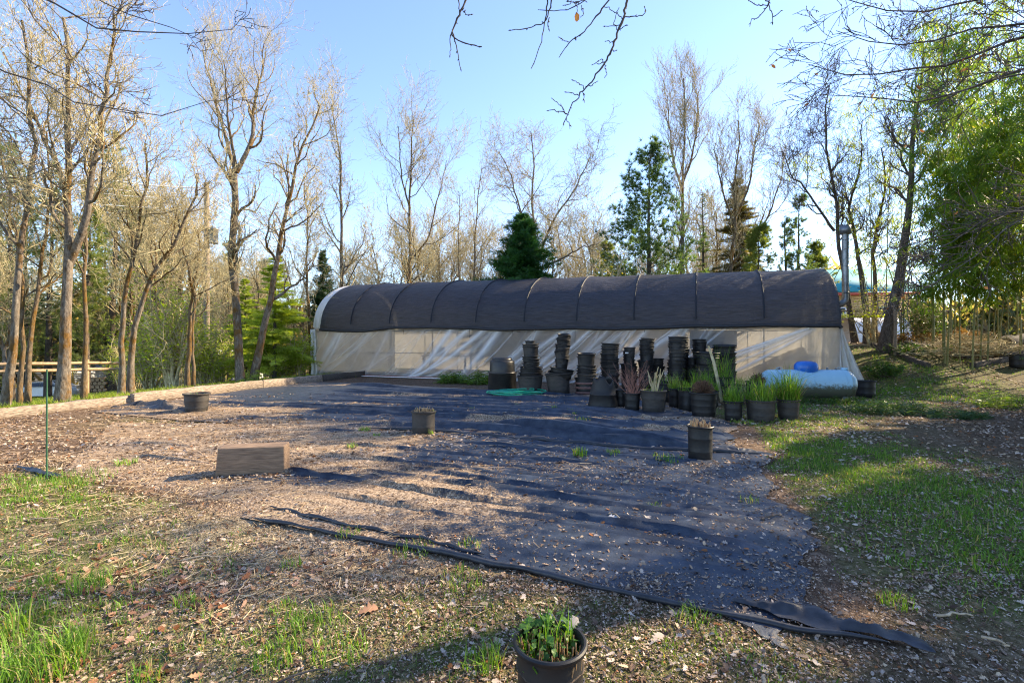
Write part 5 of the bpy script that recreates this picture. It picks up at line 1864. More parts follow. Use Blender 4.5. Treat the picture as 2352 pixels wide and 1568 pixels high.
# ---------------------------------------------------------------- shrubs
def shrub(label, base, R, H, n, seed, col, lsize, mat='leaf', name='shrub', cat='shrub', tw=22, group=None, low=0.0):
    rng = np.random.default_rng(seed)
    root = empty(name, base, 0, label, cat, group)
    b0_ = disk(rng, tw, R * 0.25)
    d = unit(np.concatenate([rng.normal(size=(tw, 2)) * 0.55, np.ones((tw, 1))], 1))
    t = np.linspace(0, 1, 5)[None, :, None]
    L = np.sqrt(H * R) * rng.uniform(0.7, 1.15, tw)[:, None, None]
    Pb = b0_[:, None] + d[:, None] * L * t * np.array([R / H, R / H, 1.0]) ** 0.5 + rng.normal(size=(tw, 5, 3)) * 0.05 * H * t
    Pb[..., 2] = Pb[..., 2] * H / max(Pb[..., 2].max(), 0.1) - 0.03
    mb = MB().tubes(Pb, np.clip(0.014 * H * (1 - 0.75 * t[..., 0]) * np.ones((tw, 1)), 0.003, 1), 4, rng)
    s1, _ = grow(rng, Pb, np.full((tw, 5), 0.008 * H), 6, H * 0.30, 45, 0.05, 0.2, 4, 0.2)
    s2, _ = grow(rng, s1[0], s1[1], 4, H * 0.16, 45, 0.02, 0.2, 3, 0.2)
    mb.tubes(s1[0], np.maximum(s1[1], 0.003), 3, rng).tubes(s2[0], np.maximum(s2[1], 0.0025), 3, rng)
    mb.build('branches', M['twig'] if H > 1.0 else M['bark_dark'], root)
    if n:
        src = np.concatenate([s2[0].reshape(-1, 3), s1[0][:, 1:].reshape(-1, 3)])
        i = rng.integers(0, len(src), n)
        pos = src[i] + rng.normal(size=(n, 3)) * 0.05 * H
        pos[:, 2] = np.maximum(pos[:, 2], low)
        tt = rng.random((n, 1)) * 0.6 + 0.4 * (fbm(pos[:, 0] * 3 / R, pos[:, 1] * 3 / R + pos[:, 2] * 2 / H, seed)[:, None])
        c = np.array(col[0]) * (1 - tt) + np.array(col[1]) * tt
        mb = MB()
        mb.scatter(LEAF_V, LEAF_QD, LEAF_TR, pos, frames(sweep_dirs(rng, n, -0.6, 0.5), rng, rng.normal(0, 0.7, n)), rng.uniform(0.6, 1.2, n) * lsize, c)
        mb.build('leaves', M[mat], root)
    return root


YG = ((0.20, 0.29, 0.02), (0.42, 0.50, 0.06))
for i, (px, Y, R, H, lab) in enumerate(((395, 19.0, 1.0, 2.6, 'sunlit yellow-green shrub between the sweeping oak and the twin-stemmed oak'), (345, 20.5, 0.9, 2.0, 'sunlit yellow-green shrub right behind the crossing pair of oaks'), (470, 20.5, 0.9, 1.7, 'low green shrub at the foot of the utility pole'), (505, 23, 1.0, 1.6, 'small green shrub left of the straight forked oak'), (640, 22.5, 1.3, 1.4, 'low bright shrub at the foot of the yellow-green fir'), (690, 22.5, 0.8, 1.5, 'small green shrub touching the greenhouse left end'), (380, 26, 1.6, 2.6, 'large pale green shrub farther back behind the yellow-green shrubs'), (300, 30, 1.8, 2.4, 'wide olive shrub beside the road at left'))):
    shrub(lab, at(px, Y), R * 1.3, H * (1.7 if i < 4 else 1.4), 3400, 300 + i, YG if i < 4 else ((0.22, 0.30, 0.03), (0.46, 0.53, 0.08)), 0.11)
shrub('dark blue-green bush above the rail fence at left', at(105, 56, 0.0), 5.0, 5.4, 6000, 330, ((0.015, 0.04, 0.025), (0.06, 0.11, 0.06)), 0.26)
shrub('dark green bush behind the slender mossy oak', at(240, 58, 0.0), 3.6, 5.0, 4000, 331, ((0.015, 0.04, 0.025), (0.06, 0.11, 0.06)), 0.26)
shrub('yellow flowering shrub peeping over the greenhouse roof', at(1402, 22.8), 1.0, 5.7, 2300, 332, ((0.42, 0.34, 0.03), (0.62, 0.52, 0.06)), 0.12, low=4.0)
for i, (px, Y, H) in enumerate(((420, 34, 2.6), (470, 38, 3.0), (560, 42, 3.4), (620, 40, 3.2), (680, 42, 3.4), (20, 62, 5.0), (120, 64, 5.2), (210, 62, 5.0), (300, 64, 5.0), (380, 60, 4.8))):
    shrub('leafless tan thicket bush in the understorey of the left wood', at(px, Y), 2.6, H, 0, 340 + i, YG, 0.1, tw=46, group='leafless thicket bushes in the left wood')
shrub('leafy sprout of pale green leaves on the mossy trunk behind the stove pipe', at(2000, 19.6), 0.7, 2.6, 700, 360, ((0.22, 0.30, 0.03), (0.42, 0.48, 0.08)), 0.10, low=1.2, tw=12)
shrub('low green ivy mound right behind the tank', at(2035, 15.6), 1.1, 0.55, 3000, 361, ((0.03, 0.09, 0.02), (0.10, 0.19, 0.04)), 0.06)
shrub('dark green ground ivy on the bank behind the black log', at(2090, 18.0), 1.5, 0.5, 3400, 362, ((0.02, 0.06, 0.015), (0.08, 0.16, 0.03)), 0.06)
shrub('dark leafy bush under the bamboo beside the leaning oak', at(2120, 21.0), 1.1, 2.2, 2600, 363, ((0.02, 0.05, 0.012), (0.07, 0.13, 0.025)), 0.11)
for i, (px, Y, R, H, lab) in enumerate(((2215, 20.0, 1.6, 0.7, 'orange-brown bracken patch behind the brush pile'), (2060, 21.0, 1.6, 0.6, 'orange-brown bracken between the cluster of oaks and the bamboo'))):
    shrub(lab, at(px, Y), R, H, 1500, 370 + i, ((0.30, 0.15, 0.03), (0.50, 0.32, 0.08)), 0.10, mat='deadleaf')
# ---------------------------------------------------------------- bamboo
BAM_V = np.array([(0, 0, 0), (0.3, 0.048, 0.012), (0.3, -0.048, 0.012), (0.68, 0.04, -0.03), (0.68, -0.04, -0.03), (1, 0, -0.13)])
BAM_Q = [(0, 2, 1, 0)]


def bamboo(label, base, ncul, spread, H, lean, seed, leaves, zmin=0.25, lsize=0.17, zone=0.9, cols=((0.05, 0.13, 0.015), (0.20, 0.31, 0.035))):
    rng = np.random.default_rng(seed)
    base = np.array([base[0], base[1], float(gz(base[0], base[1]))])
    root = empty('bamboo_clump', base, 0, label, 'bamboo')
    K = 14
    t = np.linspace(0, 1, K)
    allP = []
    for i in range(ncul):
        o = np.append(rng.normal(size=2) * spread, 0)
        h = H * rng.uniform(0.72, 1.08)
        ln = np.array(lean) * rng.uniform(0.4, 1.25) + rng.normal(size=2) * 0.12
        z = h * (t - 0.22 * np.hypot(*ln) * t ** 3)
        xy = o[:2] + ln[None] * h * (0.12 * t + 0.88 * t ** 2.4)[:, None]
        Pc = np.concatenate([xy, z[:, None]], 1)
        Pc[0, 2] -= 0.1
        allP.append(Pc)
        MB().tubes(Pc, np.linspace(0.028, 0.006, K) * rng.uniform(0.7, 1.1), 8).build('culm', M['culm'], root, smooth=True)
    Pa = np.stack(allP)
    R = np.broadcast_to(np.linspace(0.015, 0.004, K), (ncul, K))
    br, _ = grow(rng, Pa, R, 70, zone * 1.25, 55, -0.10, 0.12, 5, zmin, 0.3, 0.3, fall=0.15)
    sb, _ = grow(rng, br[0], np.maximum(br[1], 0.003), 3, zone * 0.5, 40, -0.12, 0.12, 4, 0.25, 0.5, 0.4, fall=0.2)
    mb = MB().tubes(br[0], np.maximum(br[1] * 0.6, 0.002), 3, rng).tubes(sb[0], 0.0018, 3, rng)
    mb.build('branches', M['culm'], root)
    src = np.concatenate([sb[0][:, 1:].reshape(-1, 3), br[0][:, 2:].reshape(-1, 3)])
    i = rng.integers(0, len(src), leaves)
    pos = src[i] + rng.normal(size=(leaves, 3)) * 0.045
    cl = fbm(pos[:, 0] * 0.9 + 7, pos[:, 1] * 0.9 + pos[:, 2] * 0.9, seed)
    keep = rng.random(leaves) < np.clip(cl * 2.6 - 0.45, 0.05, 1)
    pos, cl = pos[keep], cl[keep]
    n = len(pos)
    d = sweep_dirs(rng, n, -0.9, 0.2) * 0.75 + np.array([-0.42, -0.25, -0.50])
    tt = np.clip(rng.random((n, 1)) * 0.8 + 0.2 * cl[:, None], 0, 1)
    c = np.array(cols[0]) * (1 - tt) + np.array(cols[1]) * tt
    yl = rng.random(n) < 0.05
    c[yl] = (0.32, 0.30, 0.05)
    mb = MB()
    mb.scatter(BAM_V, [(1, 2, 4, 3)], [(0, 2, 1), (3, 4, 5)], pos, frames(d, rng, rng.normal(0, 0.6, n)), rng.uniform(0.6, 1.15, n) * lsize, c)
    mb.build('foliage', M['bamboo_leaf'], root)
    return root


bamboo('nearest dense green bamboo clump arching in at the right edge', (15.6, 16.6), 8, 0.7, 11.3, (-0.25, -0.38), 401, 42000, lsize=0.30)
bamboo('tall bamboo clump with sun-brightened leaf colours behind the nearest dense clump at right', (18.8, 18.6), 8, 0.9, 12.4, (-0.26, -0.32), 402, 40000, lsize=0.31, cols=((0.10, 0.18, 0.02), (0.30, 0.40, 0.045)))  # brighter leaf colours put sunlight into this clump
bamboo('thinner yellow-green bamboo clump beside the leaning oak', (16.8, 20.8), 6, 0.9, 11.0, (-0.20, -0.18), 403, 12000, zmin=0.3, cols=((0.13, 0.20, 0.02), (0.34, 0.42, 0.05)), lsize=0.28)
bamboo('low bamboo clump with shade-darkened leaf colours closing the right edge above the brush pile', (18.0, 17.2), 9, 1.0, 8.5, (-0.26, -0.38), 404, 30000, zmin=0.3, cols=((0.025, 0.08, 0.012), (0.10, 0.18, 0.025)), lsize=0.29)  # darker leaf colours stand for the deep shade low at the right
bamboo('unseen bamboo clump added right of the frame to shade the lawn', (12.6, 7.2), 9, 0.8, 8.2, (-0.12, 0.05), 405, 20000, zmin=0.2, lsize=0.2)  # out of view, added to shade the lower right foreground

# ---------------------------------------------------------------- oaks whose branches hang into the frame
def buds(mb, Pt, rng, s=0.012, every=True):
    tips = Pt[:, -1]
    d = unit(Pt[:, -1] - Pt[:, -2])
    pos = [tips]
    dr = [d]
    for j in range(1, Pt.shape[1] - 1):
        k = rng.random(len(Pt)) < 0.55
        pos.append(Pt[k, j])
        dr.append(unit(d[k] + rng.normal(size=(k.sum(), 3)) * 0.9))
    pos = np.concatenate(pos)
    dr = np.concatenate(dr)
    tv = [(0, 0, 0), (0.4, 0.3, 0), (0.4, -0.15, 0.26), (0.4, -0.15, -0.26), (1.3, 0, 0)]
    tt = [(0, 1, 2), (0, 2, 3), (0, 3, 1), (4, 2, 1), (4, 3, 2), (4, 1, 3)]
    n = len(pos)
    mb.scatter(tv, None, tt, pos, frames(dr, rng), rng.uniform(0.7, 1.5, n) * s, np.tile([0.12, 0.075, 0.04], (n, 1)))


def merge(a, b):
    for v in b.V:
        a.V.append(v)
    for q in b.Q:
        a.Q.append(q + a.n)
    for t in b.T:
        a.T.append(t + a.n)
    a.K += b.K
    a.n += b.n
    return a


M['bud'] = simple('brown_bud', (0.08, 0.05, 0.03), (0.19, 0.12, 0.06), 30, 0.7)


def hang(lst, depth):
    """branch lines read from the photo: (points in photo pixels, start radius, end radius, depth)"""
    return [(np.array([P(x, y, Yd) for (x, y) in pts]), a, b_) for (pts, a, b_, Yd) in lst]


# overhanging oak: trunk stands behind the photographer's right shoulder
oh = empty('overhanging_oak', (1.6, -2.6, 0), 0, 'bare oak whose budded twigs hang down from the top edge', 'tree')
tb = np.array([(1.6, -2.6, -0.15), (1.62, -2.5, 1.5), (1.5, -2.2, 3.2), (1.3, -1.6, 4.6), (1.1, -0.4, 5.6), (0.9, 1.0, 6.0), (0.8, 2.2, 5.7)])
off = np.array([1.6, -2.6, 0])
MB().tubes(resample(tb, 16), np.linspace(0.2, 0.035, 16), 12).build('trunk', M['bark'], oh, smooth=True, off=off)
limbs = [(np.array([(0.9, 1.0, 6.0), (0.3, 2.0, 5.3), P(1075, -60, 3.2)]), 0.03, 0.012), (np.array([(0.9, 1.0, 6.0), (1.0, 2.2, 5.2), P(1435, -60, 3.4)]), 0.035, 0.014),
         (np.array([(0.9, 1.0, 6.0), (0.6, 2.2, 5.0), P(1260, -60, 3.1)]), 0.028, 0.011), (np.array([(0.9, 1.0, 6.0), (2.1, 2.2, 5.0), P(1785, -60, 3.3)]), 0.028, 0.011)]
mb = MB()
for p, a, b_ in limbs:
    mb.tubes(resample(p, 9), np.linspace(a, b_, 9), 8)
HB = [
    ([(1075, -60), (1072, 0), (1055, 35), (1040, 68), (1036, 82), (1058, 98), (1080, 103), (1108, 107)], .010, .004, 3.2),
    ([(1040, 68), (1036, 90), (1034, 127)], .005, .003, 3.2), ([(1040, 72), (1048, 110), (1060, 160)], .006, .003, 3.2), ([(1062, 22), (1072, 38), (1080, 36)], .004, .003, 3.2), ([(1052, -20), (1054, 10), (1056, 30)], .005, .004, 3.2),
    ([(1262, -60), (1258, 0), (1252, 50), (1243, 100), (1230, 135), (1221, 158)], .007, .003, 3.1),
    ([(1260, -60), (1268, 0), (1262, 35), (1250, 55), (1225, 62), (1195, 70), (1174, 72)], .007, .003, 3.1), ([(1262, 40), (1258, 62)], .004, .003, 3.1),
    ([(1260, -60), (1318, 5), (1308, 14), (1292, 16)], .005, .003, 3.15), ([(1318, 5), (1325, 20), (1324, 32)], .004, .002, 3.15), ([(1318, 5), (1345, 3)], .004, .003, 3.15),
    ([(1445, -60), (1440, 0), (1434, 40), (1420, 72), (1410, 100), (1402, 125), (1388, 148), (1362, 185), (1338, 210), (1318, 235), (1305, 258), (1303, 268), (1298, 280), (1292, 290)], .014, .004, 3.4),
    ([(1388, 146), (1395, 172), (1392, 175)], .004, .003, 3.4), ([(1390, 144), (1378, 146), (1362, 148)], .004, .003, 3.4), ([(1388, 143), (1378, 138)], .004, .003, 3.4),
    ([(1342, 205), (1332, 192), (1320, 187)], .004, .003, 3.4), ([(1346, 200), (1362, 195), (1370, 188)], .004, .003, 3.4), ([(1338, 208), (1342, 225), (1342, 235)], .004, .003, 3.4), ([(1330, 220), (1315, 215), (1305, 212)], .004, .003, 3.4),
    ([(1303, 262), (1280, 256), (1262, 253)], .005, .003, 3.4), ([(1300, 262), (1292, 245), (1272, 228)], .004, .003, 3.4), ([(1300, 272), (1308, 285), (1308, 295)], .004, .003, 3.4),
    ([(1432, 42), (1460, 38), (1480, 37), (1482, 14)], .005, .003, 3.4), ([(1425, 58), (1408, 62), (1392, 62)], .004, .003, 3.4), ([(1420, 68), (1408, 55), (1418, 30), (1422, 18)], .004, .003, 3.4), ([(1420, 70), (1440, 60)], .004, .003, 3.4),
    ([(1432, 45), (1410, 28), (1392, 18)], .004, .003, 3.4), ([(1410, 100), (1392, 95)], .004, .003, 3.4), ([(1405, 112), (1412, 118)], .004, .003, 3.4),
    ([(1435, -60), (1400, 0), (1375, 30), (1358, 55), (1330, 85), (1305, 98), (1298, 112), (1284, 132)], .009, .003, 3.35), ([(1305, 98), (1292, 92), (1286, 88)], .004, .003, 3.35), ([(1322, 92), (1322, 86)], .006, .005, 3.35),
    ([(1435, -60), (1345, 0), (1325, 18), (1290, 26), (1240, 24)], .006, .003, 3.3), ([(1332, 8), (1310, 6), (1300, 0)], .004, .003, 3.3), ([(1335, 12), (1340, 25), (1336, 40)], .004, .003, 3.3),
    ([(1785, -60), (1770, -10), (1765, 10), (1750, 35), (1722, 48), (1722, 62)], .007, .003, 3.3), ([(1758, -5), (1768, 15), (1774, 40), (1770, 56)], .005, .003, 3.3), ([(1765, 12), (1740, 14), (1722, 5)], .004, .003, 3.3), ([(1774, 40), (1798, 25)], .004, .003, 3.3),
]
rngh = np.random.default_rng(61)
mb_b = MB()
for p, a, b_ in hang(HB, 0):
    n = max(6, len(p) * 3)
    q = resample(p, n)
    q += rngh.normal(size=q.shape) * 0.0035
    a, b_ = a * 0.72, b_ * 0.72
    r = np.linspace(a, b_, n) * (1 + 0.25 * (rngh.random(n) < 0.3))
    mb.tubes(q, r, 7)
    buds(mb_b, q[None, ::2] if n > 6 else q[None], rngh, 0.013)
merge(mb, mb_b).build('branches', M['twig_dark'], oh, off=off)
# dead leaf still clinging among the twigs
lp = P(1324, 28, 3.15) - off
tag_leaf = MB().scatter(LEAF_V * [1, 1.2, 2], LEAF_QD, LEAF_TR, lp[None], frames(np.array([[0.1, 0.1, -1.0]]), rngh), np.array([0.07]), np.array([[0.42, 0.20, 0.05]])).build('dead_leaf', M['deadleaf'], oh)


def frame_oak(name, label, base, trunk, r, mains, seed, n1=7, L1=0.9, L2=0.45, L3=0.2, tw=0.003, mat='twig_dark', budsz=0.013, up=0.02, deadl=0):
    base = np.asarray(base, float)
    root = empty(name, base, 0, label, 'tree')
    rng = np.random.default_rng(seed)
    MB().tubes(resample(trunk, 14), np.linspace(r, r * 0.35, 14), 12).build('trunk', M['bark_dark'], root, smooth=True, off=base)
    mb, bb = MB(), MB()
    K = 12
    Pm = np.stack([resample(m_[0], K) for m_ in mains])
    Pm[:, 1:] += rng.normal(size=Pm[:, 1:].shape) * 0.03
    Rm = np.stack([np.linspace(m_[1], m_[2], K) for m_ in mains]) * 0.62
    mb.tubes(Pm, Rm, 7, rng)
    s1, _ = grow(rng, Pm, Rm, n1, L1, 34, up, 0.14, 7, 0.2, 0.5, 0.4, fall=0.3)
    s2, _ = grow(rng, s1[0], s1[1], 5, L2, 38, up, 0.16, 5, 0.15, 0.6, 0.5, fall=0.3)
    s3, _ = grow(rng, s2[0], s2[1], 2, L3, 45, up, 0.2, 4, 0.2, 0.7, 0.6, fall=0.2)
    for s in (s1, s2, s3):
        mb.tubes(s[0], np.maximum(s[1], tw), 4, rng)
    for s in (s3, s2):
        buds(bb, s[0], rng, budsz)
    merge(mb, bb).build('branches', M[mat], root, off=base)
    if deadl:
        src = s3[0].reshape(-1, 3)
        i = rng.integers(0, len(src), deadl)
        t = rng.random((deadl, 1))
        MB().scatter(LEAF_V * [1, 1, 2], LEAF_QD, LEAF_TR, src[i], frames(sweep_dirs(rng, deadl, -1.5, -0.2), rng), rng.uniform(0.06, 0.11, deadl), np.array([0.25, 0.10, 0.03]) * (1 - t) + np.array([0.45, 0.22, 0.07]) * t).build('dead_leaves', M['deadleaf'], root, off=base)
    return root


def pl(*pts):
    return np.array([P(x, y, Yd) for (x, y, Yd) in pts])


tR = np.array([(10.8, 6.6, -0.1), (10.6, 6.7, 2.0), (10.7, 6.8, 4.2), (10.3, 6.9, 6.4), (10.4, 7.0, 8.6)])
R0_ = [(10.6, 6.75, 3.0), (10.65, 6.8, 4.4), (10.4, 6.85, 6.0), (10.35, 6.95, 7.4)]
mainsR = [
    (np.vstack([R0_[2], pl((2400, 60, 7.6), (2280, 115, 7.5), (2150, 155, 7.4), (2030, 175, 7.3), (1930, 190, 7.2), (1860, 150, 7.2))]), 0.06, 0.008),
    (np.vstack([R0_[2], pl((2420, 30, 7.2), (2300, 60, 7.2), (2180, 85, 7.1), (2080, 100, 7.1), (1990, 90, 7.0), (1920, 70, 7.0))]), 0.05, 0.007),
    (np.vstack([R0_[2], pl((2400, 140, 8.0), (2280, 190, 7.9), (2160, 225, 7.8), (2050, 235, 7.8), (1960, 225, 7.7), (1880, 215, 7.7))]), 0.05, 0.007),
    (np.vstack([R0_[3], pl((2400, -60, 7.6), (2280, -10, 7.5), (2160, 25, 7.4), (2060, 30, 7.4), (1960, 10, 7.3), (1900, -20, 7.3))]), 0.05, 0.007),
    (np.vstack([R0_[1], pl((2420, 150, 7.0), (2320, 175, 7.0), (2230, 190, 7.0), (2130, 255, 7.0), (2060, 290, 7.0))]), 0.045, 0.007),
    (np.vstack([R0_[0], pl((2420, 440, 6.8), (2340, 470, 6.8), (2240, 520, 6.7), (2150, 575, 6.7), (2090, 600, 6.6), (2040, 625, 6.6))]), 0.035, 0.006),
    (np.vstack([R0_[0], pl((2420, 460, 6.4), (2350, 490, 6.4), (2260, 560, 6.4), (2180, 620, 6.3), (2090, 690, 6.3))]), 0.032, 0.006),
    (np.vstack([R0_[0], pl((2430, 430, 7.2), (2330, 480, 7.2), (2200, 545, 7.2), (2110, 560, 7.2), (2000, 575, 7.2))]), 0.03, 0.005)]
frame_oak('overhanging_oak', 'oak with dark drooping budded branches reaching in from the right edge', (10.8, 6.6, 0), tR, 0.28, mainsR, 71, n1=14, L1=1.0, L2=0.5, L3=0.24, tw=0.0042, up=-0.005, deadl=60, budsz=0.02)
tL = np.array([(-6.6, 3.6, -0.1), (-6.5, 3.7, 2.0), (-6.6, 3.8, 4.2), (-6.3, 3.9, 6.2)])
mainsL = [
    (np.vstack([(-6.5, 3.8, 4.4), pl((-150, -130, 4.6), (60, -30, 4.5), (150, 35, 4.4), (230, 75, 4.4), (310, 95, 4.4), (380, 100, 4.4), (430, 88, 4.4), (480, 72, 4.4), (535, 68, 4.4))]), 0.030, 0.004),
    (np.vstack([(-6.5, 3.8, 4.8), pl((100, -80, 4.6), (220, 0, 4.5), (290, 30, 4.5), (370, 60, 4.5), (430, 88, 4.5), (480, 95, 4.5))]), 0.022, 0.004),
    (np.vstack([(-6.55, 3.75, 3.3), pl((-60, 110, 4.6), (0, 140, 4.5), (80, 200, 4.4), (160, 235, 4.4), (250, 272, 4.4), (340, 285, 4.4), (390, 275, 4.4), (470, 225, 4.4))]), 0.022, 0.004),
    (np.vstack([(-6.55, 3.75, 2.6), pl((-60, 270, 4.4), (0, 290, 4.3), (60, 320, 4.3), (110, 345, 4.3), (140, 360, 4.3))]), 0.015, 0.004),
    (np.vstack([(-6.55, 3.75, 2.2), pl((-40, 390, 4.2), (0, 410, 4.2), (70, 425, 4.2), (130, 400, 4.2), (185, 350, 4.2), (210, 300, 4.2), (225, 270, 4.2))]), 0.012, 0.003),
    (np.vstack([(-6.5, 3.8, 4.6), pl((60, -60, 4.2), (110, 20, 4.2), (160, 60, 4.2), (185, 120, 4.2), (215, 165, 4.2), (235, 180, 4.2))]), 0.012, 0.003),
    (np.vstack([(-6.5, 3.8, 5.0), pl((140, -60, 4.6), (250, 20, 4.6), (310, 20, 4.6), (345, 0, 4.6))]), 0.014, 0.003)]
frame_oak('overhanging_oak', 'oak with long thin upcurved branches reaching in from the top left corner', (-6.6, 3.6, 0), tL, 0.17, mainsL, 72, n1=6, L1=0.5, L2=0.24, L3=0.11, tw=0.0026, up=0.05, budsz=0.010)

# bare trees outside the right edge of the frame, between the clearing and the low sun
g3 = 'bare trees just outside the right edge'
for i, (x, y, s) in enumerate(((16.5, 5.4, 1.0), (19.5, 9.5, 1.15), (12.0, 4.6, 0.8), (24, 12.5, 1.1))):
    wood_tree(i % 5, x, y, s, i * 1.3, 'bare tree standing outside the right edge of the view, casting streaky shade', g3)
conifer('unseen bushy dark pine added outside the right edge to shade the lawn', (15.4, 9.2, float(gz(15.4, 9.2))), 8.0, 2.5, 240, 'pine', dens=1.3, zlow=0.12)  # three pines out of view, added to shade lawn and foreground
conifer('third unseen dark pine added for shade outside the right edge, behind the other two', (17.0, 12.2, float(gz(17.0, 12.2))), 8.0, 2.4, 242, 'pine', dens=1.2, zlow=0.12)
conifer('second unseen dark pine added for shade outside the right edge, nearer the camera', (12.6, 5.9, float(gz(12.6, 5.9))), 6.6, 2.2, 241, 'pine', dens=1.3, zlow=0.1)

for (x, y, H_, R_, sd, lab) in ((11.6, 7.7, 7.4, 2.0, 243, 'unseen dense cedar added outside the right edge, first of the shading cedars'), (14.4, 10.7, 8.0, 2.2, 244, 'unseen dense cedar added outside the right edge, farthest of the shading cedars'), (10.2, 5.7, 6.3, 1.8, 245, 'unseen dense cedar added for shade outside the right edge, closest to the camera')):  # cedars out of view, added to deepen shade on foreground and lawn
    conifer(lab, (x, y, float(gz(x, y))), H_, R_, sd, 'cedar', ((0.015, 0.05, 0.02), (0.05, 0.11, 0.04)), 0.8)

# ---------------------------------------------------------------- things on the right bank
rng = np.random.default_rng(88)
b = at(2225, 18.0)
n = 620
az = rng.uniform(0, 6.28, n)
o_ = np.stack([rng.normal(size=n) * 1.15, rng.normal(size=n) * 0.6, np.abs(rng.normal(size=n)) * 0.32], -1)
o_[:, 2] *= np.clip(1.3 - np.abs(o_[:, 0]) / 2.2, 0.2, 1)
d = unit(np.stack([np.cos(az), np.sin(az), rng.uniform(-0.25, 0.55, n)], -1))
t = np.linspace(0, 1, 4)[None, :, None]
Pt = o_[:, None] + d[:, None] * rng.uniform(0.4, 1.2, n)[:, None, None] * t + rng.normal(size=(n, 4, 3)) * 0.05 * t
Pt[..., 2] = np.maximum(Pt[..., 2], 0.02)
root = empty('brush_pile', b, 0, 'heap of pale dry brush and cut twigs on the bank at right', 'brush pile')
MB().tubes(Pt, np.linspace(0.013, 0.004, 4)[None] * rng.uniform(0.5, 1.4, (n, 1)), 4, rng).build('twigs', M['twig'], root)


def logs(label, px, Y, dz, L, r, rz, tilt=0.0, mat='bark_dark', seed=0):
    rg = np.random.default_rng(seed)
    c = at(px, Y, dz)
    v = np.array([math.cos(rz) * math.cos(tilt), math.sin(rz) * math.cos(tilt), math.sin(tilt)]) * L / 2
    pts = np.stack([c + v * s_ + rg.normal(size=3) * 0.01 for s_ in np.linspace(-1, 1, 7)])
    tag(MB().tubes(pts, r * (1 + 0.08 * rg.normal(size=7)), 12, cap=True).build('log', M[mat], None, smooth=True), label, 'log')


logs('big dark log on top of the woodpile at the right edge', 2330, 18.5, 0.42, 1.5, 0.22, 0.4, 0.1, seed=1)
logs('grey log under the big dark log on the right bank', 2300, 18.0, 0.18, 1.9, 0.17, -0.2, 0.0, 'bark', 2)
logs('thin pale log slanting out of the brush pile', 2278, 17.6, 0.30, 1.5, 0.07, 2.7, 0.3, 'twig', 3)
logs('dark log lying at the foot of the right woodpile', 2345, 17.4, 0.15, 1.4, 0.15, 0.1, 0.0, seed=4)
for px, Y, h, r, lab, mt in ((1838 + 345, 19.0, 2.4, 0.035, 'yellowish bamboo pole standing left of the brush pile', 'culm'), (2142, 18.6, 2.6, 0.05, 'thick yellowish bamboo pole standing by the dark bush', 'culm'), (2055, 18.0, 2.3, 0.055, 'grey wooden fence post in front of the leaning oak', 'oldwood')):
    c = at(px, Y)
    tag(MB().tubes(np.array([c - [0, 0, 0.1], c + [0.02, 0, h * 0.5], c + [-0.03, 0, h]]), r, 8, cap=True).build('pole', M[mt], None, smooth=True), lab, 'pole')
# low narrow-leaved plant clumps on the lawn edge
def leafmound(label, x, y, rx, ry, h, n, seed, col, ls=0.14, name='ground_bamboo'):
    rng = np.random.default_rng(seed)
    base = np.array([x, y, float(gz(x, y))])
    root = empty(name, base, 0, label, 'plant')
    m = n // 9
    r = np.sqrt(rng.random(m))
    a = rng.uniform(0, 6.28, m)
    o = np.stack([rx * r * np.cos(a), ry * r * np.sin(a)], -1)
    g = gz(o[:, 0] + x, o[:, 1] + y) - base[2]
    hh = h * rng.uniform(0.4, 1.1, m) * (1 - 0.6 * r ** 2)
    d = unit(np.concatenate([rng.normal(size=(m, 2)) * 0.35, np.ones((m, 1))], 1))
    st = np.concatenate([o, g[:, None] - 0.02], 1)
    Pt = st[:, None] + d[:, None] * hh[:, None, None] * np.linspace(0, 1, 4)[None, :, None]
    st_mb = MB().tubes(Pt, 0.003, 3, rng, col=(0.12, 0.16, 0.04))
    f = rng.uniform(0.25, 1, (m, 9))
    pos = (st[:, None] + d[:, None] * (hh[:, None] * f)[..., None]).reshape(-1, 3)
    k = len(pos)
    t = rng.random((k, 1))
    st_mb.scatter(BAM_V * [1, 1.3, 1], [(1, 2, 4, 3)], [(0, 2, 1), (3, 4, 5)], pos, frames(sweep_dirs(rng, k, -0.35, 0.5), rng, rng.normal(0, 0.5, k)), rng.uniform(0.6, 1.2, k) * ls, np.array(col[0]) * (1 - t) + np.array(col[1]) * t).build('leaves', M['leaf'], root)


DG = ((0.03, 0.085, 0.04), (0.10, 0.18, 0.085))
leafmound('spreading low clump of narrow blue-green leaves right of the tank', 8.3, 10.6, 0.95, 0.55, 0.34, 2400, 501, DG)
leafmound('small outlying clump of narrow leaves nearer the camera than the spreading clump', 9.1, 9.9, 0.6, 0.35, 0.26, 900, 502, DG)
leafmound('low green weeds in front of the tank', 7.6, 12.1, 1.3, 0.28, 0.26, 1700, 503, ((0.03, 0.085, 0.02), (0.10, 0.19, 0.04)), 0.10, 'weed_patch')
leafmound('bright leafy weed clump at the base of the greenhouse film, left one', -2.2, 18.0, 0.6, 0.3, 0.6, 700, 504, ((0.08, 0.16, 0.03), (0.19, 0.30, 0.06)), 0.26, 'weed_patch')
leafmound('bright leafy weed clump at the base of the greenhouse film, right one', -1.15, 17.6, 0.5, 0.3, 0.75, 700, 505, ((0.08, 0.16, 0.03), (0.19, 0.30, 0.06)), 0.26, 'weed_patch')
leafmound('yellow-green young bamboo shoots in a sun patch at the right edge', 11.6, 11.3, 0.9, 0.5, 0.5, 800, 506, ((0.10, 0.20, 0.02), (0.26, 0.36, 0.05)), 0.16)

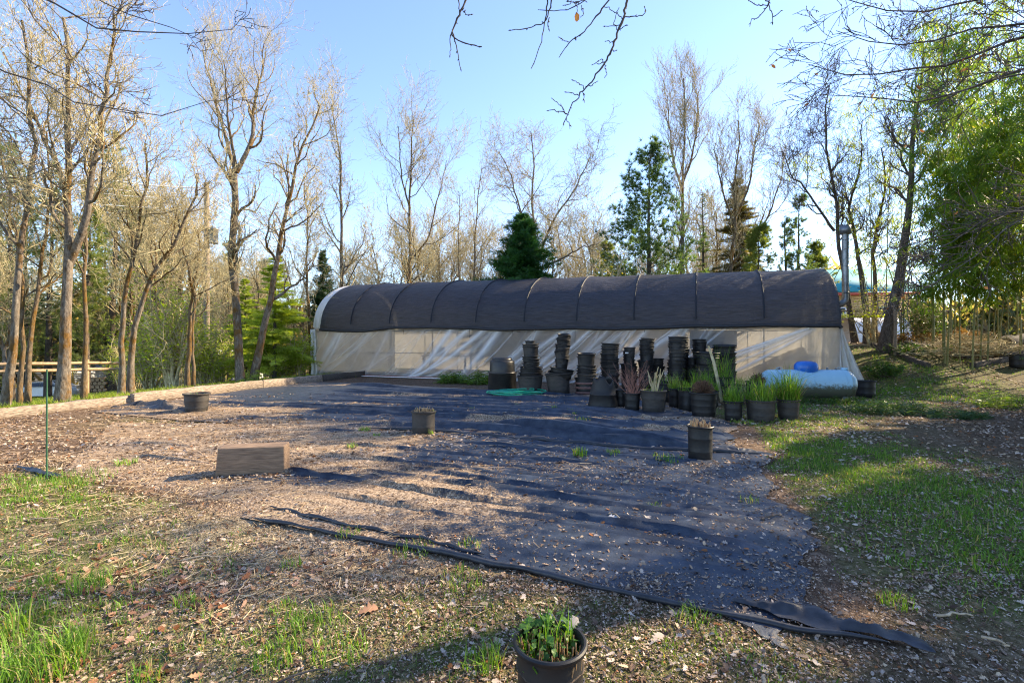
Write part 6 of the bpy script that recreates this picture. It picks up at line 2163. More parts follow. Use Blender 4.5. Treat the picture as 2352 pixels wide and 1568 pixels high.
# ---------------------------------------------------------------- buildings, fence, car, pole
M['siding'] = simple('tan_siding', (0.42, 0.30, 0.13), (0.52, 0.38, 0.18), 3, 0.8, 0.3)
M['teal_roof'] = simple('teal_metal_roof', (0.02, 0.22, 0.27), (0.04, 0.29, 0.34), 2, 0.8)
M['redtrim'] = simple('red_trim', (0.38, 0.07, 0.04), (0.48, 0.10, 0.06), 3, 0.6)
M['whitepaint'] = simple('white_paint', (0.70, 0.69, 0.66), (0.82, 0.81, 0.79), 3, 0.6)
M['glass'] = simple('dark_glass', (0.02, 0.025, 0.03), (0.05, 0.06, 0.07), 2, 0.1)
M['greyroof'] = simple('grey_roof', (0.34, 0.36, 0.39), (0.46, 0.48, 0.52), 2, 0.7)
M['brickbrown'] = simple('brown_wall', (0.17, 0.09, 0.06), (0.30, 0.18, 0.13), 4, 0.85, 0.3)


def house(label, x, y, z, rz, w, d, h, roofh, wallm, roofm, trimm, name='house', wins=(), eave=0.5, seams=True):
    root = empty(name, (x, y, z), rz, label, 'house')
    mb = MB().box((0, 0, h / 2 - 0.4), (w, d, h + 0.8))
    for k in range(int(h / 0.2)):
        mb.box((0, -d / 2 - 0.006, 0.1 + 0.2 * k), (w, 0.02, 0.17))
    mb.build('wall', M[wallm], root)
    s = math.hypot(d / 2 + eave, roofh)
    an = math.atan2(roofh, d / 2 + eave)
    mb = MB()
    for sg in (-1, 1):
        c, s_ = math.cos(an * -sg), math.sin(an * -sg)
        R = np.array([[1, 0, 0], [0, c, -s_], [0, s_, c]])
        ctr = np.array([0, sg * (d / 2 + eave) / 2, h + roofh / 2 + 0.08])
        mb.box(ctr, (w + 2 * eave, s - 0.02, 0.08), R=R)
        if seams:
            for k in range(int((w + 2 * eave) / 0.45)):
                mb.box(ctr + R @ np.array([-(w + 2 * eave) / 2 + 0.2 + 0.45 * k, 0, 0.055]), (0.03, s - 0.06, 0.03), R=R)
    mb.build('roof', M[roofm], root)
    mb = MB()
    for sg in (-1, 1):
        mb.box((0, sg * (d / 2 + eave - 0.03), h - 0.08), (w + 2 * eave, 0.05, 0.22))
    mb.build('fascia', M[trimm], root)
    for (wx, wz, ww, wh) in wins:
        f = MB().box((wx, -d / 2 - 0.03, wz), (ww + 0.16, 0.06, wh + 0.16)).build('window', M['whitepaint'], root)
        MB().box((wx, -d / 2 - 0.065, wz), (ww, 0.012, wh)).build('pane', M['glass'], f)
    return root


q = P(1955, 784, 38.0)
house('tan-sided house with a teal metal roof and red fascia behind the stove pipe', q[0] + 0.2, 41.0, 1.4, math.radians(-6), 8.4, 6.5, 3.9, 2.2, 'siding', 'teal_roof', 'redtrim', wins=((2.2, 2.2, 1.0, 1.1), (-1.0, 2.2, 1.0, 1.1)), seams=False)
# low white hoop tunnel in front of the house
c = at(2005, 31.0)
root = empty('low_tunnel', c, math.radians(-5), 'low pale plastic tunnel in front of the tan house', 'tunnel')
th = np.linspace(0, math.pi, 18)
u = np.linspace(-1.7, 1.7, 8)
V = np.stack([np.repeat(u[:, None], 18, 1), -1.0 * np.cos(th)[None] * np.ones((8, 1)), 1.55 * np.sin(th)[None] * np.ones((8, 1))], -1)
i = np.arange(7)[:, None] * 18 + np.arange(17)[None]
MB().add(V.reshape(-1, 3), np.stack([i, i + 1, i + 19, i + 18], -1).reshape(-1, 4)).build('cover', M['pvc'], root, smooth=True)
for uu in (-1.7, 0, 1.7):
    MB().tubes(np.stack([0 * th + uu, -1.02 * np.cos(th), 1.57 * np.sin(th)], -1), 0.02, 6).build('hoop', M['galv'], root)
# wire fence between the clearing and the house
wf = empty('wire_fence', (0, 0, 0), 0, 'wire mesh fence with thin posts in front of the tan house', 'fence')
fx = np.linspace(17.0, 22.6, 4)
fy = 25.0 + 0 * fx
mb = MB()
for x, y in zip(fx, fy):
    z = float(gz(x, y))
    MB().tubes(np.array([[x, y, z - 0.2], [x, y, z + 1.6]]), 0.03, 6, cap=True).build('post', M['darkwood'], wf)
for k in range(9):
    mb.tubes(np.stack([fx, fy - 0.03, gz(fx, fy) + 0.15 + 0.17 * k], -1), 0.0018, 3)
xs = np.arange(17.0, 22.6, 0.3)
zz = gz(xs, xs * 0 + 25.0)
mb.tubes(np.stack([np.stack([xs, xs * 0 + 24.965, zz + 0.1], -1), np.stack([xs, xs * 0 + 24.965, zz + 1.55], -1)], 1), 0.0015, 3)
mb.build('mesh', M['galv'], wf)
MB().tubes(np.stack([fx, fy, gz(fx, fy) + 1.62], -1), 0.04, 6).build('rail', M['darkwood'], wf)

# left: peeled-log rail fence
M['peeled'] = simple('peeled_log', (0.26, 0.165, 0.085), (0.44, 0.31, 0.18), 4, 0.75, 0.2, stretch=(1, 6, 6))
rf = empty('rail_fence', (0, 0, 0), 0, 'rail fence of two peeled orange-tan logs running behind the left trees', 'fence')
pts = [P(-130, 838, 19.0), P(60, 835, 20.5), P(195, 833, 22.5), P(340, 832, 25.0), P(470, 831, 28)]
for k in range(len(pts) - 1):
    for dz in (0.0, -0.30):
        a_, b_ = pts[k].copy(), pts[k + 1].copy()
        a_[2] += dz
        b_[2] += dz
        MB().tubes(np.stack([a_, (a_ + b_) / 2 + [0, 0, -0.02], b_ + (b_ - a_) * 0.02]), [0.075, 0.07, 0.06], 10, cap=True).build('rail', M['peeled'], rf, smooth=True)
for p in pts:
    g = float(gz(p[0], p[1]))
    MB().tubes(np.array([[p[0], p[1] + 0.12, g - 0.2], [p[0], p[1] + 0.12, p[2] + 0.16]]), 0.085, 10, cap=True).build('post', M['peeled'], rf, smooth=True)

# white car below the slope
M['carpaint'] = simple('white_car_paint', (0.68, 0.68, 0.67), (0.78, 0.78, 0.77), 2, 0.25)
M['tyre'] = simple('tyre', (0.02, 0.02, 0.02), (0.04, 0.04, 0.04), 9, 0.8)
cz = at(112, 38.0)
car = empty('parked_car', cz, math.radians(8), 'white parked car below the slope, seen between the left trunks', 'car')
prof = np.array([(-2.2, 0.35), (-2.25, 0.75), (-2.1, 0.92), (-1.35, 1.0), (-0.75, 1.38), (0.7, 1.42), (1.35, 1.02), (2.1, 0.95), (2.25, 0.7), (2.2, 0.35), (1.75, 0.33), (1.6, 0.62), (1.3, 0.68), (1.0, 0.62), (0.88, 0.32), (-0.95, 0.32), (-1.05, 0.62), (-1.35, 0.68), (-1.65, 0.62), (-1.78, 0.33)])
wy = [0.78, 0.84]
V, nP = [], len(prof)
for y_, s_ in ((-0.72, 0.985), (-0.86, 1.0), (0.86, 1.0), (0.72, 0.985)):
    tz = np.where(prof[:, 1] > 1.1, 0.84, 1.0)
    V.append(np.stack([prof[:, 0] * s_, y_ * tz, prof[:, 1] * (1.0 if abs(y_) > 0.8 else 1.01)], -1))
V = np.array(V)
i = np.arange(3)[:, None] * nP
s0 = np.arange(nP)[None]
s1 = (s0 + 1) % nP
mb = MB().add(V.reshape(-1, 3), np.stack([i + s0, i + s1, i + nP + s1, i + nP + s0], -1).reshape(-1, 4))
for k in (0, 3):
    cc_ = V[k].mean(0) + [0, 0, 0.05]
    t = [(nP, j, (j + 1) % nP) for j in range(nP)]
    mb.add(np.vstack([V[k], cc_]), t=t)
mb.build('body', M['carpaint'], car, smooth=False)
for sy in (-1, 1):
    v = np.array([(-1.2, 0, 1.03), (-0.72, 0, 1.32), (-0.05, 0, 1.34), (-0.05, 0, 1.03), (0.03, 0, 1.03), (0.03, 0, 1.34), (0.66, 0, 1.34), (1.12, 0, 1.03)])
    v[:, 1] = sy * np.where(v[:, 2] > 1.2, 0.755, 0.872)
    MB().add(v, [[0, 3, 2, 1], [4, 7, 6, 5]]).build('side_window', M['glass'], car)
for x in (-1.35, 1.3):
    for sy in (-1, 1):
        w = MB()
        pr = [(0.20, -0.10), (0.32, -0.10), (0.335, -0.06), (0.335, 0.06), (0.32, 0.10), (0.20, 0.10)]
        w.lathe(pr, 20)
        w.V[0] = np.stack([w.V[0][:, 0], w.V[0][:, 2], w.V[0][:, 1]], -1) + np.array([x, sy * 0.76, 0.335])
        wo = w.build('wheel', M['tyre'], car, smooth=True)
        r_ = MB().lathe([(0.001, -0.05), (0.12, -0.07), (0.20, -0.09), (0.21, 0.09), (0.12, 0.07), (0.001, 0.05)], 20)
        r_.V[0] = np.stack([r_.V[0][:, 0], r_.V[0][:, 2], r_.V[0][:, 1]], -1) + np.array([x, sy * 0.775, 0.335])
        r_.build('rim', M['galv'], wo, smooth=True)
# road
xs = np.linspace(-75, 20, 60)
yc = 44 + 0.12 * (xs + 40)
V = np.stack([np.stack([xs, yc + o, gz(xs, yc + o) + 0.07], -1) for o in (-3.2, 0, 3.2)])
i = np.arange(2)[:, None] * 60 + np.arange(59)[None]
tag(MB().add(V.reshape(-1, 3), np.stack([i, i + 1, i + 61, i + 60], -1).reshape(-1, 4)).build('road', simple('asphalt', (0.16, 0.16, 0.17), (0.22, 0.22, 0.23), 6, 0.9), None, smooth=True), kind='structure')
# buildings at left
q = at(268, 55)
house('white shed with a bluish roof beyond the road at left', q[0], q[1], q[2], 0.1, 5.0, 4.0, 1.9, 0.8, 'whitepaint', 'greyroof', 'whitepaint', 'shed', wins=((0.9, 1.3, 0.9, 0.8),), eave=0.25, seams=False)
q = at(485, 48)
house('grey-roofed pale house behind the twin-stemmed oak', q[0], q[1], q[2], -0.15, 8.5, 6.0, 2.1, 1.3, 'whitepaint', 'greyroof', 'whitepaint', wins=((1.6, 1.4, 1.1, 1.0), (-1.8, 1.4, 1.1, 1.0)), eave=0.4, seams=False)
q = at(60, 47)
house('long dark-windowed white building behind the parked car', q[0], q[1], q[2], 0.12, 16, 6.0, 1.9, 0.8, 'whitepaint', 'greyroof', 'whitepaint', wins=((-5, 1.4, 1.4, 1.0), (-2, 1.4, 1.4, 1.0), (1, 1.4, 1.4, 1.0), (5, 1.4, 1.8, 1.1)), eave=0.4, seams=False)
# stacked split wood by the fence
def lumber(label, px, Y, seed, nx, nz):
    rg = np.random.default_rng(seed)
    c = at(px, Y)
    root = empty('wood_stack', c, 0.2, label, 'wood stack')
    for k in range(nz):
        for j in range(nx):
            MB().tubes(np.array([[(j - nx / 2) * 0.3 + 0.15 * (k % 2), -0.6, 0.14 + 0.25 * k], [(j - nx / 2) * 0.3 + 0.15 * (k % 2), 0.6, 0.14 + 0.25 * k]]), 0.14 * rg.uniform(0.85, 1.0), 9, cap=True).build('log', M['peeled'], root, smooth=True)


lumber('small stack of peeled logs beyond the fence near the road', 225, 36.0, 2, 6, 5)
lumber('second small log stack by the road, right of the slender mossy oak', 268, 37.0, 3, 5, 5)
# utility pole with transformer and wires
Yp = 30.0
c = at(475, Yp)
topz = P(475, 420, Yp)[2]
up = empty('utility_pole', c, 0, 'tall wooden utility pole with a grey transformer, left of the forked oak', 'utility pole')
MB().tubes(np.array([[0, 0, -0.2], [0, 0, (topz - c[2]) / 2], [0, 0, topz - c[2]]]), [0.19, 0.17, 0.15], 14, cap=True).build('pole', M['oldwood'], up, smooth=True)
tz = P(0, 560, Yp)[2] - c[2]
tf = MB().lathe([(0.001, 0), (0.24, 0.0), (0.25, 0.04), (0.25, 0.85), (0.27, 0.87), (0.27, 0.92), (0.12, 0.98), (0.001, 0.99)], 20, c=(0.47, -0.05, tz)).build('transformer', M['galv'], up, smooth=False)
MB().box((0.22, 0, tz + 0.6), (0.2, 0.08, 0.12)).box((0.22, 0, tz + 0.2), (0.2, 0.08, 0.12)).build('bracket', M['galv'], up)
for dx in (-0.08, 0.08):
    MB().lathe([(0.02, 0.0), (0.045, 0.03), (0.03, 0.06), (0.045, 0.09), (0.02, 0.14)], 10, c=(0.47 + dx, -0.05, tz + 0.95)).build('insulator', M['pvc'], tf)
for k, (dz, yl, r) in enumerate(((0.35, 345, 0.035), (0.65, 372, 0.022), (0.95, 380, 0.022), (1.5, 405, 0.018))):
    a_ = np.array([0, -0.16, topz - c[2] - dz])
    b_ = P(-60, yl - 10 + 6 * k, 24.0) - c
    t = np.linspace(0, 1, 24)[:, None]
    pts = a_ * (1 - t) + b_ * t - np.array([0, 0, 0.55]) * (4 * t * (1 - t))
    MB().tubes(pts, r, 5).build('wire', M['pvc'], up, smooth=True)
    b_ = P(720, 560 + 12 * k, 44.0) - c
    pts = a_ * (1 - t) + b_ * t - np.array([0, 0, 0.5]) * (4 * t * (1 - t))
    MB().tubes(pts, 0.014, 4).build('wire', M['pvc'], up, smooth=True)

# far wood closing the horizon: one uncountable mass of twig and needle clumps
rng = np.random.default_rng(4)
n = 52000
az = rng.uniform(-1.15, 0.9, n)
rad = rng.uniform(60, 105, n)
x, y = rad * np.sin(az), rad * np.cos(az)
topn = 5.5 + 7.0 * noise2(az * 22, az * 0, 3) + 3.0 * noise2(az * 75, az * 0, 5)
topn = topn * np.where(az > -0.32, 0.62, 1.0) * np.where(az > 0.6, 0.7, 1.0)
z = gz(x, y) + topn * rng.random(n) ** 1.2
d = rng.normal(size=(n, 3))
d[:, 2] = np.abs(d[:, 2]) + 0.3
k = fbm(x * 0.12, y * 0.12 + z * 0.1, 6)[:, None] + 0.15 * rng.normal(size=(n, 1))
col = np.where(k > 0.53, np.array([0.12, 0.15, 0.065]), np.array([0.34, 0.27, 0.16])) * rng.uniform(0.7, 1.25, (n, 1))
tag(MB().scatter([(0, -0.10, 0), (0, 0.10, 0), (1, 0.02, 0.1), (0.5, 0.3, 0), (0.45, -0.32, 0.1)], None, [(0, 1, 2), (0, 1, 3), (0, 4, 1)], np.stack([x, y, z], -1), frames(d, rng), rng.uniform(0.9, 2.4, n), col).build('distant_wood', M['needle'], None), 'hazy distant wood of mixed bare and evergreen trees along the horizon', 'wood', kind='stuff')
# ---------------------------------------------------------------- leaf litter
def cloth_z(x, y):
    """top of whatever covers the ground"""
    return gz(x, y) + np.where(inpoly(x, y, POLY2), 0.040, np.where(inpoly(x, y, POLY1), 0.020, 0.004))


def oak_leaf(rng):
    """lobed leaf outline, folded and curled"""
    xs = [0.0, 0.12, 0.2, 0.3, 0.38, 0.5, 0.57, 0.7, 0.78, 0.88, 1.0]
    ws = [0.01, 0.05, 0.17, 0.08, 0.27, 0.12, 0.31, 0.15, 0.24, 0.12, 0.0]
    V, T = [], []
    c1_, c2_, c3_ = rng.normal() * 0.25, rng.uniform(0.1, 0.55), rng.normal() * 0.3
    for x, w in zip(xs, ws):
        w *= rng.uniform(0.8, 1.15)
        zc = 0.35 * c1_ * (x - 0.5) ** 2 * 2
        V += [(x, -w, zc + c2_ * w * 0.9 + c3_ * w * x), (x, 0, zc), (x, w, zc + c2_ * w * 0.9 - c3_ * w * x)]
    for k in range(len(xs) - 1):
        a, b = 3 * k, 3 * k + 3
        T += [(a, a + 1, b + 1), (a, b + 1, b), (a + 1, a + 2, b + 2), (a + 1, b + 2, b + 1)]
    V = np.array(V) - np.array([0.5, 0, 0])
    return V, T


def chip(rng):
    n = 5
    a = np.sort(rng.uniform(0, 6.28, n))
    r = rng.uniform(0.25, 0.55, n)
    V = np.concatenate([[(0, 0, 0.08)], np.stack([r * np.cos(a) * 1.2, r * np.sin(a) * 0.8, rng.normal(size=n) * 0.13], -1)])
    return V, [(0, 1 + k, 1 + (k + 1) % n) for k in range(n)]


rng = np.random.default_rng(2024)


def leafcols(n, tan=0.5):
    base = np.array([[0.30, 0.215, 0.15], [0.50, 0.41, 0.34], [0.19, 0.12, 0.078], [0.09, 0.052, 0.033], [0.50, 0.385, 0.255], [0.30, 0.12, 0.04]])
    p = np.array([0.26, 0.24, 0.21, 0.17, 0.09, 0.03])
    i = rng.choice(6, n, p=p)
    return base[i] * rng.uniform(0.75, 1.15, (n, 1))


def sample(n, x0, x1, y0, y1, dens):
    """rejection sampling, nearer ground first in size terms"""
    x, y = rng.uniform(x0, x1, n), rng.uniform(y0, y1, n)
    k = rng.random(n) < dens(x, y)
    k &= (np.abs(x) < y * 1.12 + 0.6)
    return x[k], y[k]


def dens_litter(x, y):
    g = fbm(x * 0.9, y * 0.9, 61)
    f = fbm(x * 2.6, y * 2.6, 62)
    c1_ = inpoly(x, y, POLY1)
    c2_ = inpoly(x, y, POLY2)
    d = np.clip(0.25 + 1.5 * (g - 0.4) + 1.0 * (f - 0.45), 0.05, 1)
    # on the cloth the litter gathers in drifts
    drift = np.clip((fbm(x * 1.1, y * 2.4, 63) - 0.46) * 5, 0, 1) * np.clip((f - 0.35) * 3, 0, 1)
    d = np.where(c1_ & ~c2_, 0.22 + 0.9 * drift, d)
    st = np.clip((fbm(x * 0.4, y * 2.2, 77) - 0.47) * 6, 0, 1)
    d = np.where(c2_, 0.04 + 0.55 * st * np.clip((f - 0.3) * 3, 0, 1), d)
    d = d + 0.22 * blob(x, y, -6.2, 9.2, 2.8, 1.6) + 0.2 * blob(x, y, -4.0, 6.2, 2.0, 1.1) + 0.8 * blob(x, y, -3.0, 5.45, 0.5, 0.10)
    d = d * np.where(inpoly(x, y, POLY1), 1 - 0.6 * blob(x, y, -0.6, 4.6, 1.3, 0.7), 1.0)
    dl = edge_d(x, y)
    d = d * np.where(dl > 0.1, 0.25, 1)
    return np.clip(d, 0, 1)


OAKL = [oak_leaf(rng) for _ in range(7)]
CHIP = [chip(rng) for _ in range(8)]


def spread(mb, tmpl, x, y, size, tilt, dz=0.0):
    n = len(x)
    i = rng.integers(0, len(tmpl), n)
    nrm = unit(np.stack([rng.normal(size=n) * tilt, rng.normal(size=n) * tilt, np.ones(n)], -1))
    a = rng.uniform(0, 6.28, n)
    h = np.stack([np.cos(a), np.sin(a), np.zeros(n)], -1)
    xx = unit(h - (h * nrm).sum(-1, keepdims=True) * nrm)
    yy = np.cross(nrm, xx)
    R = np.stack([xx, yy, nrm], -1)
    pos = np.stack([x, y, cloth_z(x, y) + dz + size * 0.06 + rng.random(n) * 0.006], -1)
    col = leafcols(n)
    for k, (V, T) in enumerate(tmpl):
        s = i == k
        if s.any():
            mb.scatter(V, None, T, pos[s], R[s], size[s], col[s])


mb = MB()
for (x0_, y0_, x1_, y1_, m_) in ((-3.42, 5.42, -2.62, 5.60, 130), (-2.6, 5.62, -2.62, 5.9, 30)):
    t_ = rng.random(m_)
    spread(mb, CHIP, x0_ + (x1_ - x0_) * t_ + rng.normal(size=m_) * 0.03, y0_ + (y1_ - y0_) * t_ - np.abs(rng.normal(size=m_)) * 0.05, rng.uniform(0.03, 0.07, m_), 0.7)
x, y = sample(9000, -4.2, 4.6, 1.3, 4.4, dens_litter)
spread(mb, OAKL, x, y, rng.uniform(0.022, 0.06, len(x)), 0.34)
for (cx_, cy_, sx_, sy_, m_) in ((-2.15, 3.15, 0.35, 0.22, 90), (-1.9, 2.9, 0.2, 0.15, 50), (-2.0, 2.25, 0.25, 0.12, 60), (-2.75, 3.3, 0.3, 0.2, 60), (-1.3, 3.45, 0.3, 0.12, 30)):
    x, y = rng.normal(cx_, sx_, m_), rng.normal(cy_, sy_, m_)
    i0 = mb.n
    spread(mb, OAKL, x, y, rng.uniform(0.04, 0.085, m_), 0.55)
    red = np.array([0.26, 0.10, 0.045])
    tot = 0
    k_ = len(mb.K) - 1
    while k_ >= 0 and tot < mb.n - i0:
        tot += len(mb.K[k_])
        mb.K[k_] = mb.K[k_] * 0.35 + red * 0.65
        k_ -= 1
x, y = sample(11000, -9, 9, 4.4, 10, dens_litter)
spread(mb, OAKL, x, y, rng.uniform(0.035, 0.08, len(x)), 0.3)
x, y = sample(110000, -3.6, 3.6, 1.3, 3.2, dens_litter)
spread(mb, CHIP, x, y, rng.uniform(0.006, 0.024, len(x)), 0.35)
x, y = sample(90000, -6.5, 6.5, 3.0, 6.2, dens_litter)
spread(mb, CHIP, x, y, rng.uniform(0.010, 0.034, len(x)), 0.35)
x, y = sample(60000, -13, 13, 6.0, 14, dens_litter)
spread(mb, CHIP, x, y, rng.uniform(0.025, 0.075, len(x)), 0.3)
x, y = sample(16000, 4, 20, 9, 22, lambda x, y: dens_litter(x, y) * 0.9)
spread(mb, CHIP, x, y, rng.uniform(0.05, 0.11, len(x)), 0.35)
tag(mb.build('leaf_litter', M['deadleaf'], None), 'pinkish tan fallen oak leaves and chips littering ground and cloth', 'leaf litter', kind='stuff')

# pine needles and straw in streaks on the left
mb = MB()
n = 26000
x, y = rng.uniform(-10.5, 1.0, n), rng.uniform(4.8, 12.5, n)
k = rng.random(n) < np.clip((0.08 + 0.7 * blob(x, y, -6.6, 9.0, 3.2, 2.0) + 0.5 * blob(x, y, -4.2, 6.4, 2.2, 1.2)) * np.clip((fbm(x * 0.5, y * 2.4, 89) - 0.42) * 6, 0.05, 1) + 0.5 * np.clip((fbm(x * 0.4, y * 2.2, 77) - 0.47) * 6, 0, 1), 0, 1)
x, y = x[k], y[k]
n = len(x)
a = rng.normal(0.0, 0.7, n)
d = np.stack([np.cos(a), np.sin(a), rng.normal(size=n) * 0.06], -1)
pos = np.stack([x, y, cloth_z(x, y) + 0.008 + rng.random(n) * 0.012], -1)
t = rng.random((n, 1))
mb.scatter([(-0.5, -0.014, 0), (-0.5, 0.014, 0), (0.5, 0.01, 0), (0.5, -0.01, 0)], [(0, 3, 2, 1)], None, pos, frames(d, rng, rng.normal(0, 0.5, n)), rng.uniform(0.10, 0.24, n), np.array([0.30, 0.19, 0.10]) * (1 - t) + np.array([0.62, 0.47, 0.30]) * t)
n = 16000
x, y = rng.uniform(-6.5, 0.5, n), rng.uniform(2.0, 6.2, n)
k = rng.random(n) < np.clip(0.75 * blob(x, y, -3.6, 4.4, 2.2, 1.3) + 0.6 * blob(x, y, -2.2, 3.0, 1.4, 0.8), 0, 1) * np.clip((fbm(x * 1.8, y * 1.8, 91) - 0.38) * 5, 0, 1)
x, y = x[k], y[k]
n = len(x)
a = rng.uniform(0, 6.28, n)
d = np.stack([np.cos(a), np.sin(a), rng.normal(size=n) * 0.12], -1)
pos = np.stack([x, y, cloth_z(x, y) + 0.008 + rng.random(n) * 0.015], -1)
t = rng.random((n, 1))
mb.scatter([(-0.5, -0.02, 0), (-0.5, 0.02, 0), (0.5, 0.012, 0), (0.5, -0.012, 0)], [(0, 3, 2, 1)], None, pos, frames(d, rng, rng.normal(0, 0.5, n)), rng.uniform(0.04, 0.13, n), np.array([0.36, 0.25, 0.13]) * (1 - t) + np.array([0.68, 0.55, 0.34]) * t)
tag(mb.build('straw_litter', M['deadleaf'], None), 'tan straw and pine needles strewn over the left part of the cloth', 'straw', kind='stuff')

# ---------------------------------------------------------------- grass
mb = MB()


def tufts(n, x0, x1, y0, y1, per, h0, h1, w0, w1, fac=1.0, rad=0.05, thr=0.25, a=GREEN_A, b=GREEN_B, dry=0.06):
    x, y = rng.uniform(x0, x1, n), rng.uniform(y0, y1, n)
    g, _, _ = grass_amount(x, y)
    k = (rng.random(n) < np.clip((g - thr) * 1.5, 0, 1) * fac) & (np.abs(x) < y * 1.12 + 0.7)
    x, y, g = x[k], y[k], g[k]
    m = len(x)
    if m == 0:
        return
    cx = np.repeat(x, per) + rng.normal(size=m * per) * rad
    cy = np.repeat(y, per) + rng.normal(size=m * per) * rad
    hh = np.repeat(rng.uniform(h0, h1, m) * np.clip(0.5 + g, 0.5, 1.3), per) * rng.uniform(0.4, 1.1, m * per)
    pos = np.stack([cx, cy, gz(cx, cy) - 0.004], -1)
    mb.blades(pos, hh, rng.uniform(w0, w1, m * per), hh * rng.uniform(0.15, 1.1, m * per), rng, gcol(rng, m * per, a, b, dry))


tufts(9000, -6.5, 8.5, 1.3, 9.0, 22, 0.008, 0.03, 0.003, 0.007, 0.6, 0.06, 0.18, np.array([0.05, 0.11, 0.012]), np.array([0.14, 0.23, 0.03]), 0.12)
YGa, YGb = np.array([0.14, 0.21, 0.02]), np.array([0.28, 0.36, 0.05])
tufts(1900, -3.6, 2.4, 1.3, 3.4, 10, 0.02, 0.075, 0.002, 0.005, 0.9, 0.035, dry=0.18)
tufts(5200, 1.0, 9.0, 2.2, 11.0, 16, 0.03, 0.075, 0.004, 0.009, 1.0, 0.07, dry=0.12)
tufts(3800, -8.5, -1.2, 2.4, 7.0, 14, 0.03, 0.085, 0.003, 0.008, 1.0, 0.05, 0.22, GREEN_A * 1.2, GREEN_B * 1.2, 0.2)
tufts(2200, 5, 18, 10, 20, 14, 0.04, 0.12, 0.008, 0.016, 1.0, 0.12, 0.3)
tufts(7000, -17, -6, 6.5, 24, 13, 0.06, 0.20, 0.008, 0.018, 1.0, 0.10, 0.45, YGa, YGb, 0.08)
tufts(5000, -48, -8, 18, 46, 12, 0.10, 0.22, 0.02, 0.05, 1.0, 0.35, 0.25, YGa, YGb, 0.1)
tag(mb.build('grass', M['grass'], None), 'patchy green grass growing through the litter and over the bank', 'grass', kind='stuff')
# thick taller grass at the bottom-left corner and the stake
mb2 = MB()


def clump(name, label, x, y, R, n, h, seed, w=0.006, lean=0.7, a=GREEN_A, b=GREEN_B, group=None, dry=0.14, cat='grass'):
    rg = np.random.default_rng(seed)
    z = float(cloth_z(np.array([x]), np.array([y]))[0])
    p = disk(rg, n, R)
    hh = h * rg.uniform(0.35, 1.0, n)
    o = MB().blades(p, hh, rg.uniform(0.6, 1.2, n) * w, hh * rg.uniform(0.1, lean * 1.3, n), rg, gcol(rg, n, a, b, dry)).build(name, M['grass'], None)
    o.location = (x, y, z - 0.004)
    return tag(o, label, cat, group)


TUFT = [
    (1333, 1050, 0.10, 70, 0.17, 'bright grass tuft at the front edge of the far cloth, left one of two'), (1410, 1047, 0.10, 60, 0.12, 'bright grass tuft just right of the tuft at the cloth edge'), (1535, 1058, 0.2, 90, 0.10, 'low wide grass tuft left of the tall solitary pot'),
    (837, 990, 0.11, 60, 0.10, 'yellow-green grass tuft left of the middle dry-stem pot'), (865, 1003, 0.06, 26, 0.07, 'tiny grass tuft right of the yellow-green one near the middle dry-stem pot'), (810, 1030, 0.08, 36, 0.10, 'grass tuft in front of the middle dry-stem pot, farther left'), (990, 1000, 0.05, 24, 0.11, 'grass tuft at the foot of the middle dry-stem pot'),
    (1252, 946, 0.09, 34, 0.10, 'grass tuft in the middle of the far cloth in front of the hose'), (1272, 944, 0.08, 34, 0.14, 'taller grass tuft right beside the one in front of the hose'), (1308, 947, 0.08, 30, 0.08, 'low grass tuft on the far cloth right of the tuft pair'), (1340, 968, 0.16, 60, 0.08, 'low spread of grass on a wrinkle of the far cloth'),
    (1190, 938, 0.05, 20, 0.12, 'thin grass tuft on the far cloth below the hose'), (1085, 945, 0.06, 22, 0.10, 'small grass tuft on the far cloth left of the hose'), (1320, 955, 0.05, 18, 0.08, 'tiny grass tuft behind the low spread on the wrinkle'), (1720, 1155, 0.09, 50, 0.09, 'green tuft at the right margin of the front cloth'), (1500, 1170, 0.06, 26, 0.06, 'small flat weed on the front cloth near the pale oak leaf'),
    (1510, 1160, 0.05, 14, 0.05, 'tiny weed beside the flat weed on the front cloth'), (2060, 1385, 0.10, 90, 0.09, 'dark green tuft at the lower right beyond the cloth corner'), (290, 1070, 0.12, 70, 0.10, 'grass tuft on the litter behind the timber block shadow'), (1590, 1425, 0.09, 60, 0.10, 'leafy green tuft just in front of the cloth edge at right'),
    (1700, 975, 0.2, 70, 0.08, 'green grass tuft by the right end of the far cloth'), (1080, 1255, 0.10, 50, 0.07, 'grass poking up between the two rolled hems'), (950, 1262, 0.16, 90, 0.09, 'grass growing along the front rolled hem'), (800, 1228, 0.10, 50, 0.08, 'small grass tuft beside the left end of the rolled hem'), (668, 1290, 0.07, 40, 0.10, 'upright sprout of grass in the sandy patch'),
    (430, 1365, 0.07, 60, 0.08, 'dark flat rosette of grass among brown leaves at left'), (210, 1330, 0.12, 90, 0.16, 'arching grass tuft above the brown leaves at left'), (650, 1385, 0.08, 60, 0.09, 'fine green tuft at the edge of the sandy patch'),
]
for k, (px, py, R, n, h, lab) in enumerate(TUFT):
    gx = G(px, py)
    lit = px < 900  # tufts on the sunny left get lighter greens, sunlight put into colour
    clump('grass_tuft', lab, gx[0], gx[1], R, n, h, 700 + k, w=0.006 if py > 1100 else 0.010, a=GREEN_A * (1.3 if lit else 1.1), b=GREEN_B * (1.25 if lit else 1.15))
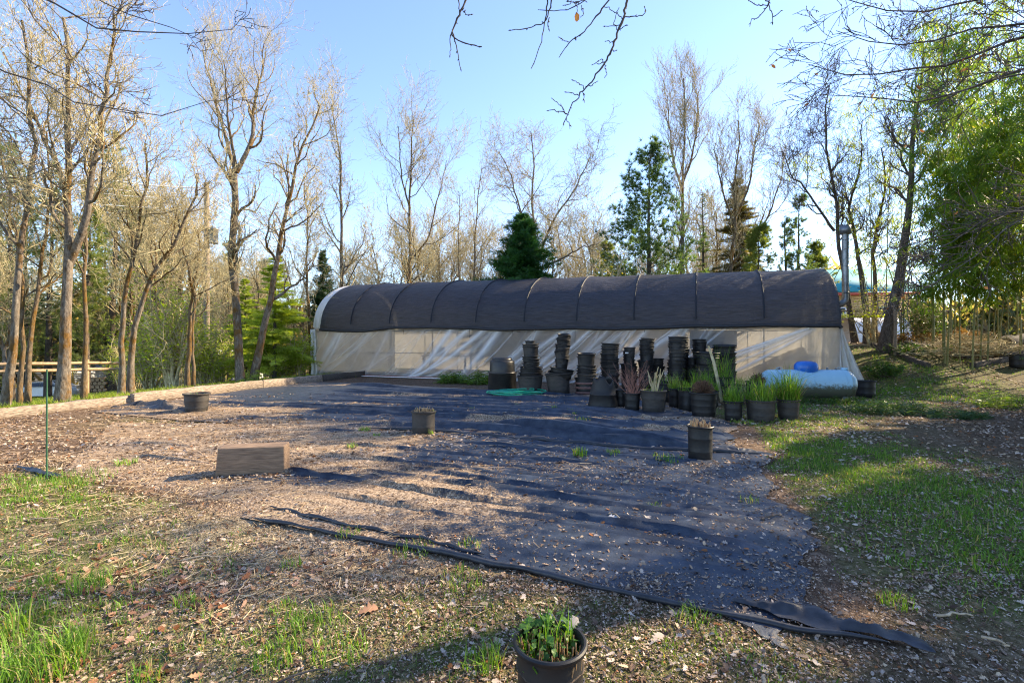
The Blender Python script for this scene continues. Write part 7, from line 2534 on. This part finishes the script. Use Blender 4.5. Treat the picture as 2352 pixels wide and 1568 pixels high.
for k, (px, py, R, n, h, lab) in enumerate(((70, 1530, 0.20, 300, 0.26, 'tall lush grass clump in the bottom left corner'), (160, 1470, 0.10, 130, 0.22, 'lush grass clump right behind the corner clump'), (20, 1440, 0.10, 110, 0.25, 'lush grass clump at the left edge above the corner clump'),
        (150, 1110, 0.45, 420, 0.13, 'sunlit grass patch at the foot of the green stake'), (330, 1545, 0.08, 70, 0.11, 'low broad-leaved sprout on the bottom edge at left'), (780, 1490, 0.14, 150, 0.10, 'green grass patch on the bottom edge left of the nearest pot'), (1110, 1520, 0.10, 120, 0.12, 'grass tuft touching the nearest pot on its left'), (640, 1500, 0.12, 110, 0.10, 'grass tuft near the bottom edge in dappled shade'), (1060, 1330, 0.16, 130, 0.08, 'low grass patch in front of the rolled hem'), (730, 1420, 0.14, 110, 0.09, 'thin grass patch in the dappled litter at lower left'))):
    gx = G(px, py)
    clump('grass_clump', lab, gx[0], gx[1], R, n, h, 760 + k, w=0.006, a=GREEN_A * 1.1, b=GREEN_B * 1.2)

# single big leaves and sticks one can point to
for k, (px, py, s, col, lab) in enumerate(((845, 1398, 0.13, (0.36, 0.20, 0.12), 'big curled brown leaf in the litter left of the nearest pot'), (1487, 1197, 0.11, (0.62, 0.52, 0.42), 'pale tan oak leaf lying on the front cloth'), (1410, 1197, 0.11, (0.55, 0.55, 0.56), 'greyish white oak leaf on the front cloth'), (1530, 1225, 0.09, (0.55, 0.52, 0.50), 'greyish oak leaf on the front cloth, right of the tan one'),
        (200, 1560, 0.13, (0.36, 0.17, 0.08), 'reddish brown leaf at the bottom edge near the corner grass'), (330, 1530, 0.10, (0.40, 0.20, 0.10), 'orange-brown leaf between the corner grass and the sandy patch'), (1510, 1470, 0.10, (0.42, 0.34, 0.28), 'tan oak leaf in the litter right of the nearest pot'), (1330, 1495, 0.075, (0.45, 0.38, 0.32), 'curled tan leaf resting on the rim of the nearest pot'))):
    V, T = oak_leaf(np.random.default_rng(40 + k))
    o = MB().add(V * s * np.array([1, 1, 1.3]), t=T, col=col).build('fallen_leaf', M['deadleaf'], None)
    gx = G(px, py)
    o.location = (gx[0], gx[1], float(cloth_z(gx[:1], gx[1:])[0]) + 0.012)
    o.rotation_euler = (0.1, -0.1, k * 1.1 + 0.4)
    if k == 7:
        o.location = (0.265, 2.10, 0.325)
        o.rotation_euler = (0.3, -0.5, 0.7)
    tag(o, lab, 'leaf')
for k, (a_, b_, r, lab) in enumerate((((415, 1277), (530, 1268), 0.006, 'long pale stick lying on the sandy patch'), ((545, 1350), (575, 1318), 0.005, 'short pale stick slanting towards the camera on the sandy patch'), ((500, 1358), (560, 1340), 0.004, 'thin curved pale stick below the long one'), ((330, 1143), (300, 1150), 0.006, 'broken stick in the yellow grass in front of the timber block'),
        ((60, 1196), (135, 1192), 0.006, 'brown stick in the grass at the left edge'), ((1750, 1199), (1800, 1192), 0.008, 'dark stick at the right margin of the front cloth'), ((1400, 1188), (1425, 1200), 0.008, 'reddish short stick on the front cloth'), ((2150, 1420), (2230, 1418), 0.008, 'pale stick in the lower right lawn'), ((640, 1560), (760, 1535), 0.006, 'dark twig on the bottom edge in the litter'), ((2260, 1470), (2330, 1498), 0.008, 'pale stick slanting at the lower right edge'), ((1170, 1540), (1185, 1565), 0.004, 'thin twig beside the nearest pot'))):
    A_, B_ = G(*a_), G(*b_)
    if k == 10:
        continue
    t = np.linspace(0, 1, 7)[:, None]
    rg = np.random.default_rng(k)
    xy = A_ * (1 - t) + B_ * t + rg.normal(size=(7, 2)) * 0.01
    pts = np.concatenate([xy, (cloth_z(xy[:, 0], xy[:, 1]) + r + 0.006 + 0.012 * np.sin(t[:, 0] * 3))[:, None]], 1)
    tag(MB().tubes(pts, np.linspace(r, r * 0.6, 7), 6, cap=True).build('fallen_stick', M['twig_dark'] if 'dark' in lab else M['stick'], None, smooth=True), lab, 'stick')
